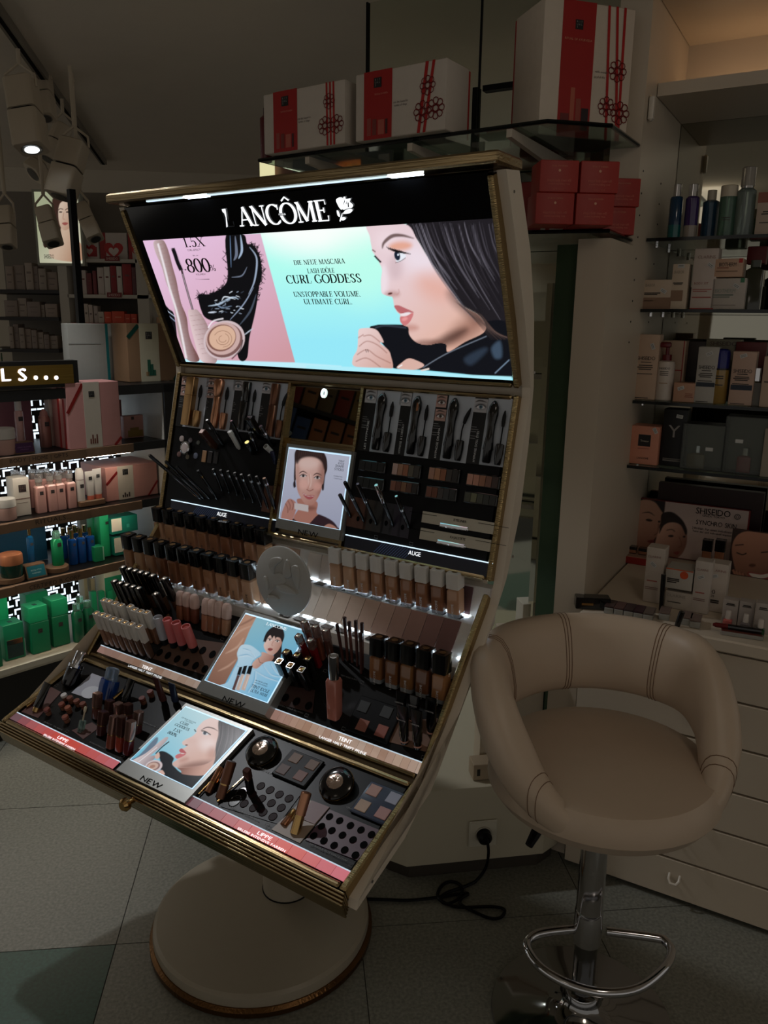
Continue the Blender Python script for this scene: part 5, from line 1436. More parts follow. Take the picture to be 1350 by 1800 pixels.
bp_ = bottle('clear bottle half filled with blue remover on left lip tray', 'makeup_remover', 'makeup remover', FL, C7(600, 412), C7(640, 240), [(0, .024, .015, .012), (.45, .025, .016, .012), (.62, .024, .015, .012)], [(.63, .017, .012, .01), (.96, .0165, .012, .01), (1, .015, .011, .01)], M('blue_liquid', (18, 60, 130), .08, trans=.25, noise=0, coat=.4), M('clear_cap', (150, 170, 190), .08, trans=.75, noise=0))
wc = plate(FL, C7, ((520, 268), (652, 315), (505, 412), (403, 378)), .004, .0055, C((176, 176, 186), .5), 'white_card')
u, v = FL.px(C7(512, 375), .0058); MB().disc(0, 0, .026, .020, 0).build('card_circle', C((206, 208, 214), .5), KIOSK, FL.m(u, v, .0058))
def minijar(label, x, y, lidc, K=C7, r=.0072, h=.018):
    u, v = FL.px(K(x, y), .004 + h)
    o = thing('lip_colour_jar', label, 'cosmetic jar', FL.W(u, v, .004), 'tiny lip colour jars on the left lip tray')
    MB().lathe([(r * .9, 0), (r, .001), (r, h * .58), (r * .8, h * .62)], 18).build('jar', C((130, 84, 66), .12, coat=.5), o)
    MB().lathe([(r * 1.04, h * .62), (r * 1.04, h * .95), (r * .96, h), (.0003, h)], 18).build('lid', C(lidc, .3), o)
    MB().lathe([(r * 1.07, h * .6), (r * 1.07, h * .66)], 18).build('ring', goldp, o)
JR = [(358, 388, (206, 200, 196), 'pale-lidded tiny jar behind the brown-lidded ones'), (392, 402, (120, 74, 62), 'brown-lidded tiny jar, second from the back'), (430, 420, (126, 76, 62), 'brown-lidded tiny jar right of the second from the back'), (465, 436, (120, 70, 58), 'brown-lidded tiny jar at the right end'), (345, 438, (128, 70, 56), 'brown-lidded tiny jar in the middle left'), (380, 458, (146, 84, 62), 'lightest brown-lidded tiny jar in the middle'), (262, 468, (118, 62, 54), 'brown-lidded tiny jar at the far left'), (365, 510, (132, 74, 60), 'brown-lidded tiny jar nearest the red strip'), (845, 368, (118, 62, 54), 'dark red-lidded tiny jar beside the dark tubes'), (800, 406, (110, 58, 52), 'dark red-lidded tiny jar in front of its twin')]
for x, y, c, lb in JR:
    minijar(lb, x, y, c)
plate(FL, C7, ((290, 345), (345, 375), (215, 520), (120, 485)), .004, .0052, M('plate_rust', (92, 58, 54), .4))
def tube(label, b, t, hw, col, capm, group=None, K=C7):
    B, T = stick(FL, K(*b), K(*t), .004)
    L = float(np.linalg.norm(T - B))
    o = thing('lip_cream_tube', label, 'cream tube', fr_axis(B, T - B, KU), group)
    MB().loft([(0, hw * .6, hw * .6, hw), (L * .15, hw * .62, hw * .62, hw), (L * .16, hw * .9, hw * .7, hw), (L * .95, hw, hw * .16, hw * .1), (L, hw, hw * .12, hw * .1)], 4).build('tube', col, o)
    MB().lathe([(hw * .66, 0), (hw * .66, L * .14)], 16).build('cap', capm, o)
tube('black flat tube standing at left end of lip tray', (200, 485), (270, 322), .0125, capk, goldp)
tube('black flat tube standing behind the rose-gold caps', (705, 425), (742, 300), .0130, capk, capk)
tube('brown flat tube near the back rail of the left lip tray', (930, 440), (878, 292), .0105, C((74, 40, 36), .25), capk)
tube('dark blue flat tube right of the brown one', (995, 440), (968, 325), .0105, C((34, 42, 62), .25), capk)
for lb, b, t in (('short gold lip pencil at left end of lip tray', (150, 455), (212, 412)), ('gold lip pencil lying below the blue remover', (640, 412), (702, 365))):
    Bp, Tp = np.array(FL.W(*FL.px(C7(*b), .009), .009))[:3, 3], np.array(FL.W(*FL.px(C7(*t), .011), .011))[:3, 3]
    L = float(np.linalg.norm(Tp - Bp))
    o = thing('lip_pencil', lb, 'pencil', fr_axis(Bp, Tp - Bp, UP))
    MB().lathe([(.0045, 0), (.0048, L * .5)], 14).build('barrel', goldp, o)
    MB().lathe([(.0052, L * .5), (.0052, L), (.004, L + .001)], 14).build('cap', goldp, o)
def lipstick(label, b, t, r, col, capm, bandm, group, K=C7, capf=.55, sq=True, bodym=None):
    B, T = stick(FL, K(*b), K(*t), .004)
    L = float(np.linalg.norm(T - B))
    o = thing('lipstick', label, 'lipstick', fr_axis(B, T - B, KU), group)
    q = r * .35 if sq else r
    MB().loft([(0, r * .95, r * .95, q), (L * (1 - capf) - .003, r * .95, r * .95, q)], 3).build('base', bodym or C(col, .15, coat=.4), o)
    MB().loft([(L * (1 - capf) - .003, r * .9, r * .9, q), (L * (1 - capf), r * .9, r * .9, q)], 3).build('band', bandm, o)
    MB().loft([(L * (1 - capf), r, r, q), (L - .0015, r, r, q), (L, r * .88, r * .88, q)], 3).build('cap', capm, o)
rg = M('cap_rosegold', (150, 116, 106), .16, .75, noise=.03)
rgd = M('cap_rosegold_dark', (92, 62, 56), .14, .6, noise=.03)
LS = [((545, 520), (552, 378), rg, (96, 58, 52), 'tallest in the back row'), ((612, 520), (622, 420), rgd, (74, 40, 38), 'second in the back row'), ((672, 530), (668, 436), rg, (92, 50, 46), 'third in the back row'), ((722, 535), (724, 440), rgd, (88, 44, 42), 'right end of the back row'),
      ((570, 615), (586, 482), rgd, (70, 34, 34), 'dark, left of the front row'), ((625, 690), (650, 508), rg, (120, 62, 48), 'coppery, middle of the front row'), ((678, 705), (690, 510), rgd, (150, 60, 44), 'orange-based, middle of the front row'), ((722, 725), (742, 535), rg, (90, 30, 34), 'foremost, with bright cap facet'), ((772, 605), (785, 482), rg, (84, 42, 42), 'right end of the cluster')]
for b, t, cm, c, lb in LS:
    lipstick('square lip gloss with rose-gold cap on left lip tray, ' + lb, b, t, .0092, c, cm, goldp, 'square glosses with rose-gold caps')
bottle('tiny open gloss vial with pale wand tip before the glosses', 'gloss_vial', 'lip gloss', FL, C7(455, 600), C7(485, 455), [(0, .006, .006, .002), (.45, .006, .006, .002)], [(.45, .0018, .0018, .0018), (.75, .0018, .0018, .0018), (.8, .004, .002, .002), (.95, .0042, .002, .002), (1, .002, .001, .001)], M('vial_clear', (140, 170, 160), .08, trans=.8, noise=0), C((196, 186, 160), .5))
plate(FL, C7, ((520, 545), (560, 575), (470, 640), (405, 590)), .004, .0052, M('plate_rust'))
caption(FL, C7, [('JUICY TUBES', (250, 540), (350, 590), 2.4), ("LIP IDOLE BUTTERGLOW", (508, 655), (590, 695), 2.4), ("L'ABSOLU MATTE", (800, 540), (880, 570), 2.2)])
# right: compacts, quads, lipsticks and hole trays
def compact(label, x, y, tilt):
    u, v = FL.px(C8(x, y), .022)
    o = thing('powder_compact', label, 'compact', FL.W(u, v, .014) @ Matrix.Rotation(math.radians(tilt), 4, 'X'), 'domed black compacts on the right lip tray')
    MB().lathe([(.031, -.009), (.035, -.006), (.035, -.001)], 40).build('base', capk, o)
    MB().lathe([(.0355, -.002), (.0355, .0005)], 40).build('rim', goldp, o)
    MB().lathe([(.035, .0005), (.0345, .004), (.029, .008), (.018, .010), (.0005, .0105)], 40).build('lid', gloss_k, o)
    mb = MB(); mb.lathe([(.0185, .0085), (.0175, .0112), (.011, .0128), (.0004, .0122)], 26)
    rr_ = random.Random(int(x))
    mb.v = [(p[0], p[1] * .9, p[2] + (rr_.uniform(-.0008, .0008) if p[2] > .011 else 0)) for p in mb.v]
    mb.build('rose_medallion', M('medallion', (214, 190, 172), .18, .9, noise=.1, scale=300), o)
compact('domed black compact with shiny medallion next to lip advert', 425, 232, 10)
compact('domed black compact with shiny medallion on the blue-grey quad', 828, 408, 12)
quadpal('four-pan brown eyeshadow quad behind the lipstick tray', FL, C8, [(612, 285), (702, 322), (545, 345), (638, 380)], .0118, .0118, [(120, 92, 74), (112, 84, 66), (96, 72, 66), (124, 84, 74)], blackm)
quadpal('four-pan eyeshadow quad with dark blue case at the right gold edge', FL, C8, [(1035, 460), (1140, 502), (975, 542), (1082, 582)], .0125, .0125, [(176, 136, 124), (150, 154, 172), (178, 150, 128), (170, 126, 120)], C((30, 42, 66), .2, coat=.4))
lipstick('matte bronze lipstick leaning beside the lip advert', (205, 500), (268, 302), .0105, (96, 62, 46), bronze, goldp, None, C8, .6, False, bronze)
lipstick('coppery fluted lip colour leaning left of the bronze lipstick', (140, 470), (215, 335), .0082, (150, 100, 74), M('copper_flute', (170, 116, 84), .25, .9, noise=.2, scale=120), goldp, None, C8, .6, False, rose_g)
lipstick('slim black lipstick with faceted top over the round holes', (372, 470), (348, 345), .0068, (20, 16, 16), rgd, goldp, None, C8, .35, True, capk)
plate(FL, C8, ((300, 370), (420, 395), (640, 480), (520, 640), (210, 545)), .004, .0052, tray_k)
for a, b in (((190, 520), (345, 375)), ((90, 480), (210, 355))):
    pa, pb = FL.px(C8(*a), .008), FL.px(C8(*b), .008)
    MB().tube([(*pa, .0085), (*pb, .0085)], .0016, 6).build('gold_rod', goldp, KIOSK, FL.m(0, 0, 0))
holes(FL, C8, [(425, 435), (475, 457), (525, 480), (577, 502), (380, 480), (430, 503), (482, 527), (535, 552), (335, 530), (385, 553), (437, 577), (490, 600)], .0082, .0088, .0054, M('hole_wine', (34, 12, 14), .5, noise=0, spec=.2))
holes(FL, C8, [(285, 515), (320, 470)], .011, .014, .0054, gloss_k)
plate(FL, C8, ((660, 500), (795, 548), (635, 742), (482, 668)), .004, .0055, C((150, 132, 118), .4), 'cream_plate')
plate(FL, C8, ((700, 512), (795, 548), (715, 640), (640, 610)), .0055, .0065, C((120, 84, 84), .4), 'pink_plate')
lipstick('upright fluted gold lipstick standing on the cream plate', (608, 690), (672, 468), .0100, (170, 110, 84), rose_g, goldp, None, C8, .55, False, goldp)
lipstick('short gold lipstick leaning behind the fluted gold one', (548, 650), (610, 570), .0085, (170, 110, 84), goldp, rose_g, None, C8, .5, False, rose_g)
plate(FL, C8, ((795, 560), (1085, 680), (945, 835), (665, 725)), .004, .0058, C((88, 62, 74), .35))
holes(FL, C8, [(795, 600), (850, 622), (908, 648), (965, 672), (1022, 697), (752, 652), (808, 675), (865, 700), (922, 725), (980, 752), (710, 703), (765, 730), (820, 755), (877, 780), (935, 808)], .0066, .0072, .006)
caption(FL, C8, [("LIP IDOLE BUTTERGLOW", (690, 745), (890, 838), 3.2), ("L'ABSOLU ROUGE DRAMA", (260, 545), (415, 618), 3.), ("QUAD HYPNOSE", (400, 330), (600, 408), 3.), ("QUAD HYPNOSE PALETTE", (885, 548), (1095, 632), 3.)], w=.0075)
# ================================================================ RIGHT-HAND CABINET AND SHELF NICHE
def ono(p, o):
    d = onpl(p, cw(0, o, 0), CN) - CP
    return np.array([d @ CU, d[2]])
def ona(p, a):
    d = onpl(p, cw(a, 0, 0), CU) - CP
    return np.array([d @ CN, d[2]])
def cbox(name, a0, a1, o0, o1, z0, z1, mat, parent=None, r=0):
    mb = MB()
    if r:
        mb.rbox(a0, a1, o0, o1, z0, z1, r)
    else:
        mb.box(a0, a1, o0, o1, z0, z1)
    return mb.build(name, mat, parent, CM if parent is None else ID, smooth=bool(r))
cab_w = M('cabinet_white', (198, 184, 164), .45, noise=.02, scale=6)
DC = thing('drawer_cabinet', 'white drawer cabinet with small hooked handles under the shelves', 'cabinet', CM)
MB().box(-.055, 1.1, .012, .70, .05, .728).build('carcass', cab_w, DC, smooth=False)
MB().box(-.055, 1.1, .06, .69, .0, .05).build('toe_kick', M('toe_dark', (60, 54, 46), .6), DC, smooth=False)
zs = [.726, .606, .485, .365, .248, .128, .012]
for i in range(6):
    for (a0, a1) in ((-.052, .50), (.503, 1.098)):
        d = MB().rbox(a0, a1, -.006, .012, zs[i + 1] + .003, zs[i] - .002, .002).build('drawer', cab_w, DC)
        ac = .243 if a0 < 0 else .80
        zc = (zs[i] + zs[i + 1]) / 2 + .006
        MB().tube([(ac - .013, -.004, zc + .008), (ac - .013, -.018, zc), (ac - .007, -.024, zc - .008), (ac + .007, -.024, zc - .008), (ac + .013, -.018, zc), (ac + .013, -.004, zc + .008)], .0036, 8).build('handle', M('handle_white', (214, 204, 188), .35), d)
ct = tag(cbox('counter_top', -.062, 1.12, -.012, .70, .729, .762, M('counter_white', (206, 192, 172), .4, noise=.02), r=.004), 'white counter slab on the drawer cabinet with testers on it', 'counter')
# side panels, back mirror, lit beam, plain wall above
SP = struct(cbox('wall_right', -.146, -.066, .04, .735, 0, 1.70, cab_w))
MB().box(-.146, -.066, .26, .735, 1.70, 2.499).build('upper_panel', cab_w, SP, smooth=False)
for row_, oo in enumerate((.30, .52)):
    for k in range(9):
        mb = MB(); mb.lathe([(.0025, 0), (.0025, .0012)], 8)
        mb.build('shelf_hole', M('hole_dark', (30, 26, 22), .8), SP, frame((-.0655, oo, 1.45 + .055 * k), (0, 1, 0), (0, 0, 1), (1, 0, 0)))
tag(cbox('wall_mirror', -.064, 1.15, .722, .732, .765, 2.16, M('mirror_dim', (176, 174, 160), .03, 1., noise=0)), 'large mirror behind the glass shelves of the niche', 'mirror')
tag(cbox('light_beam', -.064, 1.15, .378, .72, 2.086, 2.118, cab_w), 'white pelmet board above the top glass shelf', 'pelmet')
struct(cbox('wall_upper', -.12, 1.2, .735, .79, 0, 2.499, cab_w))
struct(cbox('trim_1', -.064, 1.15, -.05, .735, 2.302, 2.32, cab_w))
tag(cbox('pelmet_lamp', -.02, 1.1, .66, .68, 2.119, 2.127, M('warm_tube', (255, 214, 170), .5, emit=4.)), 'warm light tube hidden on top of the pelmet board', 'lamp')
hk = tag(None or MB().rbox(-.007, .007, -.010, .010, -.03, .03, .004).build('wall_hook', M('hook_white', (206, 198, 184), .3), None, CM @ frame((-.057, .30, 2.04), (1, 0, 0), (0, 1, 0), (0, 0, 1))), 'small white coat hook on the niche side panel', 'hook')
gl = M('shelf_glass', (178, 200, 190), .03, trans=.92, noise=0, ior=1.2)
gl_edge = M('shelf_glass_edge', (10, 16, 15), .15, noise=0)
SZ = [1.731, 1.541, 1.284, 1.093]
SN = ['top', 'second', 'third', 'lowest']
for z, n in zip(SZ, SN):
    g = thing('glass_shelf', '%s glass shelf with dark front edge in the right niche' % n, 'shelf', CM, 'glass shelves of the right niche')
    MB().box(-.064, 1.14, .402, .716, z - .008, z - .0005).build('glass_pane', gl, g, smooth=False)
    MB().box(-.064, 1.14, .397, .4018, z - .009, z).build('front_edge', gl_edge, g, smooth=False)
    for oo in (.47, .64):
        MB().lathe([(.006, z - .02), (.006, z - .0085)], 12, -.052, oo).build('shelf_pin', silver, g)
# ---------------------------------------------------------------- boxed and bottled goods
tagm = M('price_tag', (196, 196, 192), .5, noise=0)
def face_text(o, s, W, H, cx, cy, wf, hh, mat, y, name='lettering', style='sans'):
    mb = sans(s, 1.) if style == 'sans' else serif(s, 1., thick=.16, thin=.07)
    k = W * wf / mb.w
    mb.v = [(W * (cx - .5) + v[0] * k, y, H * cy + v[1] * hh) for v in mb.v]
    return mb.build(name, mat, o, smooth=False)
def carton(label, mw, W, H, dp, col, texts=(), bands=(), tagpos=None, group=None, cat='box', name='product_box', rough=.45):
    """upright carton; front face at y=0, bottom at z=0"""
    o = thing(name, label, cat, mw, group)
    MB().rbox(-W / 2, W / 2, 0, dp, 0, H, min(.0015, W * .03)).build('carton', C(col, rough), o)
    for (x0, x1, z0, z1, c) in bands:
        MB().box(W * (x0 - .5), W * (x1 - .5), -.0006, .0002, H * z0, H * z1).build('colour_band', C(c, .45), o, smooth=False)
    for t in texts:
        s_, cx, cy, wf, hh, c = t[:6]
        if s_:
            face_text(o, s_, W, H, cx, cy, wf, hh, C(c, .5, noise=0), -.0009, style=t[6] if len(t) > 6 else 'sans')
        else:
            MB().box(W * (cx - wf / 2 - .5), W * (cx + wf / 2 - .5), -.0008, -.0002, H * cy - hh / 2, H * cy + hh / 2).build('print_line', C(c, .5, noise=0), o, smooth=False)
    if tagpos:
        m = Matrix.Translation((W * (tagpos[0] - .5), -.0012, H * tagpos[1])) @ Matrix.Rotation(math.radians(tagpos[2]), 4, 'Y')
        tg = MB().box(-.009, .009, -.0003, .0003, -.005, .005).build('price_tag', tagm, o, m, smooth=False)
        for zz in (-.002, .0015):
            MB().box(-.007, .006, -.0006, -.0003, zz - .0005, zz + .0005).build('print_line', C((60, 60, 60), .5, noise=0), tg, smooth=False)
    return o
def shelf_carton(label, tl, br, z, o, dp, col, texts=(), bands=(), tagpos=None, K=None, **k):
    tl, br = (K(*tl), K(*br)) if K else (tl, br)
    a0, z1 = ono(tl, o)
    a1 = ono(br, o)[0]
    W = a1 - a0
    z0 = z
    return carton(label, CM @ frame(((a0 + a1) / 2, o, z0), (1, 0, 0), (0, 1, 0), (0, 0, 1)), W, z1 - z0, dp, col, texts, bands, tagpos, **k)
K9 = lambda x, y: (1090 + x / 3.912, 400 + y / 3.912)
KT = lambda x, y: (1090 + x / 4.285, y / 4.285)
dk = (54, 48, 44)
red = (150, 34, 30)
OS = .43
# second shelf: cartons
shelf_carton('low cream skincare carton at left end of second glass shelf', (160, 360), (345, 548), SZ[1], OS, .09, (196, 176, 154), [('BABOR', .26, .82, .32, .008, (150, 138, 122)), ('', .35, .55, .55, .003, dk), ('', .3, .5, .45, .003, dk)], [(0, 1, 0, .40, (140, 110, 88)), (.08, .4, .27, .31, (110, 84, 66))], (.72, .62, 30), K9)
shelf_carton('slim cream skincare carton beside the low one', (366, 250), (450, 548), SZ[1], OS, .05, (200, 182, 160), [('BABOR', .42, .82, .6, .008, (150, 138, 122)), ('', .4, .58, .6, .003, dk), ('', .4, .55, .5, .002, dk)], [(.02, .75, .18, .42, (140, 110, 88))], (.5, .95, 0), K9)
shelf_carton('tall white skincare carton, tallest on second glass shelf', (517, 145), (640, 545), SZ[1], OS, .055, (196, 182, 172), [('CLARINS', .52, .86, .74, .008, (150, 122, 110)), ('BODY FIT', .4, .43, .6, .006, (150, 96, 84)), ('', .46, .33, .8, .002, (170, 90, 80)), ('', .38, .30, .6, .002, (170, 90, 80)), ('', .46, .2, .8, .003, (170, 90, 80))], [(0, 1, 0, .02, red)], (.72, .72, 35), K9)
zb = ono(K9(648, 342), OS)[1]
shelf_carton('upper of two stacked peach skincare cartons on second glass shelf', (655, 215), (838, 340), zb, OS, .07, (196, 160, 134), [('BIOTHERM', .46, .68, .6, .010, (40, 34, 32)), ('', .3, .5, .4, .003, (150, 100, 80)), ('', .45, .32, .75, .002, (120, 90, 70))], [(.84, .97, .76, 1.0, (176, 40, 34))], None, K9)
shelf_carton('lower of two stacked skincare cartons, pale mint corner', (640, 350), (850, 550), SZ[1], OS, .07, (186, 176, 166), [('BIOTHERM', .40, .60, .6, .010, (140, 150, 140)), ('', .35, .47, .6, .004, (120, 130, 120)), ('', .3, .40, .5, .003, (120, 130, 120)), ('', .4, .14, .7, .002, (150, 140, 130))], [(.82, .94, .86, 1., (60, 120, 84))], (.72, .75, 30), K9)
# third shelf: SHISEIDO cartons and bottles
sh = (170, 140, 120)
def shis(label, tl, br, col, extra=(), tp=None, z=SZ[2], o=OS, dp=.05):
    return shelf_carton(label, tl, br, z, o, dp, col, [('SHISEIDO', .48, .64, .78, .010, (36, 32, 32)), ('', .48, .58, .45, .002, dk), ('', .48, .53, .6, .0025, dk), ('', .46, .50, .68, .0025, dk), ('', .46, .47, .55, .0025, dk), ('', .45, .40, .7, .002, dk), ('', .4, .03, .6, .002, dk)] + list(extra), [], tp, K9)
shis('tall peach carton with red edges at left end of third shelf', (120, 733), (238, 1165), (190, 162, 138), (), (.72, .82, 70))
shelf_carton('peach carton standing behind the red-pumped bottle', (285, 775), (430, 1060), SZ[2], .50, .06, (176, 150, 126), [('', .5, .5, .8, .003, red)], [(.9, .94, 0, 1, red)], None, K9)
shelf_carton('small low peach carton before the pump bottle, third shelf', (372, 1065), (505, 1190), SZ[2], .425, .05, (186, 142, 116), [('', .75, .45, .35, .002, (150, 90, 70)), ('', .75, .36, .35, .002, (150, 90, 70)), ('', .75, .28, .4, .002, (150, 90, 70))], [], (.35, .72, -20), K9)
shelf_carton('dark brown carton behind the cartons on third shelf', (450, 780), (590, 1180), SZ[2], .54, .06, (44, 34, 30), [], [], None, K9)
shis('slim pale blue-grey carton with navy band, third shelf', (543, 818), (645, 1192), (176, 172, 164), [('', .5, .335, .9, .012, (44, 52, 64))], (.55, .88, -25))
shis('tall pink-beige carton with navy band and red top, third shelf', (780, 850), (903, 1208), (190, 160, 142), [('', .5, .335, .9, .014, (40, 48, 62))], (.45, .92, -20))
shelf_carton('grey-green display block behind the blue-capped bottle', (595, 765), (790, 1180), SZ[2], .53, .05, (112, 108, 88), [('SHISEIDO', .5, .93, .76, .012, (70, 50, 44))], [], None, K9)
shelf_carton('dark red carton standing at the back of third shelf', (800, 785), (965, 1180), SZ[2], .52, .05, (92, 26, 26), [], [], None, K9)
def nbottle(label, name, cat, cx, zt, z, o, prof, m, parts=(), K=K9, text=None):
    """round bottle; prof [(r, z fraction)] with its height taken from photo row zt"""
    a, z1 = ono(K(cx, zt), o)
    H = z1 - z
    t = thing(name, label, cat, CM @ frame((a, o + .03, z), (1, 0, 0), (0, 1, 0), (0, 0, 1)))
    MB().lathe([(r, q * H) for r, q in prof], 26).build('bottle', m, t)
    for nm, pr, mm in parts:
        MB().lathe([(r, q * H) for r, q in pr], 24).build(nm, mm, t)
    if text:
        r = max(p[0] for p in prof)
        for s_, q, hh, c in text:
            if s_:
                mb = sans(s_, hh)
                mb.v = [(r * math.sin(v[0] / r) * 1.01, -r * math.cos(v[0] / r) * 1.012, q * H + v[1]) for v in mb.v]
                mb.build('lettering', C(c, .5, noise=0), t, smooth=False)
            else:
                mb = MB()
                P = [(r * math.sin(x) * 1.01, -r * math.cos(x) * 1.012) for x in np.linspace(-.5, .5, 7)]
                mb.add([(*p, q * H) for p in P] + [(*p, q * H + hh) for p in P], [(i, i + 1, i + 8, i + 7) for i in range(6)])
                mb.build('print_line', C(c, .5, noise=0), t, smooth=False)
    return t, H
t, H = nbottle('white pump bottle with dark red pump head, third shelf', 'pump_bottle', 'pump bottle', 318, 790, SZ[2], .42, [(.022, 0), (.0245, .02), (.0245, .62), (.022, .67), (.012, .69)], C((198, 186, 174), .35), [('pump_collar', [(.013, .69), (.013, .79)], C((96, 18, 20), .3)), ('pump_neck', [(.005, .79), (.005, .92)], C((96, 18, 20), .3))], text=[('SHISEIDO', .56, .006, (40, 34, 34)), ('', .50, .002, dk), ('', .47, .002, dk), ('', .44, .002, dk), ('', .30, .002, (150, 110, 60))])
MB().rbox(-.022, .009, -.008, .008, H * .91, H * 1.0, .003).build('pump_head', C((96, 18, 20), .3), t)
nbottle('amber lotion bottle fading to a blue cap, third shelf', 'lotion_bottle', 'lotion', 700, 835, SZ[2], .42, [(.020, 0), (.022, .02), (.022, .60), (.021, .64)], C((150, 120, 62), .15, coat=.4), [('cap', [(.0215, .64), (.021, .9), (.019, .97), (.012, 1)], C((34, 38, 110), .2)), ('collar', [(.0222, .62), (.0222, .65)], C((30, 28, 30), .3))], text=[('', .50, .003, dk), ('', .46, .003, dk), ('', .34, .003, dk)])
t, H = nbottle('square clear perfume bottle with silver cap, third shelf', 'perfume_bottle', 'perfume', 935, 970, SZ[2], .42, [(.002, 0), (.002, .02)], C((80, 74, 60), .2))
MB().loft([(0, .02, .014, .003), (H * .62, .02, .014, .003), (H * .66, .012, .01, .003)], 3).build('flask', M('flask_smoke', (120, 110, 88), .06, trans=.6, noise=0), t)
MB().loft([(H * .66, .011, .009, .002), (H, .011, .009, .002)], 3).build('cap', silver, t)
shelf_carton('cream carton cut by the picture edge, third shelf', (995, 885), (1120, 1225), SZ[2], .42, .05, (190, 166, 146), [('', .3, .5, .4, .003, dk)], [], None, K9)
# lowest shelf
shelf_carton('square salmon perfume carton with black label, lowest shelf', (75, 1358), (252, 1622), SZ[3], OS, .07, (206, 138, 112), [('Tresor', .52, .62, .3, .006, (200, 190, 170)), ('', .5, .42, .4, .002, (170, 100, 84)), ('LANCOME', .5, .17, .4, .006, (60, 40, 36))], [(.3, .72, .48, .78, (26, 22, 24))], (.85, .9, 60), K9)
shelf_carton('tall black perfume carton with large silver letter', (305, 1245), (430, 1632), SZ[3], .45, .06, (14, 14, 16), [('Y', .5, .62, .5, .036, (150, 146, 142), 'sans'), ('', .5, .13, .75, .003, (110, 106, 100)), ('', .5, .10, .75, .004, (120, 116, 110))], [], (.68, .88, 8), K9)
def windowbox(label, tl, br, z, o, dp, glassc, flask, capc, K=K9, tp=None):
    a0, z1 = ono(K(*tl), o); a1 = ono(K(*br), o)[0]
    W, H = a1 - a0, z1 - z
    t = thing('perfume_gift_box', label, 'perfume', CM @ frame(((a0 + a1) / 2, o, z), (1, 0, 0), (0, 1, 0), (0, 0, 1)))
    MB().box(-W / 2, W / 2, dp * .9, dp, 0, H).build('back_card', C((96, 92, 80), .3, .3), t, smooth=False)
    MB().box(-W / 2, W / 2, 0, dp * .9, 0, .002).build('tray', C((40, 38, 36), .4), t, smooth=False)
    MB().box(-W / 2, W / 2, 0, dp * .9, H - .002, H).build('top_card', C((50, 50, 48), .4), t, smooth=False)
    MB().box(-W / 2, W / 2, 0, .0012, .002, H - .002).build('window', M('window_film', (214, 220, 216), .08, trans=.9, noise=0, ior=1.08), t, smooth=False)
    for sx in (-1, 1):
        MB().box(sx * W / 2 - .001, sx * W / 2 + .001, 0, dp * .9, .002, H - .002).build('side_card', C((56, 56, 54), .4), t, smooth=False)
    fw, fh = flask[0], flask[1]
    MB().loft([(.003, fw, dp * .28, .003), (fh, fw, dp * .28, .003), (fh + .004, fw * .6, dp * .2, .003)], 3, flask[3], dp * .45).build('flask', C(flask[2], .1, coat=.5), t)
    MB().loft([(fh + .004, .008, .008, .003), (fh + .024, .008, .008, .003)], 3, flask[3], dp * .45).build('cap', capc, t)
    if tp:
        MB().box(tp[0] - .010, tp[0] + .010, -.0008, -.0002, tp[1] - .005, tp[1] + .005).build('price_tag', tagm, t, smooth=False)
    return t
windowbox('window carton holding an amber perfume flask, lowest shelf', (440, 1345), (700, 1660), SZ[3], OS, .07, None, (.024, .042, (112, 92, 52), -.018), silver, tp=(.018, .062))
windowbox('silver window carton with red perfume flask, lowest shelf', (735, 1295), (985, 1700), SZ[3], OS, .07, None, (.018, .046, (150, 22, 26), .0), C((176, 170, 160), .2, .6), tp=(-.016, .092))
shelf_carton('pale carton cut by the picture edge, lowest shelf', (1000, 1380), (1120, 1700), SZ[3], .42, .06, (160, 150, 136), [], [], None, K9)
# dark tester bottle at the right of the second shelf
t, H = nbottle('dark green ribbed perfume bottle, right end of second shelf', 'perfume_bottle', 'perfume', 930, 220, SZ[1], .44, [(.002, 0), (.002, .02)], C((40, 44, 34), .2))
MB().loft([(0, .022, .014, .004), (H * .8, .022, .014, .004), (H * .86, .01, .01, .004)], 3).build('flask', C((44, 46, 30), .1, coat=.5), t)
MB().loft([(H * .86, .012, .012, .004), (H, .012, .012, .004)], 3).build('cap', C((60, 64, 52), .2), t)
shelf_carton('red carton at back of second shelf behind the stack', (880, 130), (1000, 240), ono(K9(880, 240), .5)[1], .56, .05, (120, 30, 28), [], [], None, K9)
# top shelf bottles
t, H = nbottle('blue and teal two-phase bottle with chrome cap, top shelf', 'lotion_bottle', 'lotion', 423, 1375, SZ[0], .43, [(.0165, 0), (.0175, .02), (.0175, .74), (.015, .77)], C((14, 54, 84), .12, coat=.4), [('cap', [(.0105, .78), (.0105, .99), (.009, 1)], silver), ('lower_phase', [(.0178, .01), (.0178, .26)], C((10, 92, 92), .12, coat=.4))], KT)
t, H = nbottle('purple two-phase bottle with chrome cap, top shelf', 'lotion_bottle', 'lotion', 545, 1375, SZ[0], .43, [(.0175, 0), (.0182, .02), (.0182, .74), (.015, .77)], C((56, 34, 92), .12, coat=.4), [('cap', [(.0125, .78), (.0125, .99), (.011, 1)], silver), ('lower_phase', [(.0185, .01), (.0185, .24)], C((150, 140, 130), .12, coat=.4))], KT)
bluecl = M('bottle_blue_clear', (50, 84, 110), .08, trans=.5, noise=0)
nbottle('clear blue bottle with white cap behind the purple one', 'lotion_bottle', 'lotion', 685, 1422, SZ[0], .46, [(.021, 0), (.0215, .03), (.0215, .76), (.012, .80)], bluecl, [('cap', [(.012, .8), (.012, 1)], C((186, 178, 160), .4))], KT)
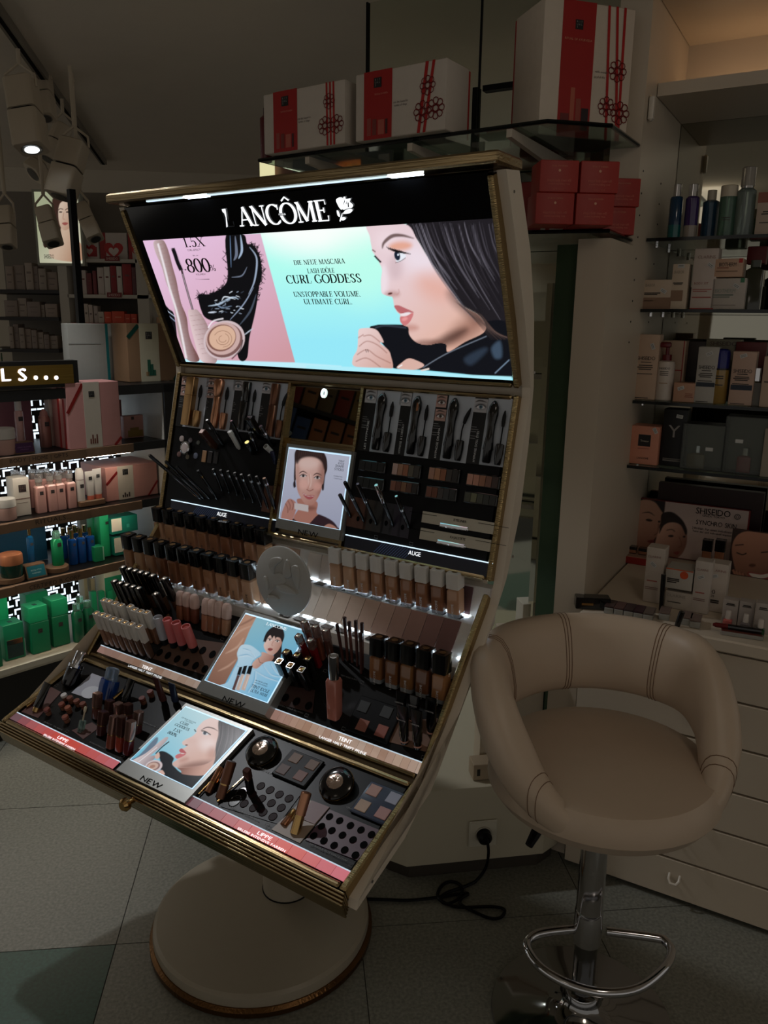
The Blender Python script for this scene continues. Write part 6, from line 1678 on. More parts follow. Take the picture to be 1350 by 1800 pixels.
nbottle('pale green bottle with wide white cap, top shelf', 'lotion_bottle', 'lotion', 818, 1385, SZ[0], .43, [(.0215, 0), (.022, .02), (.022, .78)], M('bottle_green_clear', (96, 130, 112), .08, trans=.5, noise=0), [('cap', [(.022, .78), (.022, .98), (.020, 1)], C((196, 186, 166), .4))], KT, [('', .32, .002, dk), ('', .36, .003, dk)])
t, H = nbottle('tall clear mist bottle with silver-banded cap, top shelf', 'mist_bottle', 'lotion', 968, 1245, SZ[0], .43, [(.0235, 0), (.024, .02), (.024, .66), (.015, .70)], M('bottle_clear', (140, 156, 152), .07, trans=.6, noise=0), [('cap', [(.0175, .73), (.0175, .99), (.015, 1)], M('cap_frost', (176, 170, 160), .15, trans=.4, noise=0)), ('collar', [(.0155, .70), (.0155, .78)], silver)], KT)
shelf_carton('white and rust carton at right end of top shelf', (1045, 1450), (1200, 1755), SZ[0], .44, .06, (186, 168, 152), [('', .5, .55, .5, .003, dk), ('', .5, .5, .6, .003, dk), ('', .5, .3, .7, .002, dk)], [(0, 1, .76, 1., (140, 84, 66))], None, KT)
# ---------------------------------------------------------------- counter goods and the double-portrait display
K11 = lambda x, y: (1010 + x / 3.97, 820 + y / 3.97)
CZ = .762
# portrait stand
pb0, pb1 = ono(K11(590, 110), .66), ono(K11(1325, 205), .66)
st = thing('portrait_stand', 'dark red counter display with printed portraits and makeup slogan', 'counter display', CM)
MB().box(pb0[0], pb1[0], .66, .69, CZ, pb0[1]).build('back_board', C((40, 18, 18), .35), st, smooth=False)
p0, p1 = ono(K11(410, 205), .64), ono(K11(1220, 300), .64)
zt_ = p0[1] - .006
bw, bh = p1[0] - p0[0], zt_ - CZ - .004
mwp = CM @ frame(((p0[0] + p1[0]) / 2, .64, zt_ - bh / 2), (1, 0, 0), (0, 0, 1), (0, -1, 0))
A = art_on(mwp, bw, bh, 150, (206, 184, 176))
Q = lambda *q: [K11(*p) for p in q]
A.poly(Q((380, 180), (640, 200), (600, 560), (420, 800), (360, 800)), (48, 30, 28), 1., False)
A.poly(Q((400, 260), (500, 222), (570, 240), (612, 300), (606, 380), (590, 420), (598, 470), (560, 500), (540, 545), (480, 570), (400, 560)), A.grad((206, 160, 136), (150, 102, 82), (1120, 890), (1150, 960)), 1.)
A.poly(Q((400, 190), (560, 205), (620, 260), (614, 320), (560, 250), (480, 232), (410, 262)), (26, 18, 18), 1.)
A.line(Q((470, 325), (520, 320), (560, 345)), 2, (30, 20, 18), .8, 1, True); A.ell(*K11(520, 375), 6, 2.2, (34, 22, 20), .8, 8); A.poly(Q((505, 520), (555, 512), (545, 540)), (120, 48, 46), .7); A.line(Q((585, 400), (580, 460), (555, 478)), 1.4, (110, 70, 56), 1); A.ell(*K11(590, 385), 2, 2, (34, 22, 20), .8)
A.poly(Q((560, 560), (590, 440), (620, 400), (700, 390), (770, 430), (785, 490), (775, 560), (740, 620), (680, 650), (600, 600)), A.grad((214, 168, 146), (150, 104, 86), (1165, 930), (1200, 960)), 1.)
A.poly(Q((610, 330), (680, 318), (750, 370), (785, 440), (776, 480), (740, 410), (680, 390), (625, 410), (590, 470), (600, 400)), (40, 28, 26), 1.)
A.line(Q((640, 445), (680, 440), (700, 455)), 1.6, (60, 36, 30), .8); A.ell(*K11(672, 485), 5, 2, (36, 24, 22), .8); A.ell(*K11(765, 490), 2.4, 1.8, (36, 24, 22), .8); A.line(Q((730, 490), (748, 550), (725, 565)), 1.3, (130, 84, 68), 1); A.poly(Q((690, 598), (735, 594), (715, 618)), (150, 70, 66), .7)
grid_obj('portrait_print', bw, bh, A.c, matte_print, st, CM.inverted() @ mwp)
MB().box(p0[0] - .002, p1[0] + .004, .6405, .66, zt_ - bh - .002, zt_ + .002).build('print_board', C((120, 24, 22), .4), st, smooth=False)
def ctext(s_, pl, pr, hpx, o, mat, par):
    a, b = ono(pl, o), ono(pr, o)
    mid = ((pl[0] + pr[0]) / 2, (pl[1] + pr[1]) / 2)
    h = ono((mid[0], mid[1] - hpx / 2), o)[1] - ono((mid[0], mid[1] + hpx / 2), o)[1]
    mb = sans(s_, 1., gap=.09)
    sx = (b[0] - a[0]) / mb.w
    sl = (b[1] - a[1]) / (b[0] - a[0]) * 0
    mb.v = [((a[0] + b[0]) / 2 + v[0] * sx, o, (a[1] + b[1]) / 2 + v[1] * h) for v in mb.v]
    return mb.build('lettering', mat, par, smooth=False)
ctext('SHISEIDO', K11(848, 305), K11(1088, 335), 11, .6385, ink_k, st)
ctext('GINZA TOKYO', K11(892, 343), K11(1048, 360), 3.4, .6385, ink_k, st)
ctext('SYNCHRO SKIN', K11(848, 388), K11(1130, 418), 8.2, .6385, ink_k, st)
ctext('24H-Halt. Fur einen makellosen', K11(820, 425), K11(1098, 462), 4., .6385, ink_k, st)
ctext('Teint der sich individuell anpasst', K11(822, 447), K11(1095, 484), 3.6, .6385, ink_k, st)
a_, z_ = ono(K11(1137, 352), .6385)
mb = MB(); mb.tube([(a_ + .0085 * math.cos(t), .638, z_ + .0085 * math.sin(t)) for t in np.linspace(0, 2 * math.pi, 9)[:-1]], .0009, 5, True); mb.tube([(a_ + .004 * math.cos(t), .638, z_ + .004 * math.sin(t)) for t in np.linspace(0, 2 * math.pi, 13)[:-1]], .0006, 5, True)
mb.build('round_emblem', ink_k, st)['kind'] = 'stuff'
# second, separate portrait card at the right
q0, q1 = ono(K11(1105, 432), .56), ono(K11(1420, 470), .56)
pc = thing('portrait_card', 'portrait card of a smiling face with closed eyes on the counter', 'counter display', CM)
cwid, chei = q1[0] - q0[0], q0[1] - CZ - .004
mwq = CM @ frame(((q0[0] + q1[0]) / 2, .558, CZ + .002 + chei / 2), (1, 0, 0), (0, 0, 1), (0, -1, 0))
A = art_on(mwq, cwid, chei, 90, (54, 36, 32))
A.poly(Q((1100, 620), (1110, 520), (1170, 460), (1300, 450), (1400, 480), (1400, 880), (1240, 880), (1150, 800)), A.grad((190, 136, 110), (120, 80, 64), (1300, 940), (1320, 1030)), 1.)
A.line(Q((1130, 600), (1170, 615), (1200, 605)), 2.2, (40, 24, 22), .8); A.line(Q((1300, 600), (1350, 596)), 2.2, (40, 24, 22), .8); A.line(Q((1120, 550), (1180, 545)), 2, (50, 32, 28), .8); A.ell(*K11(1240, 690), 6, 3, (96, 58, 46), 1.6)
A.poly(Q((1210, 735), (1300, 748), (1360, 740), (1350, 790), (1270, 800), (1220, 775)), (150, 70, 66), .8); A.poly(Q((1218, 745), (1300, 755), (1355, 748), (1340, 775), (1260, 778)), (222, 214, 204), .8)
for k in range(4):
    A.line(Q((1105 + k * 22, 720 + k * 8), (1150 + k * 20, 820 + k * 12)), 4, (176, 122, 98), 1.); A.line(Q((1116 + k * 22, 720 + k * 8), (1161 + k * 20, 820 + k * 12)), 1, (90, 56, 44), .8)
grid_obj('portrait_print', cwid, chei, A.c, matte_print, pc, CM.inverted() @ mwq)
MB().box(q0[0], q1[0], .5585, .566, CZ, CZ + chei + .004).build('card_board', C((70, 44, 38), .5), pc, smooth=False)
# riser with two testers, cartons, small packs in acrylic, nail polish
rs_ = thing('tester_riser', 'low red-edged riser carrying two foundation testers on the counter', 'riser', CM)
r0, r1 = ono(K11(250, 800), .52), ono(K11(480, 830), .52)
MB().rbox(r0[0], r1[0] + .05, .50, .63, CZ, CZ + .022, .002).build('riser_block', C((150, 40, 34), .4), rs_)
MB().box(r0[0] + .004, r1[0] + .046, .504, .626, CZ + .022, CZ + .0235).build('riser_top', C((176, 138, 116), .4), rs_, smooth=False)
for i, x in enumerate((405, 475)):
    a_, z1 = ono(K11(x, 560 + i * 12), .54)
    t = thing('foundation_bottle', ('left' if i == 0 else 'right') + ' black-capped foundation tester on the red-edged riser', 'foundation', CM @ frame((a_, .55, CZ + .0236), (1, 0, 0), (0, 1, 0), (0, 0, 1)))
    H = z1 - CZ - .0236
    MB().loft([(0, .012, .012, .004), (H * .12, .0125, .0125, .004)], 3).build('foot', C((20, 18, 18), .2), t)
    MB().loft([(H * .12, .0125, .0125, .004), (H * .56, .0125, .0125, .004)], 3).build('bottle', C((150, 100, 72), .15, coat=.4), t)
    MB().loft([(H * .56, .0128, .0128, .003), (H, .0128, .0128, .003)], 3).build('cap', capk, t)
def hzc(p, z):
    d = hz(p, z) - CP
    return d @ CU, d @ CN
def counter_carton(label, tl, br, o, dp, col, texts=(), bands=(), tp=None):
    o = min(o, hzc(K11((tl[0] + br[0]) / 2, br[1]), CZ)[1])
    return shelf_carton(label, tl, br, CZ + .0005, o, dp, col, texts, bands, tp, K11)
cl = lambda y: [('CLARINS', .45, .84, .7, .006, (150, 110, 100)), ('', .42, .40, .55, .003, (170, 90, 80)), ('', .42, .28, .7, .002, (140, 110, 100)), ('', .42, .25, .7, .002, (140, 110, 100))]
counter_carton('tall white carton left of the round-stickered one on counter', (508, 560), (600, 955), .42, .05, (196, 184, 172), cl(0), (), (.42, .7, 40))
counter_carton('white carton under the round-stickered one', (636, 865), (812, 1000), .44, .07, (190, 180, 168), [('CLARINS', .4, .78, .7, .007, (150, 140, 130)), ('', .35, .4, .5, .002, dk)])
_o = hzc(K11(724, 1000), CZ)[1]
_zt = ono(K11(724, 862), _o)[1] + .0008
t = shelf_carton('orange-topped carton with round orange sticker on counter', (640, 705), (815, 865), _zt, _o, .07, (184, 178, 168), [('', .3, .5, .45, .003, dk), ('', .3, .42, .45, .003, dk), ('', .25, .33, .35, .003, dk)], [(0, 1, .95, 1, (196, 92, 54))], None, K11)
a_, z_ = ono(K11(765, 760), _o)
tm = t.matrix_basis.inverted() @ CM @ frame((a_, _o - .0012, z_), (1, 0, 0), (0, 0, 1), (0, -1, 0))
MB().disc(0, 0, .0105, .0105, 0).build('round_sticker', C((206, 84, 44), .4), t, tm)
counter_carton('slim white carton, third tall one from the left on counter', (848, 655), (925, 1030), .40, .04, (196, 186, 176), cl(0), (), (.4, .7, -25))
counter_carton('white carton with double zero figures on counter', (938, 670), (1040, 1020), .43, .05, (196, 184, 172), [('CLARINS', .5, .86, .8, .006, (150, 110, 100)), ('00', .3, .42, .35, .012, (60, 44, 40)), ('SOS', .3, .33, .3, .005, dk), ('', .4, .24, .6, .004, dk), ('', .4, .2, .6, .004, dk)], (), (.35, .74, -20))
for i, x in enumerate((893, 983)):
    a_, z1 = ono(K11(x + 38, 515), .52)
    t = thing('foundation_bottle', ('left' if i == 0 else 'right') + ' square black-capped bottle behind the white cartons on counter', 'foundation', CM @ frame((a_, .53, CZ), (1, 0, 0), (0, 1, 0), (0, 0, 1)))
    H = z1 - CZ
    MB().loft([(0, .013, .013, .003), (H * .68, .013, .013, .003)], 3).build('bottle', C((140, 92, 66), .15, coat=.4), t)
    MB().loft([(H * .68, .0145, .0145, .002), (H, .0145, .0145, .002)], 3).build('cap', capk, t)
acr = M('acrylic', (206, 206, 198), .08, trans=.55, noise=0)
bx_a, bx_o = hzc(K11(120, 985), CZ)
t = thing('black_box', 'small glossy black carton at left end of the counter', 'box', CM @ frame((bx_a, bx_o, CZ + .0005), nrm((.9, .42, 0)), nrm((-.42, .9, 0)), (0, 0, 1)))
MB().rbox(-.045, .045, -.018, .018, 0, .032, .002).build('carton', blackg, t)
MB().box(-.03, .0, -.0186, -.018, .012, .018).build('gold_print', goldp, t, smooth=False)
for i in range(5):
    a_, o_ = hzc(K11(235 + i * 68, 1030 + i * 13), CZ)
    t = thing('lipstick_pack', '%s small clear-fronted pack from the left in its counter row' % ORD[i], 'cosmetic pack', CM @ frame((a_, o_, CZ + .0005), nrm((1, .05, 0)), nrm((-.05, 1, 0)), (0, 0, 1)), 'row of clear-fronted packs on the counter')
    MB().rbox(-.0115, .0115, 0, .055, 0, .016, .001).build('acrylic_case', acr, t)
    MB().rbox(-.0122, .0122, .002, .056, .016, .021, .001).build('lid', C([(70, 52, 50), (84, 60, 56), (60, 46, 46), (54, 34, 40), (90, 78, 70)][i], .3), t)
for i, (x, y) in enumerate(((620, 1075), (775, 1110), (835, 1130))):
    a_, o_ = hzc(K11(x, y), CZ)
    t = thing('lipstick_pack', ['clear-fronted pack alone in the middle of the counter', 'clear-fronted pack right of the black lipstick', 'clear-fronted pack, second right of the black lipstick'][i], 'cosmetic pack', CM @ frame((a_, o_, CZ + .0005), nrm((1, .08, 0)), nrm((-.08, 1, 0)), (0, 0, 1)))
    MB().rbox(-.0125, .0125, 0, .055, 0, .016, .001).build('acrylic_case', acr, t)
    MB().rbox(-.0132, .0132, .002, .056, .016, .020, .001).build('lid', C((110, 92, 84), .3), t)
for lb, b, tp_, r in (('upright slim black mascara before the cartons on counter', (603, 1005), (622, 752), .0062), ('black lipstick leaning in front of the counter cartons', (715, 1115), (752, 1012), .0068)):
    a_, o_ = hzc(K11(*b), CZ)
    B = cw(a_, o_, CZ + .0005)
    T = onpl(K11(*tp_), B, CN)
    L = float(np.linalg.norm(T - B))
    t = thing('mascara', lb, 'mascara', fr_axis(B, T - B, CU))
    MB().lathe([(r * .95, 0), (r, .002), (r, L * .5)], 16).build('tube', capk, t)
    MB().lathe([(r * 1.04, L * .5), (r * 1.04, L - .001), (r * .9, L)], 16).build('cap', capk, t)
for i, (x, y, c, lb) in enumerate(((1062, 1125, (206, 110, 104), 'coral'), (1185, 1150, (120, 112, 112), 'clear grey'), (1288, 1190, (20, 70, 44), 'dark green'))):
    a_, o_ = hzc(K11(x, y), CZ)
    t = thing('nail_polish', '%s nail polish with white cap on the counter' % lb, 'nail polish', CM @ frame((a_, o_, CZ + .0005), (1, 0, 0), (0, 1, 0), (0, 0, 1)), 'nail polishes on the counter')
    MB().loft([(0, .0105, .0105, .003), (.020, .0105, .0105, .003), (.024, .006, .006, .003)], 3).build('bottle', C(c, .1, coat=.5), t)
    MB().lathe([(.0065, .024), (.006, .043), (.005, .045)], 16).build('cap', C((206, 196, 186), .35), t)
    counter_carton('white boxed polish behind the %s nail polish' % lb, (1040 + i * 115, 925 + i * 12), (1130 + i * 115, 1085), o_ + .025, .03, (176, 166, 158), [('', .5, .85, .5, .003, dk), ('', .5, .8, .6, .002, dk)])
a_, o_ = hzc(K11(1065, 1165), CZ); 
t = thing('lip_brush', 'red-tipped black lip pencil lying on a small clear case', 'pencil', CM @ frame((a_, o_, CZ + .018), nrm((1, .12, 0)), nrm((-.12, 1, 0)), (0, 0, 1)))
mb = MB(); mb.tube([(-.035, 0, 0), (-.028, 0, 0), (.0, 0, 0)], [.003, .006, .0065], 10); mb.build('cap', C((96, 16, 18), .3), t)
mb = MB(); mb.tube([(.0, 0, 0), (.075, 0, 0)], .0068, 10); mb.build('barrel', capk, t)
t = thing('clear_case', 'flat clear acrylic case under the red-tipped pencil', 'case', CM @ frame((a_ + .03, o_, CZ + .0005), nrm((1, .12, 0)), nrm((-.12, 1, 0)), (0, 0, 1)))
MB().rbox(-.045, .05, -.014, .02, 0, .010, .001).build('acrylic_case', acr, t)
MB().rbox(-.043, .048, -.012, .018, .0101, .0104, .0001).build('insert', C((110, 60, 50), .4), t)
# ================================================================ WALL UNIT BEHIND THE DISPLAY
mir2 = M('mirror_green', (226, 230, 216), .04, 1., noise=.02, scale=3)
a_l = (hz((655, 110), 1.951) - CP) @ CU
WU = thing('wall_mirror', 'tall greenish mirror wall with black bars behind the display stand', 'mirror', CM)
MB().box(-1.02, -.62, .47, .48, .29, 2.49).build('mirror_pane', mir2, WU, smooth=False)
MB().box(-.616, -.150, .465, .475, .29, 2.49).build('mirror_pane', mir2, WU, smooth=False)
for a_ in (-1.02, -.618):
    MB().box(a_ - .003, a_ + .003, .462, .469, .29, 2.49).build('black_bar', blackm, WU, smooth=False)
ab = ono((835, 220), .46)
MB().box(ab[0] - .008, ab[0] + .008, .45, .465, 1.5, ono((835, 155), .46)[1]).build('black_bar', blackm, WU, smooth=False)
zb_ = ono((850, 158), .46)[1]
MB().box(-.60, -.15, .45, .465, zb_ - .006, zb_ + .010).build('black_bar', blackm, WU, smooth=False)
for y_ in (660, 890):
    zz = ono((945, y_), .44)[1]
    MB().box(-.60, -.20, .425, .445, zz - .010, zz + .004).build('chrome_rail', silver, WU, smooth=False)
# mirrored column edge, slotted track and green glass edge left of the niche
e0, e1 = ono((985, 640), .10), ono((962, 640), .10)
MB().box(-.205, -.150, .06, .075, .29, 1.69).build('glass_edge_panel', C((84, 108, 88), .12, .7), WU, smooth=False)
MB().box(-.1495, -.1465, .055, .085, .29, 1.69).build('slot_track', C((30, 28, 26), .4, .5), WU, smooth=False)
MB().box(-.240, -.225, .10, .36, .62, 1.60).build('inner_mirror', mir2, WU, smooth=False)
# low plinth with socket and the boxes behind the display
pl = [hz((676, 1534))[:2], hz((714.7, 1548.7))[:2], hz((952, 1524.7))[:2], hz((978, 1506))[:2], (cw(-.15, .03, 0))[:2], (cw(-.15, .46, 0))[:2], (cw(-1.0, .46, 0))[:2], (cw(-1.0, -.1, 0))[:2]]
mb = MB(); mb.prism([tuple(p) for p in pl], .045, .272)
PLI = tag(mb.build('low_plinth', M('plinth_white', (186, 178, 156), .5, noise=.03, scale=5), smooth=False), 'low white plinth with chamfered corner behind the display stand', 'plinth')
mb = MB(); cen = np.mean(np.array(pl), 0); mb.prism([tuple(cen + (np.array(p) - cen) * .95) for p in pl], 0, .045)
mb.build('toe_kick', M('toe_dark'), PLI, smooth=False)
pa, pb = hz((714.7, 1548.7)), hz((952, 1524.7))
pd = nrm(pb - pa); pn = np.cross(pd, UP)
def onpli(p, off=0.):
    return onpl(p, pa + pn * off, pn)
so = onpli((848, 1463))
SM = frame(so + pn * .0005, pd, UP, pn)
t = thing('wall_socket', 'square white wall socket with round well on the plinth', 'socket', SM)
MB().rbox(-.04, .04, -.04, .04, 0, .008, .003).build('cover', C((196, 190, 172), .4), t)
MB().lathe([(.024, .0075), (.024, .012), (.021, .012), (.020, .0082), (.0004, .0082)], 28).build('well', C((180, 174, 158), .4), t)
# plug and cable
t = thing('power_cable', 'black power cable with round plug coiled on floor beside the plinth', 'cable', ID)
MB().lathe([(.019, .0085), (.019, .030), (.012, .038)], 22).build('plug', blackm, t, SM)
C15 = lambda x, y: (600 + x / 3.75, 1350 + y / 3.75)
pts = [so + pn * .036 + UP * -.006] + [onpli(C15(960, 470), .038), onpli(C15(970, 560), .04), onpli(C15(950, 660), .035)]
gpts = [hz(C15(x, y), .006) for x, y in [(880, 750), (800, 785), (700, 820), (650, 860), (690, 895), (760, 870), (798, 810), (770, 760), (700, 752), (645, 800), (640, 860), (720, 905), (800, 918), (1000, 915), (1075, 935), (1050, 985), (980, 990), (880, 950), (790, 900), (790, 860), (835, 828), (760, 832), (640, 852), (450, 872), (300, 868), (150, 865), (60, 880)]]
cp_ = spline([tuple(p) for p in pts + gpts], False, 8)
for i in range(len(cp_)):
    cp_[i][2] = max(cp_[i][2], .005)
mb = MB(); mb.tube(list(cp_), .0042, 8); mb.build('cord', blackm, t)
# pale boxes on and behind the plinth, seen between display and stool
def plinth_box(label, tl, br, off, z0, dp, col, name='paper_box', lines=()):
    A_, B_ = onpli(tl, off), onpli(br, off)
    W = float((B_ - A_) @ pd)
    H = float(A_[2] - z0)
    o = A_ + pd * (W / 2); o[2] = z0
    return carton(label, frame(o, pd, -pn, UP), W, H, dp, col, lines, (), None, None, 'box', name)
plinth_box('tall cream box between the display and the stool', (852, 1128), (888, 1360), -.09, .2735, .06, (186, 172, 150))
plinth_box('lower cream box with dark print standing on the plinth', (833, 1345), (876, 1378), -.03, .2735, .05, (160, 142, 118), lines=[('', .2, .5, .12, .02, (40, 36, 32))])
plinth_box('white box with grey label behind the stool', (920, 1062), (942, 1100), -.20, .2735, .06, (190, 184, 168))
plinth_box('wide cream box partly behind the stool back', (886, 1114), (948, 1340), -.12, .2735, .08, (186, 174, 154))
# ---------------------------------------------------------------- glass shelves with gift boxes
Z1, Z2 = 1.951, 1.719
def gshelf(label, z, front_px, back_o, extra):
    P = [hz(p, z)[:2] for p in front_px]
    poly = [tuple(p) for p in P] + [tuple(e) for e in extra]
    g = thing('glass_shelf', label, 'shelf', ID)
    mb = MB(); mb.prism(poly, z - .009, z - .0005); mb.build('glass_pane', gl, g, smooth=False)
    mb = MB(); mb.tube([(p[0], p[1], z - .0048) for p in P], .0052, 6); mb.build('front_edge', gl_edge, g)
    return g
gshelf('upper wall glass shelf with angled end carrying three gift boxes', Z1, [(455, 279), (963, 209), (1075, 217), (1139, 264)], .45, [cw(-.155, .45, 0)[:2], cw(-1.06, .45, 0)[:2]])
l2 = hz((920, 404), Z2)
gshelf('lower wall glass shelf with angled end carrying red boxes', Z2, [(905, 405), (1070, 402), (1129, 427)], .45, [cw(-.155, .45, 0)[:2], cw(-.95, .45, 0)[:2], (l2 - CU * .55)[:2]])
for i, (p, q) in enumerate((((540, 285), (640, 318)), ((720, 262), (790, 300)), ((895, 238), (1010, 275)))):
    A_, B_ = hz(p, Z1 - .03), hz(q, Z1 - .04)
    B_ = A_ + CN * .42
    t = thing('shelf_bracket', 'white tapered bracket under the upper glass shelf, %s from the left' % ORD[i], 'bracket', frame(A_, CN, -CU, UP), 'brackets under the upper glass shelf')
    mb = MB(); k0 = len(mb.v)
    mb.prism([(0, -.004), (0, .014), (.42, .014), (.42, -.03)], -.007, .007)
    mb.v = [(v[0], v[2], v[1]) for v in mb.v]
    mb.f = [f[::-1] for f in mb.f]
    mb.build('arm', M('bracket_white', (190, 180, 164), .4), t, smooth=False)
    MB().box(.418, .425, -.02, .02, -.05, .015).build('wall_plate', M('bracket_white'), t, smooth=False)
gred = (160, 26, 22)
def rosette(o, x, z, r, y=-.0012):
    """ring of petals, a printed flower"""
    for k in range(8):
        a = k * math.pi / 4
        mb = MB(); mb.tube([(x + r * .66 * math.cos(a) + r * .30 * math.cos(t), y, z + r * .66 * math.sin(a) + r * .30 * math.sin(t)) for t in np.linspace(0, 2 * math.pi, 9)[:-1]], r * .045, 4, True)
        mb.build('flower_petal', C((112, 20, 20), .5), o)
    mb = MB(); mb.tube([(x + r * .3 * math.cos(t), y, z + r * .3 * math.sin(t)) for t in np.linspace(0, 2 * math.pi, 11)[:-1]], r * .06, 4, True)
    mb.build('flower_heart', C((112, 20, 20), .5), o)
def logo(o, x, z, s, y=-.001, c=(26, 24, 26), tc=(150, 146, 140)):
    b = MB().box(x - s / 2, x + s / 2, y - .0003, y + .0004, z - s / 2, z + s / 2).build('logo_block', C(c, .4), o, smooth=False)
    for i, rw in enumerate(('RIT', 'UAL', 'S..')):
        for j, ch in enumerate(rw):
            if ch == '.':
                continue
            vs, fs, x0, w = _glyph(ch)
            k = s * .2 / .7
            mb = MB(); mb.add([(x + (j - 1) * s * .27 + (v[0] - (x0 + w) / 2) * k, y - .0006, z - (i - 1) * s * .27 - s * .09 + v[1] * k) for v in vs], fs)
            mb.build('lettering', C(tc, .5, noise=0), b, smooth=False)
def giftbox(label, bl, br, z, H, dp, band, ribbons, flowers, goods, base=(196, 186, 174), bandc=gred, lid=None, texts=()):
    A_, B_ = hz(bl, z), hz(br, z)
    W = float(np.linalg.norm(B_ - A_))
    x = nrm(B_ - A_); yv = np.cross(UP, x)
    o = thing('gift_box', label, 'gift box', frame((A_ + B_) / 2 + UP * .0006, x, yv, UP))
    MB().rbox(-W / 2, W / 2, 0, dp, 0, H, .002).build('lid', C(base, .5), o)
    MB().box(-W / 2 + .003, W / 2 - .003, dp, dp + .012, .003, H - .003).build('tray', C(bandc, .5), o, smooth=False)
    b0, b1 = (band[0] - .5) * W, (band[1] - .5) * W
    MB().box(b0, b1, -.0012, .0, 0, H + .0008).build('sleeve', C(bandc, .5), o, smooth=False)
    logo(o, (b0 + b1) / 2, H * .83, W * .085, -.0018)
    for rb in ribbons:
        mb = MB()
        (x0, x1, w) = rb
        mb.add([(W * (x0 - .5) - w / 2, -.0012, 0), (W * (x0 - .5) + w / 2, -.0012, 0), (W * (x1 - .5) + w / 2, -.0012, H), (W * (x1 - .5) - w / 2, -.0012, H)], [(0, 1, 2, 3)])
        mb.build('ribbon', C((170, 26, 24), .4), o, smooth=False)
    for fx, fz, fr2 in flowers:
        rosette(o, W * (fx - .5), H * fz, fr2, -.002)
    for gx, gw, gh, gc in goods:
        MB().box(b0 + (b1 - b0) * gx, b0 + (b1 - b0) * (gx + gw), -.0018, -.0012, H * .06, H * (.06 + gh)).build('printed_bottle', C(gc, .5), o, smooth=False)
    for s_, cx, cz, wf, hh, c in texts:
        face_text(o, s_, W, H, cx, cz, wf, hh, C(c, .5, noise=0), -.0022)
    return o, W
def hgt(b, t, z):
    P = hz(b, z)
    return float(onpl(t, P, np.array([P[0], P[1], 0]))[2] - z)
goods = [(.12, .14, .26, (150, 70, 60)), (.32, .14, .24, (120, 50, 44)), (.52, .22, .22, (176, 90, 76)), (.78, .08, .22, (70, 30, 30))]
tx2 = [('THE RITUAL OF AYURVEDA', .30, .66, .15, .004, (206, 140, 120)), ('can be found in', .52, .50, .16, .005, (90, 80, 76)), ('number of things', .52, .45, .14, .005, (90, 80, 76))]
giftbox('white and red gift box with ribbons, left one on upper glass shelf', (465, 272), (606, 252), Z1, hgt((606, 252), (604, 139), Z1), .10, (.13, .43), [(.80, .79, .006), (.84, .83, .006), (.88, .87, .006)], [(.82, .70, .020), (.77, .32, .024), (.91, .32, .024)], goods, texts=tx2)
giftbox('white and red gift box with ribbons, middle one on upper glass shelf', (625, 250), (782, 228), Z1, hgt((782, 228), (785, 101), Z1), .11, (.10, .42), [(.72, .80, .009), (.78, .87, .008)], [(.81, .66, .023), (.76, .30, .026), (.90, .32, .026)], goods, texts=tx2)
giftbox('largest white and red gift box, at right end of upper glass shelf', (946, 232), (1100, 246), Z1, hgt((946, 232), (958, -6), Z1), .15, (.20, .56), [(.76, .70, .007), (.88, .79, .007), (.90, .88, .007)], [(.84, .52, .026), (.74, .24, .024), (.90, .20, .028)], [(.08, .26, .10, (110, 40, 36)), (.36, .13, .30, (176, 92, 70)), (.54, .15, .22, (150, 70, 56)), (.72, .22, .15, (40, 22, 24))], base=(206, 192, 174), texts=[('RITUAL OF AYURVEDA', .38, .72, .30, .005, (206, 140, 110)), ('with wonder', .66, .50, .15, .005, (90, 80, 76)), ('joyful life', .64, .46, .12, .005, (90, 80, 76))])
B_ = hz((457, 278), Z1)
t = thing('shampoo_bottle', 'dark red bottle at far left end of upper glass shelf', 'bottle', frame(B_ + CN * .03, CU, CN, UP))
H = hgt((457, 278), (457, 186), Z1)
MB().lathe([(.016, 0), (.017, .004), (.017, H * .8), (.008, H * .86)], 20).build('bottle', C((92, 18, 20), .3), t)
MB().lathe([(.007, H * .86), (.007, H)], 14).build('cap', C((60, 16, 18), .3), t)
# red cartons on the lower shelf: two stacks in front, one stack behind
def redbox(label, mw, W, H, dp):
    return carton(label, mw, W, H, dp, (158, 38, 26), [('RITUAL OF AYURVEDA', .5, .82, .4, .0035, (206, 130, 100)), ('whipped body cream refill', .5, .38, .62, .006, (206, 110, 90)), ('unwind nourishing rose', .5, .27, .56, .005, (206, 110, 90)), ('200 ML 6.7 FL.OZ', .5, .09, .3, .004, (190, 90, 70))], (), None, 'stacked red cartons on the lower wall shelf', 'box', 'red_carton')
C16 = lambda x, y: (830 + x / 3.97, 180 + y / 3.97)
A_, B_ = hz(C16(430, 850), Z2), hz(C16(988, 862), Z2)
xv = nrm(B_ - A_); yv = np.cross(UP, xv)
W2 = float(np.linalg.norm(B_ - A_)) / 2
H2 = hgt(C16(430, 850), C16(448, 402), Z2) / 2
nm = [['left', 'right'], ['left', 'right']]
for r in range(2):
    for c in range(2):
        o = A_ + xv * (W2 * (c + .5) + .012 * (r * .5)) + UP * (.0008 + r * (H2 + .0006))
        t = redbox('%s %s red carton of the front block on lower wall shelf' % (('bottom', 'top')[r], nm[r][c]), frame(o, xv, yv, UP), W2 - .005, H2, .085)
        rr = MB(); rr.disc(0, 0, .003, .003, 0, 10); rr.build('pale_dot', C((206, 150, 120), .5), t, frame((0, -.0009, H2 * .68), (1, 0, 0), (0, 0, 1), (0, -1, 0)))
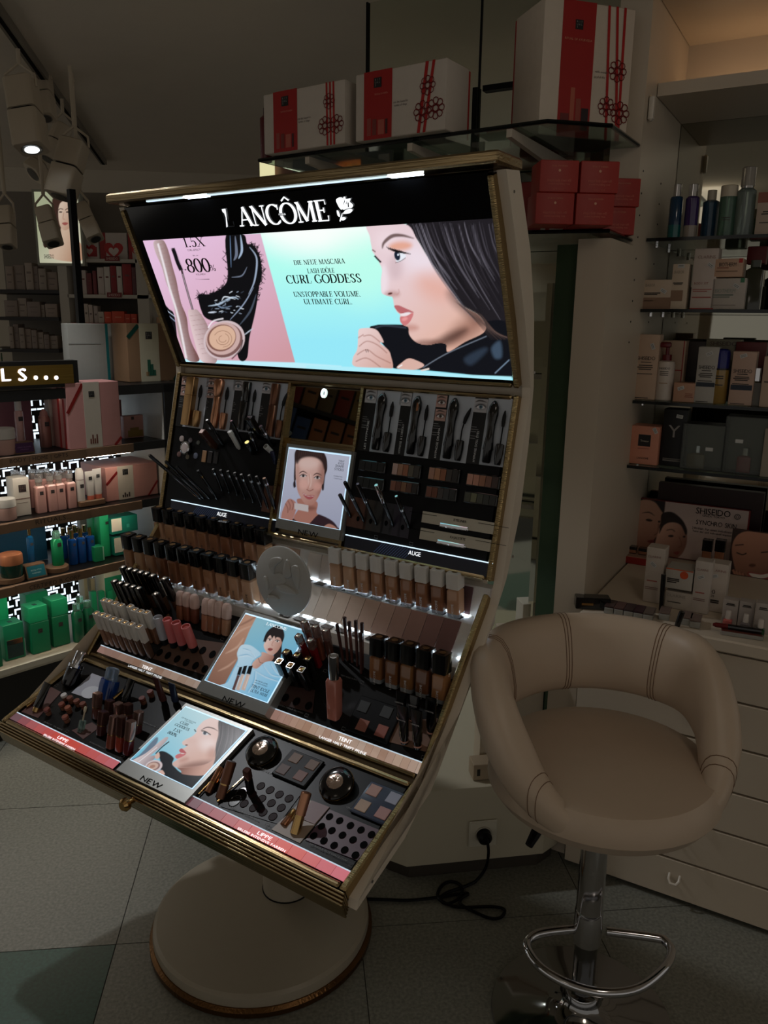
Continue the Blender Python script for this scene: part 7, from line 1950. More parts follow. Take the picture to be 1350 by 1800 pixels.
for r in range(2):
    oR = hz((1114 + r * 5, 414), Z2)
    redbox('%s red carton of the pair behind the front block' % ('bottom', 'top')[r], frame(oR - xv * (W2 * .45) + UP * (.0008 + r * (H2 * .98 + .0006)), xv, yv, UP), W2 * .9, H2 * .98, .05)
# white-ended red carton and an upright gift box behind the display's top
P_ = hz((830, 400), Z2)
t = carton('red carton with white end lying behind the top of the display', CM @ frame(((P_ - CP) @ CU - .02, .24, Z2 + .0008), (1, 0, 0), (0, 1, 0), (0, 0, 1)), .30, .155, .1, (150, 36, 30), (), [(0, .12, 0, 1, (196, 188, 174))], None, None, 'gift box', 'gift_box')
t = carton('upright white gift box with red ribbon peeking out beside the display', CM @ frame(((hz((907, 398), Z2) - CP) @ CU, .12, Z2 + .0008), (1, 0, 0), (0, 1, 0), (0, 0, 1)), .045, .15, .05, (186, 176, 166), (), [(.3, .55, 0, 1, (150, 26, 24))], None, None, 'gift box', 'gift_box')
rosette(t, .012, .07, .018, -.0014)
# painted-in mirror reflection, then lit counter seen beyond the left end of the wall unit
gp = thing('reflection_panel', 'dark panel with painted mirror reflection of orange round poster under upper glass shelf', 'poster', ID)  # panel and emissive print paint in what the mirror reflects here
gx = nrm(CU); 
def onback(p, o):
    return onpl(p, cw(0, o, 0), CN)
pA, pB = onback((515, 330), .43), onback((690, 240), .43)
W = float((pB - pA) @ CU); H = float(pB[2] - pA[2])
pm = frame((pA + pB) / 2, CU, UP, -CN)
MB().box(-W / 2, W / 2, -H / 2 - .1, H / 2, -.01, 0).build('panel', C((66, 60, 56), .3, coat=.3), gp, pm, smooth=False)
q0, q1 = onback((575, 312), .425), onback((634, 276), .425)
w_, h_ = float((q1 - q0) @ CU), float(q1[2] - q0[2])
mo = frame((q0 + q1) / 2, CU, UP, -CN)
A = art_on(mo, w_, h_, 70, (60, 22, 10))
A.ell(625, 320, 52, 44, (206, 96, 34), 5); A.ell(640, 330, 44, 40, (150, 52, 16), 4)
for k in range(6):
    A.line([(585 + k * 6, 312 - k * 2), (610 + k * 4, 288 + k), (636, 284 + k * 3)], 1.2, (240, 150, 70), .8, .7)
grid_obj('reflected_poster_print', w_, h_, A.c, attr_mat('orange_reflection', .55), gp, mo)
a0 = onback((624, 285), .42); mb = sans('CL', .012); mb.build('lettering', C((190, 150, 120), .5), gp, frame(a0, CU, UP, -CN), smooth=False)
cs = thing('lit_cabinet', 'small lit cabinet with pale boxes beyond the gift boxes', 'cabinet', ID)
for nm_, p, q, oo, mm in (('light_strip', (457, 322), (481, 278), .50, M('strip_cream', (232, 226, 176), .5, emit=.85)), ('back_panel', (481, 322), (516, 272), .52, C((120, 84, 70), .3)), ('shelf_board', (470, 312), (516, 309), .48, C((150, 120, 110), .3))):
    A_, B_ = onback(p, oo), onback(q, oo)
    W = float((B_ - A_) @ CU); H = float(B_[2] - A_[2])
    MB().box(0, W, 0, H, -.006, 0).build(nm_, mm, cs, frame(A_, CU, UP, -CN), smooth=False)
A_, B_ = onback((457, 323), .52), onback((516, 323), .52)
MB().box(0, float((B_ - A_) @ CU), -.3, -.001, 0, A_[2]).build('carcass', C((150, 140, 124), .5), cs, frame(A_ * np.array([1, 1, 0]), CU, -CN, UP), smooth=False)
for i, (x0, x1) in enumerate(((486, 498), (499, 512))):
    A_, B_ = onback((x0, 291), .49), onback((x1, 277), .49)
    carton('pale box, %s of two hanging in the lit cabinet' % ('left' if i == 0 else 'right'), frame(A_ + CU * float((B_ - A_) @ CU) / 2, CU, CN, UP), float((B_ - A_) @ CU), float(B_[2] - A_[2]), .02, (206, 196, 186))
# ================================================================ STOOL
SC_ = np.array([.452, 1.462, 0])
bk_ = nrm((-.20, .98, 0)); sd_ = np.cross(bk_, UP)
STM = frame(SC_, sd_, bk_, UP)             # x right, y back
ST = thing('bar_stool', 'cream leather bar stool with ring-shaped backrest on chrome pole', 'stool', STM)
leather = M('cream_leather', (190, 170, 148), .42, noise=.06, scale=14, bump=.04)
mb = MB(); mb.lathe([(.18, .562), (.216, .572), (.232, .595), (.231, .622), (.215, .645), (.15, .659), (.0005, .664)], 56)
mb.v = [(v[0], v[1] * .99 - .004, v[2]) for v in mb.v]
mb.build('seat', leather, ST)
# backrest: a band swept right round the seat, high at the back, running into the seat rim in front
n, m = 96, 20
vs, fs = [], []
for i in range(n):
    f = 2 * math.pi * i / n                 # 0 at the back
    b = ((1 + math.cos(f)) / 2)
    q_ = min(1., max(0., (b - .06) / .62))
    e = (q_ * q_ * (3 - 2 * q_)) ** .8
    R = .224 + .012 * math.sin(f) ** 2 - .026 * (1 - b) ** 2
    zc = .598 + .180 * e
    hh = .026 + .059 * e
    th = .020 + .020 * min(1, e * 2.2)
    tilt = math.radians(2 + 12 * b)
    cx, cy = math.sin(f), math.cos(f)
    for j in range(m):
        a = 2 * math.pi * j / m
        p_ = 2.6
        ca, sa = math.cos(a), math.sin(a)
        r_ = 1 / (abs(ca) ** p_ + abs(sa) ** p_) ** (1 / p_)
        du, dv = th * r_ * ca, hh * r_ * sa
        rad = R + du * math.cos(tilt) + dv * math.sin(tilt)
        vs.append((cx * rad, cy * rad, zc - du * math.sin(tilt) + dv * math.cos(tilt)))
for i in range(n):
    for j in range(m):
        i2, j2 = (i + 1) % n, (j + 1) % m
        fs.append((i * m + j, i * m + j2, i2 * m + j2, i2 * m + j))
mb = MB().add(vs, fs)
BRK = mb.build('backrest', leather, ST)
seam = C((120, 92, 70), .6)
for f in (0, .98, -.98, 2.15, -2.15):
    for d in (-.035, 0, .035) if abs(f) < 1.5 else (-.03, .03):
        i = int(round(((f + d) % (2 * math.pi)) / (2 * math.pi) * n)) % n
        t_ = ((f + d) % (2 * math.pi)) / (2 * math.pi) * n
        i0 = int(t_) % n; w1 = t_ - int(t_)
        ring = []
        for j in range(m):
            p = np.array(vs[i0 * m + j]) * (1 - w1) + np.array(vs[((i0 + 1) % n) * m + j]) * w1
            ring.append(p)
        cen_ = np.mean(ring, 0)
        sel = [cen_ + (p - cen_) * 1.004 for p in ring]
        MB().tube(sel, .0010, 4, True).build('seam', seam, BRK)
MB().lathe([(.09, .545), (.11, .572)], 30).build('seat_plate', blackm, ST)
MB().tube([(-.03, .02, .556), (-.12, -.03, .550), (-.165, -.07, .536), (-.185, -.085, .520)], [.006, .006, .011, .008], 8).build('lift_lever', blackm, ST)
MB().lathe([(.0285, .27), (.0285, .55)], 30).build('upper_pole', silver, ST)
MB().lathe([(.0300, .20), (.0300, .275), (.0285, .28)], 30).build('pole_sleeve', silver, ST)
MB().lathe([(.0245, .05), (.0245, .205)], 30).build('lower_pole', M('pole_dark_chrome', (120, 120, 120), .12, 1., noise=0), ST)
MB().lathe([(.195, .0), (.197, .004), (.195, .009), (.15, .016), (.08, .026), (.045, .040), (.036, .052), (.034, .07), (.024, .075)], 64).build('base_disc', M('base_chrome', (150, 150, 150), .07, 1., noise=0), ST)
MB().lathe([(.034, .045), (.036, .05), (.036, .066), (.034, .07)], 30).build('base_collar', silver, ST)
def yz_(p, yy):
    P = onpl(p, SC_ + bk_ * yy, bk_)
    d = P - SC_
    return (d @ sd_, yy, P[2])
zf = .225
fp = []
for p in [(1018, 1632), (960, 1638), (935, 1647), (926, 1665), (950, 1700), (1000, 1730), (1060, 1745), (1120, 1738), (1165, 1705), (1180, 1675), (1170, 1655), (1150, 1648), (1066, 1637)]:
    P = hz(p, zf) - SC_
    fp.append((P @ sd_, P @ bk_, zf))
MB().tube([tuple(p) for p in spline(fp, False, 6)], .0095, 12).build('footrest', silver, ST)
# ================================================================ LEFT-HAND DISPLAY (dark shelving with lit fretwork back)
LU = dirv(43.0); LD = np.array([-LU[1], LU[0], 0.0])     # along it (to the right, away), into it
LP = hz((0, 1308))
LM = frame(LP, LU, LD, UP)
def onl(p, o):
    d = onpl(p, LP + LD * o, LD) - LP
    return np.array([d @ LU, d[2]])
K12 = lambda x, y: (x / 4.355, 640 + y / 4.355)
darkw = M('shelving_black', (16, 15, 15), .4, noise=.05)
wood = M('shelf_wood', (120, 92, 68), .5, noise=.25, scale=18)
# stretch the wood grain
SD = thing('shelving_unit', 'black shelving unit with lit fretwork back and wooden shelf edges', 'shelving', LM)
S0, S1, OD = -.55, .74, .36
LZ = [1.030, .803, .577, .277]
MB().box(S0, S1 + .06, .02, OD + .02, 0, .245).build('plinth', darkw, SD, smooth=False)
MB().box(S1, S1 + .07, .0, OD + .02, 0, 1.245).build('end_post', darkw, SD, smooth=False)
MB().box(S1 - .004, S1 - .0005, .012, OD, .28, 1.215).build('inner_side', C((196, 192, 182), .5), SD, smooth=False)
MB().box(S0, S1 + .07, .0, OD + .02, 1.215, 1.25).build('top_board', darkw, SD, smooth=False)
MB().box(S0, S1 + .06, OD + .006, OD + .02, .245, 1.215).build('back_board', darkw, SD, smooth=False)
for k, z in enumerate(LZ):
    last = k == 3
    s1 = onl((234, 780), 0)[0] if k == 0 else onl((249, 879), 0)[0] if k == 1 else onl((232, 981), 0)[0]
    b = MB().box(S0, S1, .004, OD, z - .032, z - .001).build('shelf_board', C((186, 178, 160), .5) if last else darkw, SD, smooth=False)
    if not last:
        for s0_, s1_, off in ((S0, .10, -.016), (.1002, .40, -.010), (.4002, s1, -.004)):
            MB().rbox(s0_, s1_, off, .0035, z - .034, z, .0015).build('wooden_edge', wood, b)
    else:
        MB().box(S0, S1, -.006, .0035, z - .02, z).build('white_edge', C((196, 190, 172), .5), b, smooth=False)
    if k < 3:
        MB().box(S0 + .02, s1 - .01, .006, .018, z - .0362, z - .0325).build('shelf_light', M('shelf_led', (255, 240, 220), .5, emit=17.), b, smooth=False)
MB().box(S0 + .02, .36, .05, .06, 1.212, 1.2145).build('shelf_light', M('shelf_led_dim', (255, 236, 220), .5, emit=1.6), SD, smooth=False)
# fretwork: lit slots in the black back
slot = M('fret_light', (226, 240, 250), .5, emit=1.25)
cell = .066
motif = [((.08, .10), (.08, .44)), ((.08, .10), (.40, .10)), ((.62, .08), (.62, .34)), ((.62, .34), (.92, .34)), ((.24, .62), (.24, .92)), ((.24, .62), (.50, .62)), ((.74, .60), (.74, .92)), ((.74, .92), (.96, .92))]
mb = MB()
for i in range(-9, 14):
    for j in range(0, 17):
        s_, z_ = i * cell, .262 + j * cell
        if s_ < S0 or s_ + cell > S1 - .01 or z_ + cell > 1.215:
            continue
        fl_ = (i + j) % 2
        for (x0, y0), (x1, y1) in motif:
            if fl_:
                x0, x1 = 1 - x0, 1 - x1
            xa, xb, ya, yb = min(x0, x1) - .055, max(x0, x1) + .055, min(y0, y1) - .055, max(y0, y1) + .055
            mb.add([(s_ + x * cell, OD + .0052, z_ + y * cell) for x, y in ((xa, ya), (xb, ya), (xb, yb), (xa, yb))], [(0, 1, 2, 3)])
mb.build('fretwork_slots', slot, SD, smooth=False)['kind'] = 'stuff'
# edge lettering
def ltext(s_, pl, pr, hpx, o, mat, par):
    a, b = onl(pl, o), onl(pr, o)
    mid = ((pl[0] + pr[0]) / 2, (pl[1] + pr[1]) / 2)
    h = onl((mid[0], mid[1] - hpx / 2), o)[1] - onl((mid[0], mid[1] + hpx / 2), o)[1]
    mb = sans(s_, 1., gap=.12)
    sx = (b[0] - a[0]) / mb.w
    mb.v = [((a[0] + b[0]) / 2 + v[0] * sx, o, (a[1] + b[1]) / 2 + v[1] * h) for v in mb.v]
    return mb.build('lettering', mat, par, smooth=False)
ink_br = C((44, 32, 24), .6)
ltext('BODY | HOME | GIFTS', K12(75, 742), K12(520, 695), 7, -.0168, ink_br, SD)
ltext('RITUALS...', K12(272, 1205), K12(545, 1172), 7.6, -.0108, ink_br, SD)
ltext('CERTIFIED B CORP', CB4(225, 665), CB4(615, 582), 7, -.0168, ink_br, SD)
# brass header sign
g0, g1 = onl((0, 640), -.004), onl((128, 668), -.004)
SG = thing('header_sign', 'brass header sign with glowing white letters on black frame', 'sign', LM)
zt0, zb0 = 1.347, 1.262
MB().box(S0, .398, .0, .05, zb0 - .006, zt0).build('frame', darkw, SG, smooth=False)
MB().box(S0 + .01, .378, -.004, .0, zb0 + .006, zt0 - .014).build('brass_plate', brushed('sign_brass', (150, 122, 62), 'X', .4), SG, smooth=False)
glw = M('sign_letter', (250, 246, 255), .5, emit=1.5)
for ch, xc, wpx in (('L', 9.5, 18), ('S', 38.5, 18)):
    a = onl((xc, 659), -.006)
    vs_, fs_, x0_, w_ = _glyph(ch)
    hh_ = .042
    mb = MB()
    mbs = sans(ch, hh_, xs=1.15, bold=.05)
    mbs.v = [(a[0] + v[0], -.0062, a[1] + v[1]) for v in mbs.v]
    mbs.build('letter', glw, SG, smooth=False)
for xc in (63, 81, 99):
    a = onl((xc, 664), -.006)
    MB().disc(0, 0, .0075, .0075, 0, 20).build('letter_dot', glw, SG, frame((a[0], -.0062, a[1]), (1, 0, 0), (0, 0, 1), (0, -1, 0)))
# ---------------------------------------------------------------- goods on the left display
def lcarton(label, tl, br, z, o, dp, col, texts=(), bands=(), lg=None, K=K12, **k):
    a0, z1 = onl(K(*tl), o)
    a1 = onl(K(*br), o)[0]
    W, H = a1 - a0, z1 - z
    t = carton(label, LM @ frame(((a0 + a1) / 2, o, z + .0006), (1, 0, 0), (0, 1, 0), (0, 0, 1)), W, H, dp, col, texts, bands, **k)
    if lg:
        logo(t, (lg[0] - .5) * W, lg[1] * H, lg[2], -.001, (50, 40, 40), (120, 100, 96))
    return t, W, H
def lbottle(label, name, cat, cx, yt, z, o, prof, m, parts=(), lg=None, K=K12, group=None, square=False):
    a, z1 = onl(K(cx, yt), o)
    H = z1 - z
    t = thing(name, label, cat, LM @ frame((a, o, z + .0006), (1, 0, 0), (0, 1, 0), (0, 0, 1)), group)
    def sh(pr):
        return MB().loft([(q * H, r, r, r * .35) for r, q in pr], 3) if square else MB().lathe([(r, q * H) for r, q in pr], 22)
    sh(prof).build('bottle', m, t)
    for nm_, pr, mm in parts:
        (MB().lathe([(r, q * H) for r, q in pr], 18)).build(nm_, mm, t)
    if lg:
        logo(t, 0, H * lg[0], lg[1], -max(p[0] for p in prof) - .001, (46, 40, 42), (120, 110, 106))
    return t, H
pink = (196, 140, 134); pinkd = (176, 116, 112)
def gband(t, W, H, x0, x1, goods_c):
    MB().box(W * (x0 - .5), W * (x1 - .5), -.0012, 0, 0, H + .0006).build('paper_sleeve', C((196, 186, 170), .5), t, smooth=False)
    xc = W * ((x0 + x1) / 2 - .5)
    logo(t, xc, H * .82, W * (x1 - x0) * .34, -.0016)
    for k in range(4):
        MB().box(xc + (k - 2) * W * .04, xc + (k - 1.35) * W * .04, -.0018, -.0012, H * .06, H * (.14 + .06 * (k % 2))).build('printed_bottle', C(goods_c, .5), t, smooth=False)
def ribbon(t, P, w, c=(170, 40, 36)):
    mb = MB()
    (x0, z0), (x1, z1) = P
    d = nrm((x1 - x0, 0, z1 - z0)); n_ = np.array([-d[2], 0, d[0]]) * w / 2
    mb.add([np.array((x0, -.0008, z0)) + n_, np.array((x0, -.0008, z0)) - n_, np.array((x1, -.0008, z1)) - n_, np.array((x1, -.0008, z1)) + n_], [(0, 1, 2, 3), (3, 2, 1, 0)])
    mb.build('ribbon', C(c, .4), t, smooth=False)
# top shelf (blossom pinks)
z = LZ[0]
lcarton('mauve backing card at left end of the pink shelf', (-60, 225), (262, 600), z, .25, .01, (150, 96, 108))
lbottle('tall pink mist bottle with white cap before mauve card', 'body_mist', 'body mist', 132, 280, z, .17, [(.0145, 0), (.015, .03), (.015, .76), (.012, .79)], C((190, 150, 146), .2), [('cap', [(.0115, .79), (.0115, 1)], C((206, 200, 196), .4))], (.62, .016))
lbottle('white-lidded pink jar at left end of the pink shelf', 'cream_jar', 'cream jar', 20, 490, z, .06, [(.034, 0), (.036, .04), (.036, .58)], C((200, 160, 150), .25), [('lid', [(.038, .6), (.038, .97), (.036, 1)], C((206, 202, 196), .4))])
t = thing('shelf_sign', 'small purple sign on wooden block, pink shelf', 'sign', LM @ frame((onl(K12(192, 660), .03)[0], .03, z + .0006), (1, 0, 0), (0, 1, 0), (0, 0, 1)))
mb = MB(); mb.extrude_x([(0, 0), (.045, 0), (.045, .038), (.012, .038)], -.035, .035); mb.build('wood_block', wood, t, smooth=False)
mb = MB(); mb.add([(-.032, -.0008, .004), (.032, -.0008, .004), (.032, .0096, .036), (-.032, .0096, .036)], [(0, 1, 2, 3)]); mb.build('purple_card', C((74, 40, 84), .4), t, smooth=False)
for s_, zz in (('CHERRY BLOSSOM', .022), ('MAGNOLIA', .014)):
    mb = sans(s_, .004); mb.v = [(v[0], -.0012 + (zz - .004 + v[1]) * .326, zz + v[1]) for v in mb.v]; mb.build('lettering', C((150, 110, 160), .5), t, smooth=False)
lbottle('rose metallic foam can on wooden riser, pink shelf', 'shower_foam', 'foam can', 330, 345, z, .12, [(.020, 0), (.021, .03), (.021, .72), (.017, .82)], C((150, 104, 96), .3, .4), [('cap', [(.0145, .8), (.013, .92), (.004, 1)], C((150, 104, 98), .4))], (.62, .016))
t, W, H = lcarton('slim white and pink carton left of the large gift box', (370, 258), (478, 622), z, .13, .04, (196, 180, 172), (), [(.1, .5, 0, .6, (196, 160, 152))], (.7, .74, .013))
lbottle('small pink bottle with white cap before large gift box', 'body_mist', 'body mist', 515, 360, z, .07, [(.0125, 0), (.013, .03), (.013, .76), (.010, .80)], C((186, 140, 134), .2), [('cap', [(.010, .8), (.010, 1)], C((206, 200, 196), .4))], (.62, .014))
t, W, H = lcarton('large pink gift box with red ribbon and white sleeve', (498, 150), (935, 628), z, -.002, .12, pink, (), ())
gband(t, W, H, .31, .62, (110, 60, 50)); ribbon(t, [(-W * .5, H * .55), (-W * .19, H * .98)], .012); ribbon(t, [(W * .36, 0), (W * .5, H * .12)], .010)
for yy in (.02, .06):
    MB().box(-W / 2 - .0008, -W / 2, yy, yy + .014, 0, H).build('side_ribbon', C((170, 40, 36), .4), t, smooth=False)
t, W, H = lcarton('small pink card with printed gold bag beside large gift box', (945, 400), (1105, 590), z, .12, .025, (200, 150, 144), (), [(.18, .95, .05, .34, (150, 122, 60)), (.3, .75, .34, .46, (140, 110, 56))], (.45, .88, .012))
lcarton('dark pink box standing behind the small gold bag card', (900, 275), (945, 560), z, .20, .04, (150, 92, 90))
# second shelf
z = LZ[1]
t, W, H = lcarton('white cream carton with dark logo, left on second shelf', (95, 880), (248, 1200), z, .06, .06, (200, 194, 184), [('', .5, .45, .98, .004, (130, 110, 100)), ('', .5, .34, .7, .002, (140, 130, 120))], (), (.55, .72, .026))
lbottle('pink glass jar at far left of second shelf', 'cream_jar', 'cream jar', 35, 1030, z, .05, [(.032, 0), (.034, .04), (.034, .6)], C((206, 170, 160), .2), [('lid', [(.0345, .62), (.0345, .97), (.033, 1)], C((206, 204, 198), .4))])
for i, (x, y) in enumerate(((290, 845), (375, 832), (442, 825), (525, 815))):
    lbottle('%s pink spray bottle from the left in front row' % ORD[i], 'spray_bottle', 'body spray', x, y, z, .07, [(.0165, 0), (.0172, .02), (.0172, .66), (.013, .70)], C((214, 166, 158), .2), [('collar', [(.0105, .70), (.0105, .80)], C((200, 180, 170), .2, .6)), ('spray_head', [(.0085, .8), (.0085, .90)], C((206, 204, 200), .4)), ('cap', [(.0125, .8), (.0125, 1)], M('cap_clear', (210, 206, 204), .08, trans=.85, noise=0))], (.52, .013), group='front row of pink spray bottles', square=True)
for i, (x, y) in enumerate(((108, 812), (165, 820), (240, 805), (300, 805), (348, 800), (418, 815), (478, 805))):
    lbottle('%s pink spray bottle from the left in rear row' % ORD[i], 'spray_bottle', 'body spray', x, y, z, .17, [(.0165, 0), (.0172, .02), (.0172, .70), (.013, .74)], C((206, 156, 150), .2), [('spray_head', [(.0085, .74), (.0085, .90)], C((196, 190, 186), .4)), ('cap', [(.0125, .74), (.0125, 1)], M('cap_clear'))], group='rear row of pink spray bottles', square=True)
lbottle('slim white bottle between pink bottles and white tubes', 'lotion_bottle', 'lotion', 603, 800, z, .06, [(.0145, 0), (.015, .03), (.015, .70), (.0148, .71), (.0148, .9), (.011, 1)], C((200, 196, 190), .35), [('collar', [(.0152, .70), (.0152, .72)], C((150, 140, 136), .4))], (.55, .014))
tb = tag(MB().rbox(-.05, .05, -.015, .035, 0, .022, .003).build('wooden_riser', wood, None, LM @ frame((onl(K12(712, 1085), .04)[0], .05, z + .0006), (1, 0, 0), (0, 1, 0), (0, 0, 1))), 'small wooden riser under the two white tubes', 'riser')
for i, (x, y) in enumerate(((680, 820), (738, 800))):
    a, z1 = onl(K12(x, y), .055)
    H = z1 - z - .0232
    t = thing('hand_cream', '%s white tube with coral cap on wooden riser' % ('left' if i == 0 else 'right'), 'cream tube', LM @ frame((a, .055, z + .0232), (1, 0, 0), (0, 1, 0), (0, 0, 1)), 'white tubes with coral caps')
    MB().loft([(H * .14, .013, .011, .011), (H * .2, .015, .012, .012), (H * .95, .0175, .002, .002), (H, .0175, .0016, .001)], 4).build('tube', C((206, 202, 196), .4), t)
    MB().lathe([(.0135, 0), (.0135, H * .14)], 20).build('cap', C((206, 110, 86), .35), t)
    logo(t, 0, H * .76, .013, -.0082)
t, W, H = lcarton('flat pink gift box with red ribbon on second shelf', (805, 800), (1215, 1062), z, .06, .20, (200, 144, 134), (), ())
gband(t, W, H, .22, .52, (60, 44, 40)); ribbon(t, [(-W * .5, H * .5), (-W * .28, H * .85)], .010); ribbon(t, [(W * .30, 0), (W * .5, H * .42)], .008)
# third shelf (blue and green)
z = LZ[2]
lcarton('deep teal backing card on third shelf', (-60, 195), (375, 520), z, .22, .01, (18, 66, 92), K=CB4)
def disc(label, x, y, r, h):
    a = onl(CB4(x, y), .05)[0]
    return a, tag(MB().lathe([(r, 0), (r, h - .002), (r - .002, h)], 36).build('wooden_disc', wood, None, LM @ frame((a, .06, z + .0006), (1, 0, 0), (0, 1, 0), (0, 0, 1))), label, 'riser')
disc('round wooden riser under the dark green jar', 85, 640, .05, .018)
disc('round wooden riser under the green foam can', 445, 530, .042, .018)
lbottle('dark green jar with copper lid on round riser', 'cream_jar', 'cream jar', 78, 405, z + .0186, .05, [(.036, 0), (.038, .05), (.038, .55)], C((14, 56, 44), .15, coat=.4), [('lid', [(.0395, .55), (.0395, .95), (.037, 1)], C((176, 112, 76), .35, .3))], K=CB4)
lbottle('slim blue bottle with gold cap before teal card', 'body_mist', 'body mist', 220, 215, z + .02, .09, [(.0125, 0), (.013, .03), (.013, .78), (.006, .83)], C((16, 72, 112), .15, coat=.4), [('cap', [(.0055, .83), (.0055, 1)], goldp)], (.62, .010), K=CB4)
tag(MB().rbox(-.028, .028, -.02, .02, 0, .02, .003).build('wooden_riser', wood, None, LM @ frame((onl(CB4(225, 500), .09)[0], .09, z + .0003), (1, 0, 0), (0, 1, 0), (0, 0, 1))), 'wooden riser under the slim blue bottle', 'riser')
t = thing('shelf_sign', 'small teal sign on wooden block, third shelf', 'sign', LM @ frame((onl(CB4(290, 590), .02)[0], .02, z + .0006), (1, 0, 0), (0, 1, 0), (0, 0, 1)))
mb = MB(); mb.extrude_x([(0, 0), (.05, 0), (.05, .046), (.016, .046)], -.036, .036); mb.build('wood_block', wood, t, smooth=False)
mb = MB(); mb.add([(-.032, -.0008 + .0017, .005), (.032, -.0008 + .0017, .005), (.032, .0145, .043), (-.032, .0145, .043)], [(0, 1, 2, 3)]); mb.build('teal_card', C((24, 110, 126), .4), t, smooth=False)
for s_, zz in (('EUCALYPTUS', .028), ('ROSEMARY', .018)):
    mb = sans(s_, .0045); mb.v = [(v[0], (zz + v[1]) * .348 - .0014, zz + v[1]) for v in mb.v]; mb.build('lettering', C((190, 214, 206), .5), t, smooth=False)
lbottle('shiny green foam can with clear cap, third shelf', 'shower_foam', 'foam can', 425, 232, z + .0186, .065, [(.0205, 0), (.0215, .03), (.0215, .70), (.015, .78)], C((26, 140, 88), .22, .3), [('cap', [(.014, .78), (.014, .97), (.011, 1)], M('cap_mint', (140, 196, 170), .1, trans=.7, noise=0))], (.62, .014), K=CB4)
for i, (x, y) in enumerate(((545, 228), (612, 215), (682, 205))):
    lbottle('%s blue bottle with gold cap from the left, front row' % ORD[i], 'body_mist', 'body mist', x, y, z, .09, [(.0165, 0), (.0172, .02), (.0172, .72), (.011, .76)], C((14, 60, 120), .15, coat=.4), [('cap', [(.0075, .76), (.0075, 1)], goldp)], (.6, .010), K=CB4, group='front blue bottles with gold caps')
for i, (x, y) in enumerate(((478, 212), (528, 205), (565, 190), (640, 188), (590, 205))):
    lbottle('%s blue bottle with gold cap from the left, rear row' % ORD[i], 'body_mist', 'body mist', x, y, z, .19, [(.0165, 0), (.0172, .02), (.0172, .72), (.011, .76)], C((14, 56, 110), .15, coat=.4), [('cap', [(.0075, .76), (.0075, 1)], goldp)], K=CB4, group='rear blue bottles with gold caps')
gr = (26, 150, 96)
lcarton('tall green carton, rear one of two on third shelf', (705, 112), (765, 470), z, .14, .05, (24, 136, 86), (), (), (.6, .78, .012), CB4)
lcarton('tall bright green carton, front one of two on third shelf', (757, 95), (852, 465), z, .09, .05, gr, (), (), (.8, .75, .012), CB4)
lcarton('small green carton before the tall green ones', (722, 362), (805, 475), z, .05, .04, (22, 130, 84), (), [(.85, .95, .05, .95, (140, 190, 160))], None, CB4)
for i, (tl, br, zz) in enumerate((((872, 285), (1062, 440), z), ((850, 140), (1060, 268), None))):
    if zz is None:
        zz = z + H_ + .012
    t, W, H_ = lcarton('%s teal gift box with white sleeve, right end of third shelf' % ('bottom' if i == 0 else 'top'), tl, br, zz, .07, .16, (14, 110, 92), [('', .62, .4, .1, .014, (60, 150, 130))], [(0, .38, .18, .95, (206, 200, 178))], None, CB4)
    MB().box(W * .05, W * .28, .06, .14, H_, H_ + .0008).build('top_sleeve', C((206, 200, 178), .5), t, smooth=False)
lcarton('pale box standing behind the tall green cartons', (610, 125), (705, 470), z, .27, .03, (150, 150, 140), K=CB4)
# bottom shelf
z = LZ[3]
def gcart(label, tl, br, o, dp, zz=None, lg=None, col=(20, 150, 98), bands=()):
    return lcarton(label, tl, br, z if zz is None else zz, o, dp, col, (), bands, lg, CB4)
t, W, H1 = gcart('green carton with copper jar window at left of bottom shelf', (20, 965), (205, 1240), .06, .07, None, None, (18, 128, 90), [(.12, .92, .05, .55, (24, 50, 50)), (.15, .9, .42, .56, (150, 100, 64))])
MB().box(-W * .1, W * .1, .02, .04, H1, H1 + .0006).build('logo_block', C((30, 60, 50), .5), t, smooth=False)
t, W, H1 = gcart('lower green carton of the left stack, bottom shelf', (232, 950), (398, 1198), .05, .06, None, (.5, .72, .016), (18, 122, 82))
t2, W, H2_ = gcart('upper green carton of the left stack, bottom shelf', (218, 830), (372, 948), .05, .07, z + H1 + .0012)
MB().box(-W * .1, W * .1, .02, .04, H2_, H2_ + .0006).build('logo_block', C((30, 60, 50), .5), t2, smooth=False)
t, W, H1 = gcart('lower green carton of the right stack, bottom shelf', (395, 900), (545, 1140), .06, .06, None, (.5, .72, .016), (18, 118, 78))
t2, W, H2_ = gcart('upper green carton of the right stack, bottom shelf', (388, 772), (528, 900), .06, .07, z + H1 + .0012, None, (20, 140, 92))
gcart('green carton standing behind the right stack, bottom shelf', (195, 725), (400, 1100), .18, .06, None, None, (16, 128, 86))
gcart('bright green carton at far left edge of bottom shelf', (-60, 745), (80, 1000), .16, .05, None, None, (24, 166, 108))
gcart('dark green carton cut by the left picture edge', (-60, 1085), (22, 1250), .03, .05, None, None, (16, 110, 76))
for i, (x, y, o_) in enumerate(((582, 790, .06), (665, 768, .07), (608, 735, .13))):
    lbottle('green bottle with clear cap, %s on bottom shelf' % ('front left', 'front right', 'rear')[i], 'shower_foam', 'foam can', x, y, z, o_, [(.021, 0), (.022, .02), (.022, .74), (.014, .82)], C((16, 96, 64), .2, coat=.3), [('cap', [(.0135, .82), (.0135, 1)], M('cap_mint'))], (.6, .014), K=CB4, group='green foam cans on the bottom shelf')
for i in range(3):
    x = 700 + i * 62
    gcart('%s green pouch from the left behind the foam cans' % ORD[i], (x, 705 - i * 4), (x + 60, 1000), .15, .02, None, None, (24, 146, 96))
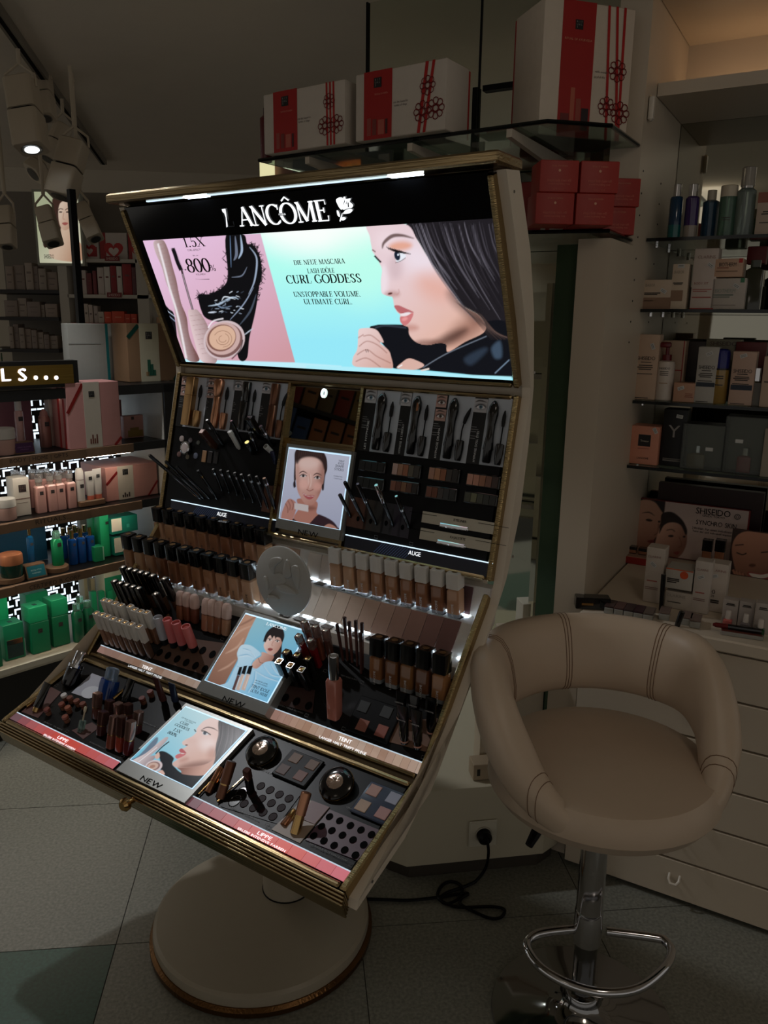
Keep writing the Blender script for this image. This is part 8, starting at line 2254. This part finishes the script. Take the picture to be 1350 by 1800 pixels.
for i, (x, w_) in enumerate(((640, 50), (694, 52), (752, 60))):
    gcart('%s beige book-like box from the left at back of bottom shelf' % ORD[i], (x, 590 + i * 12), (x + w_, 900), .22, .05, None, None, (150, 140, 112))
gcart('white-lidded green box at right of bottom shelf', (795, 540), (950, 900), .16, .08, None, None, (186, 186, 160), [(0, 1, 0, .86, (24, 130, 90))])
# things standing on the unit's top: brown hamper with white sleeve, grey backing box
zt1 = 1.2505
C2 = lambda x, y: (x / 4.355, 330 + y / 4.355)
t, W, H = lcarton('brown gift box with green ribbon and white sleeve on unit top', (965, 1040), (1380, 1500), zt1, .10, .12, (120, 92, 66), (), (), None, C2)
MB().box(W * (.23 - .5), W * (.60 - .5), -.0012, 0, 0, H + .0006).build('paper_sleeve', C((176, 170, 146), .5), t, smooth=False)
logo(t, W * (.41 - .5), H * .80, .028, -.0016)
for k, (gx_, gh_) in enumerate(((-.055, .07), (-.02, .28), (.03, .20), (.075, .10))):
    MB().box(W * (.41 - .5 + gx_) - .007, W * (.41 - .5 + gx_) + .007, -.0018, -.0012, H * .10, H * (.10 + gh_)).build('printed_bottle', C((30, 84, 64) if k else (150, 120, 84), .5), t, smooth=False)
ribbon(t, [(-W * .49, H * .76), (-W * .28, H * .97)], .016, (14, 84, 70)); ribbon(t, [(W * .38, 0), (W * .5, H * .14)], .016, (14, 84, 70))
t, W, H = lcarton('pale grey box with teal edge standing on unit top', (512, 1040), (850, 1480), zt1, .20, .05, (150, 150, 142), [('', .4, .66, .8, .004, (130, 132, 126))], [(.93, 1, 0, 1, (10, 92, 92))], None, C2)
lcarton('plain white box between grey and brown boxes on unit top', (850, 1042), (975, 1500), zt1, .22, .05, (176, 172, 160), K=C2)
# ================================================================ FAR SHELVES, POLE, CEILING TRACK
YB = 4.3
BM = frame((0, YB, 0), (1, 0, 0), (0, 1, 0), (0, 0, 1))
def ony(p, o=0.):
    P = onpl(p, (0, YB + o, 0), (0, 1, 0))
    return P[0], P[2]
shw = M('far_shelf_white', (186, 178, 164), .5, noise=.03)
BU = thing('wall_shelving', 'white wall shelving with posts in the dim background at left', 'shelving', BM)
xa, xb = ony((-40, 500))[0], ony((330, 500))[0]
MB().box(xa, xb, .32, .36, 0, ony((60, 338), .34)[1]).build('back_board', C((120, 112, 100), .6), BU, smooth=False)
for (x0, x1) in ((103, 119), (240, 260)):
    p0, p1 = ony((x0, 500), .0), ony((x1, 500), .0)
    MB().box(p0[0], p1[0], 0, .32, 0, ony((0, 440 if x0 > 200 else 450))[1]).build('post', shw, BU, smooth=False)
p0 = ony((0, 360))
MB().box(ony((14, 0))[0], ony((60, 0))[0], .28, .32, ony((0, 432))[1], ony((0, 345))[1]).build('wall_niche', C((96, 94, 88), .6), BU, smooth=False)
MB().box(ony((60, 0))[0], ony((68, 0))[0], .20, .32, ony((0, 470))[1], ony((0, 345))[1]).build('post', shw, BU, smooth=False)
def fshelf(x0, x1, y, mat):
    a, b = ony((x0, y)), ony((x1, y))
    zz = (a[1] + b[1]) / 2
    MB().box(a[0], b[0], .0, .31, zz - .018, zz).build('shelf_board', mat, BU, smooth=False)
    return zz
dsh = C((40, 36, 34), .5)
zl = [fshelf(-40, 103, 509, dsh), fshelf(-40, 103, 557, dsh), fshelf(-40, 103, 613, dsh)]
zr = [fshelf(119, 240, 455, shw), fshelf(119, 260, 518, shw), fshelf(119, 240, 568, C((150, 60, 40), .5))]
zr2 = fshelf(260, 310, 518, shw)
def far(label, x0, x1, yt, z, col, o=.02, bands=(), texts=(), group=None, dp=.08, name='product_box'):
    a, b = ony((x0, yt), o), ony((x1, yt), o)
    W, H = b[0] - a[0], a[1] - z
    return carton(label, BM @ frame(((a[0] + b[0]) / 2, o, z + .0006), (1, 0, 0), (0, 1, 0), (0, 0, 1)), W, H, dp, col, texts, bands, None, group, 'box', name)
beige = [(150, 132, 118), (140, 124, 112), (160, 144, 130), (134, 118, 108), (152, 138, 124)]
grp = 'cartons on the far left shelves'
for r, (yts, xs) in enumerate((((468, 466, 462, 468, 472, 478), (8, 22, 42, 56, 66, 80, 100)), ((528, 524, 530, 536, 534), (6, 30, 46, 70, 78, 100)), ((574, 570, 576, 578, 580, 584, 588, 590), (14, 22, 32, 42, 54, 64, 76, 86, 101)))):
    for i in range(len(xs) - 1):
        far('%s beige carton from the left on %s far shelf' % (ORD[i], ('upper', 'middle', 'lower')[r]), xs[i] + .5, xs[i + 1] - .5, yts[i % len(yts)], zl[r], beige[(i + r) % 5], .02 + .01 * (i % 2), [(.2, .8, .6, .68, (120, 104, 94)), (.25, .7, .3, .34, (110, 96, 88))], group=grp)
# heart-patterned sets, red and white cartons, orange cartons
for i, (x0, x1) in enumerate(((138, 172), (174, 222), (224, 252))):
    z0_ = zr[0]
    t = far('%s red and white heart gift carton from the left, far shelf' % ORD[i], x0, x1, 412 - i * 3, z0_, (190, 178, 168), .03, [(.0, .22, 0, 1, (150, 34, 32)) if i else (.4, .9, .1, .5, (150, 34, 32))], group='heart gift cartons on the far shelf')
    a, b = ony((x0, 430), .03), ony((x1, 430), .03)
    s_ = (b[0] - a[0])
    hp = [(16 * math.sin(q) ** 3, 13 * math.cos(q) - 5 * math.cos(2 * q) - 2 * math.cos(3 * q) - math.cos(4 * q)) for q in np.linspace(0, 2 * math.pi, 25)[:-1]]
    mb = MB(); mb.add([(x / 34 * s_ * .75, -.0012, (410 and .045) + y / 34 * s_ * .75) for x, y in hp], [tuple(range(24))]); mb.build('heart_print', C((176, 40, 36), .5), t, smooth=False)
    mb = MB(); mb.add([(x / 34 * s_ * .4, -.0016, .038 + y / 34 * s_ * .4) for x, y in hp], [tuple(range(24))]); mb.build('heart_print', C((206, 190, 180), .5), t, smooth=False)
for i, (x0, x1, yt, c) in enumerate(((140, 150, 475, (196, 180, 170)), (151, 160, 480, (110, 40, 40)), (162, 168, 476, (120, 44, 46)), (170, 181, 470, (196, 180, 170)), (182, 192, 469, (206, 196, 184)), (193, 203, 467, (140, 26, 26)), (204, 213, 468, (206, 196, 184)), (214, 230, 464, (150, 30, 28)), (231, 238, 470, (96, 50, 52)))):
    far('%s upright red or white carton from the left, far middle shelf' % ORD[i], x0, x1, yt, zr[1], c, .03, [(.25, .75, .6, .66, (110, 60, 56))], group='upright cartons on the far middle shelf', dp=.05)
for i, (x0, x1, yt, c) in enumerate(((147, 154, 534, (196, 180, 166)), (155, 162, 536, (190, 172, 160)), (164, 171, 538, (176, 160, 150)), (172, 182, 548, (190, 176, 160)), (183, 195, 548, (206, 70, 36)), (196, 218, 547, (206, 70, 36)), (219, 229, 552, (196, 62, 32)), (230, 240, 552, (196, 62, 32)))):
    far('%s small white or orange carton from the left, far lower shelf' % ORD[i], x0, x1, yt, zr[2], c, .03, [(.25, .75, .45, .55, (220, 130, 100) if c[0] > 192 and c[1] < 90 else (120, 104, 96))], group='small cartons on the far lower shelf', dp=.05)
far('red carton right of the post on far middle shelf', 262, 272, 480, zr2, (140, 36, 30), .03)
t = thing('perfume_bottle', 'small glowing amber bottle right of the post on far shelf', 'perfume', BM @ frame((ony((281, 566), .03)[0], .05, ony((281, 568), .03)[1]), (1, 0, 0), (0, 1, 0), (0, 0, 1)))
MB().loft([(0, .02, .015, .004), (.03, .02, .015, .004), (.034, .008, .008, .004)], 3).build('flask', C((196, 150, 100), .2), t)
MB().lathe([(.008, .034), (.008, .05)], 14).build('cap', C((60, 50, 44), .3), t)
a = ony((285, 569), .0); MB().box(ony((260, 0))[0], ony((310, 0))[0], 0, .31, a[1] - .018, a[1]).build('shelf_board', shw, BU, smooth=False)
# shelf label plates
for x0, x1, y, k in ((184, 210, 450, 0), (188, 214, 514, 1)):
    a, b = ony((x0, y), -.004), ony((x1, y + 9), -.004)
    pl_ = MB().box(a[0], b[0], -.006, -.001, b[1], a[1]).build('brand_plate', C((120, 24, 24), .4), BU, smooth=False)
    mb = sans('SHISEIDO', 1.); kx = (b[0] - a[0]) * .8 / mb.w
    mb.v = [((a[0] + b[0]) / 2 + v[0] * kx, -.0066, (a[1] + b[1]) / 2 + v[1] * .012) for v in mb.v]; mb.build('lettering', C((206, 170, 160), .5), pl_, smooth=False)
# backlit portrait poster
pA, pB = ony((70, 462), -.02), ony((136, 338), -.02)
W, H = pB[0] - pA[0], pB[1] - pA[1]
PO = thing('portrait_poster', 'backlit portrait poster of a bare-shouldered person on far shelves', 'poster', BM)
MB().box(pA[0] - .012, pB[0] + .012, -.018, .02, pA[1] - .012, pB[1] + .012).build('light_box', C((150, 150, 136), .4), PO, smooth=False)
mpo = BM @ frame(((pA[0] + pB[0]) / 2, -.0195, (pA[1] + pB[1]) / 2), (1, 0, 0), (0, 0, 1), (0, -1, 0))
A = art_on(mpo, W, H, 90, (206, 206, 176))
Q2 = lambda *q: [C2(*p) for p in q]
A.put(np.ones(A.X.shape), A.grad((190, 196, 160), (236, 232, 204), (70, 400), (130, 440)))
A.poly(Q2((400, 90), (460, 60), (560, 60), (600, 200), (570, 330), (420, 330), (410, 200)), (70, 46, 38), 1.5)
A.poly(Q2((385, 440), (460, 400), (470, 300), (540, 310), (560, 400), (620, 430), (620, 560), (400, 540)), A.grad((236, 206, 180), (206, 160, 130), (105, 430), (135, 440)), .9)
A.poly(Q2((448, 160), (470, 110), (530, 100), (570, 140), (575, 220), (550, 290), (505, 325), (470, 310), (450, 250)), A.grad((244, 218, 196), (206, 160, 132), (105, 370), (132, 380)), .8)
for x in (462, 515):
    A.line(Q2((x - 16, 172), (x, 160), (x + 22, 166)), 1.3, (70, 48, 40), .6); A.ell(*C2(x + 2, 186), 3, 1.3, (50, 36, 34), .5)
A.line(Q2((488, 190), (482, 235), (496, 242)), .9, (190, 140, 114), .7); A.poly(Q2((474, 272), (500, 264), (522, 272), (498, 288)), (176, 96, 90), .5)
A.ell(*C2(348, 425), 4.4, 8, (60, 40, 32), .8)
grid_obj('poster_print', W, H, A.c, attr_mat('poster_far', .62), PO, BM.inverted() @ mpo)
a, b = ony(C2(335, 525), -.024), ony(C2(412, 522), -.024)
mb = sans('SHISEIDO', 1.); kx = (b[0] - a[0]) / mb.w; mb.v = [((a[0] + b[0]) / 2 + v[0] * kx, -.0215, a[1] + v[1] * .02) for v in mb.v]; mb.build('lettering', ink_k, PO, smooth=False)
# black pole in front of the far shelves (on the unit's back edge)
P0 = onl((150, 676), .30); 
t = thing('black_pole', 'tall black square pole rising behind the header sign', 'pole', ID)
pb_ = LP + LU * P0[0] + LD * .30
ptop = onpl((127, 333), pb_, nrm((pb_[0], pb_[1], 0)))
MB().box(-.012, .012, -.012, .012, 1.2505, ptop[2]).build('post', blackm, t, frame((pb_[0], pb_[1], 0), LU, LD, UP), smooth=False)
MB().box(-.03, .03, -.03, .03, 1.2505, 1.256).build('foot_plate', blackm, t, frame((pb_[0], pb_[1], 0), LU, LD, UP), smooth=False)
# flowers at the far left edge
t = thing('flower_sprig', 'small white flower sprig above the header sign', 'flower', BM @ frame((ony((3, 628), -.5)[0], -.5, ony((3, 632), -.5)[1]), (1, 0, 0), (0, 1, 0), (0, 0, 1)))
for k in range(7):
    mb = MB(); mb.lathe([(.002, -.006), (.009, -.002), (.008, .004), (.001, .006)], 8); mb.build('blossom', C((196, 200, 190), .6), t, Matrix.Translation((random.uniform(-.03, .02), random.uniform(-.02, .02), random.uniform(.0, .05))))
mb = MB(); mb.tube([(0, 0, -.12), (0, 0, .03)], .003, 6); mb.build('stem', C((50, 80, 50), .6), t)
# pale fascia under the ceiling at the back, with a dark strip standing in for the shaded gap
f0, f1 = hz((150, 345), 2.36), hz((470, 298), 2.36)
fx_ = nrm(f1 - f0); fx_[2] = 0; fx_ = nrm(fx_); fy_ = np.cross(UP, fx_)
FM = frame(f0, fx_, fy_, UP)
Lf = float(np.linalg.norm(f1 - f0))
struct(MB().box(-.2, Lf, 0, .05, 1.2, 2.47).build('wall_left', M('fascia_paint', (176, 170, 150), .7, noise=.04, scale=4), None, FM, smooth=False))
struct(MB().box(-.2, Lf, .06, .10, 2.40, 2.498).build('gap_shade_strip', C((40, 36, 30), .8), None, FM, smooth=False))  # dark strip colours in the shade above the fascia
MB_ = None
# ---------------------------------------------------------------- ceiling track and spotlights
ZC = 2.50
ta, tb2 = hz((-60, -50), ZC - .03), hz((140, 230), ZC - .03)
td = nrm(tb2 - ta); tn_ = np.cross(UP, td)
t = thing('lighting_track', 'dark slotted lighting track on the ceiling at upper left', 'track', frame(ta, td, tn_, UP))
Lt = float(np.linalg.norm(tb2 - ta)) + 1.0
MB().box(0, Lt, -.02, .02, 0, .0295).build('rail', M('track_grey', (120, 112, 100), .5), t, smooth=False)
MB().box(0, Lt, -.008, .008, -.0012, .0).build('slot', ink_k, t, smooth=False)
lampw = M('spot_housing', (186, 172, 150), .45, noise=.03)
def spot(label, top, end, dist, r, sq=True, lit=0.):
    """spotlight head whose body runs between two photo points, at a given distance along y"""
    A_, B_ = onpl(top, (0, dist, 0), (0, 1, 0)), onpl(end, (0, dist - .06, 0), (0, 1, 0))
    L = float(np.linalg.norm(B_ - A_))
    o = thing('spotlight', label, 'spotlight', fr_axis(A_, B_ - A_, (1, 0, 0)), 'white spotlights on the ceiling track')
    q = r * .3 if sq else r
    MB().loft([(0, r * .85, r * .85, q), (.006, r * .95, r * .95, q), (L * .46, r * .95, r * .95, q)], 4).build('gear_box', lampw, o)
    MB().loft([(L * .46, r * .8, r * .8, q), (L * .50, r * .8, r * .8, q)], 4).build('gap_ring', blackm, o)
    MB().loft([(L * .50, r, r, q), (L - .004, r, r, q), (L, r * .95, r * .95, q)], 4).build('lamp_head', lampw, o)
    lm = M('spot_lit', (240, 248, 255), .5, emit=14.) if lit else M('spot_unlit', (60, 60, 58), .2)
    q2 = .46 if lit else .62
    MB().lathe([(r * q2, L), (r * q2, L + .0045), (.0004, L + .0046)], 22).build('lens', lm, o)
    MB().lathe([(r * .68, L - .001), (r * .72, L + .003), (r * .62, L + .003)], 22).build('bezel', C((120, 116, 108), .4), o)
    # yoke up to the track adaptor
    inv = o.matrix_basis.inverted()
    up = A_ + UP * .06
    p = [tuple(inv @ Vector(A_ + np.array([s_ * r * 1.05, 0, 0]) - UP * .02)) for s_ in (-1, 1)]
    c_ = tuple(inv @ Vector(up))
    MB().tube([p[0], tuple((np.array(p[0]) + np.array(inv @ Vector(up + np.array([-r, 0, 0])))) / 2), c_], .005, 6).build('yoke', lampw, o)
    MB().tube([p[1], tuple((np.array(p[1]) + np.array(inv @ Vector(up + np.array([r, 0, 0])))) / 2), c_], .005, 6).build('yoke', lampw, o)
    zt = ZC - .031
    MB().tube([c_, tuple(inv @ Vector((up[0], up[1], zt)))], .008, 8).build('stem', lampw, o)
    return o
spot('square white spotlight with bright lens lit, upper left', (36, 142), (56, 262), 3.3, .055, True, 1)
spot('pale square spotlight right behind the lit one', (72, 130), (80, 208), 3.75, .040)
spot('cylindrical spotlight tilted left behind the lit one', (112, 222), (84, 280), 4.0, .046, False)
spot('large tilted spotlight in front of the portrait poster', (132, 250), (106, 346), 3.5, .052, True, 0)
spot('grey spotlight turned away below the lit one', (86, 284), (58, 306), 4.25, .050)
spot('small white spotlight at left edge below the ceiling', (10, 366), (13, 434), 3.6, .032)
spot('white spotlight hanging before the portrait poster, left half', (78, 368), (94, 428), 3.6, .036)
spot('white spotlight right of the black pole', (142, 362), (168, 420), 3.6, .032)
t = thing('ceiling_sensor', 'thin hanging wire with small box under the ceiling', 'ceiling fitting', ID)
A_, B_ = onpl((125, 118), (0, 3.8, 0), (0, 1, 0)), onpl((130, 215), (0, 3.8, 0), (0, 1, 0))
MB().box(A_[0] - .009, A_[0] + .009, 3.79, 3.81, A_[2] - .06, ZC - .0005).build('holder', lampw, t, smooth=False)
MB().tube([tuple(A_ - UP * .05), tuple(B_)], .0018, 5).build('wire', C((110, 100, 86), .5), t)
# ---------------------------------------------------------------- shelf across the aisle, seen in the display's small mirror
mc = np.array(FA.W(*FA.px((566, 731), .002), .002))[:3, 3]
mn = FA.zw
_d = nrm(onpl((566, 731), mc, mn) - CAMP); _d = _d - 2 * np.dot(_d, mn) * mn
fw = nrm(_d * np.array([1, 1, 0])); sx_ = np.cross(fw, UP)
AO = mc + fw * 1.9; AO[2] = 0
def mir_pt(p):
    P = onpl(p, mc, mn)
    d = nrm(P - CAMP); d = d - 2 * np.dot(d, mn) * mn
    Q = P + d * (np.dot(AO - P, fw) / np.dot(d, fw)) - AO
    return np.array([Q @ sx_, Q[2]])
q = [mir_pt(p) for p in ((512, 679), (622, 700), (512, 770), (622, 783), (566, 722))]
x0, x1 = min(v[0] for v in q) - .1, max(v[0] for v in q) + .1
zs_, zl_ = q[4][1], max(.3, min(v[1] for v in q) - .01)
AM = frame(AO, sx_, fw, UP)
AS = thing('aisle_shelf', 'dark shelf of cartons across the aisle, reflected in the small mirror', 'shelving', AM)
MB().box(x0, x1, .30, .33, 0, 2.3).build('back_board', C((60, 58, 50), .6), AS, smooth=False)
for zz in (zs_, zl_):
    MB().box(x0, x1, 0, .30, zz - .02, zz).build('shelf_board', C((50, 44, 38), .5), AS, smooth=False)
cols_ = [(150, 90, 60), (160, 130, 80), (150, 60, 40), (120, 100, 70), (170, 120, 80), (140, 40, 40), (150, 110, 70)]
for r in range(2):
    for i in range(7):
        w_ = (x1 - x0) / 7
        c = cols_[i] if r == 0 else ((60, 84, 130) if i > 3 else (176, 110, 70))
        carton('%s carton from the left on the %s aisle shelf' % (ORD[i], ('upper', 'lower')[r]), AM @ frame((x0 + w_ * (i + .5), .02, (zs_ if r == 0 else zl_) + .0006), (1, 0, 0), (0, 1, 0), (0, 0, 1)), w_ * .86, .13 + .05 * ((i * 3) % 4) / 3, .1, c, [('', .5, .6, .6, .012, (60, 50, 44))], group='cartons across the aisle')
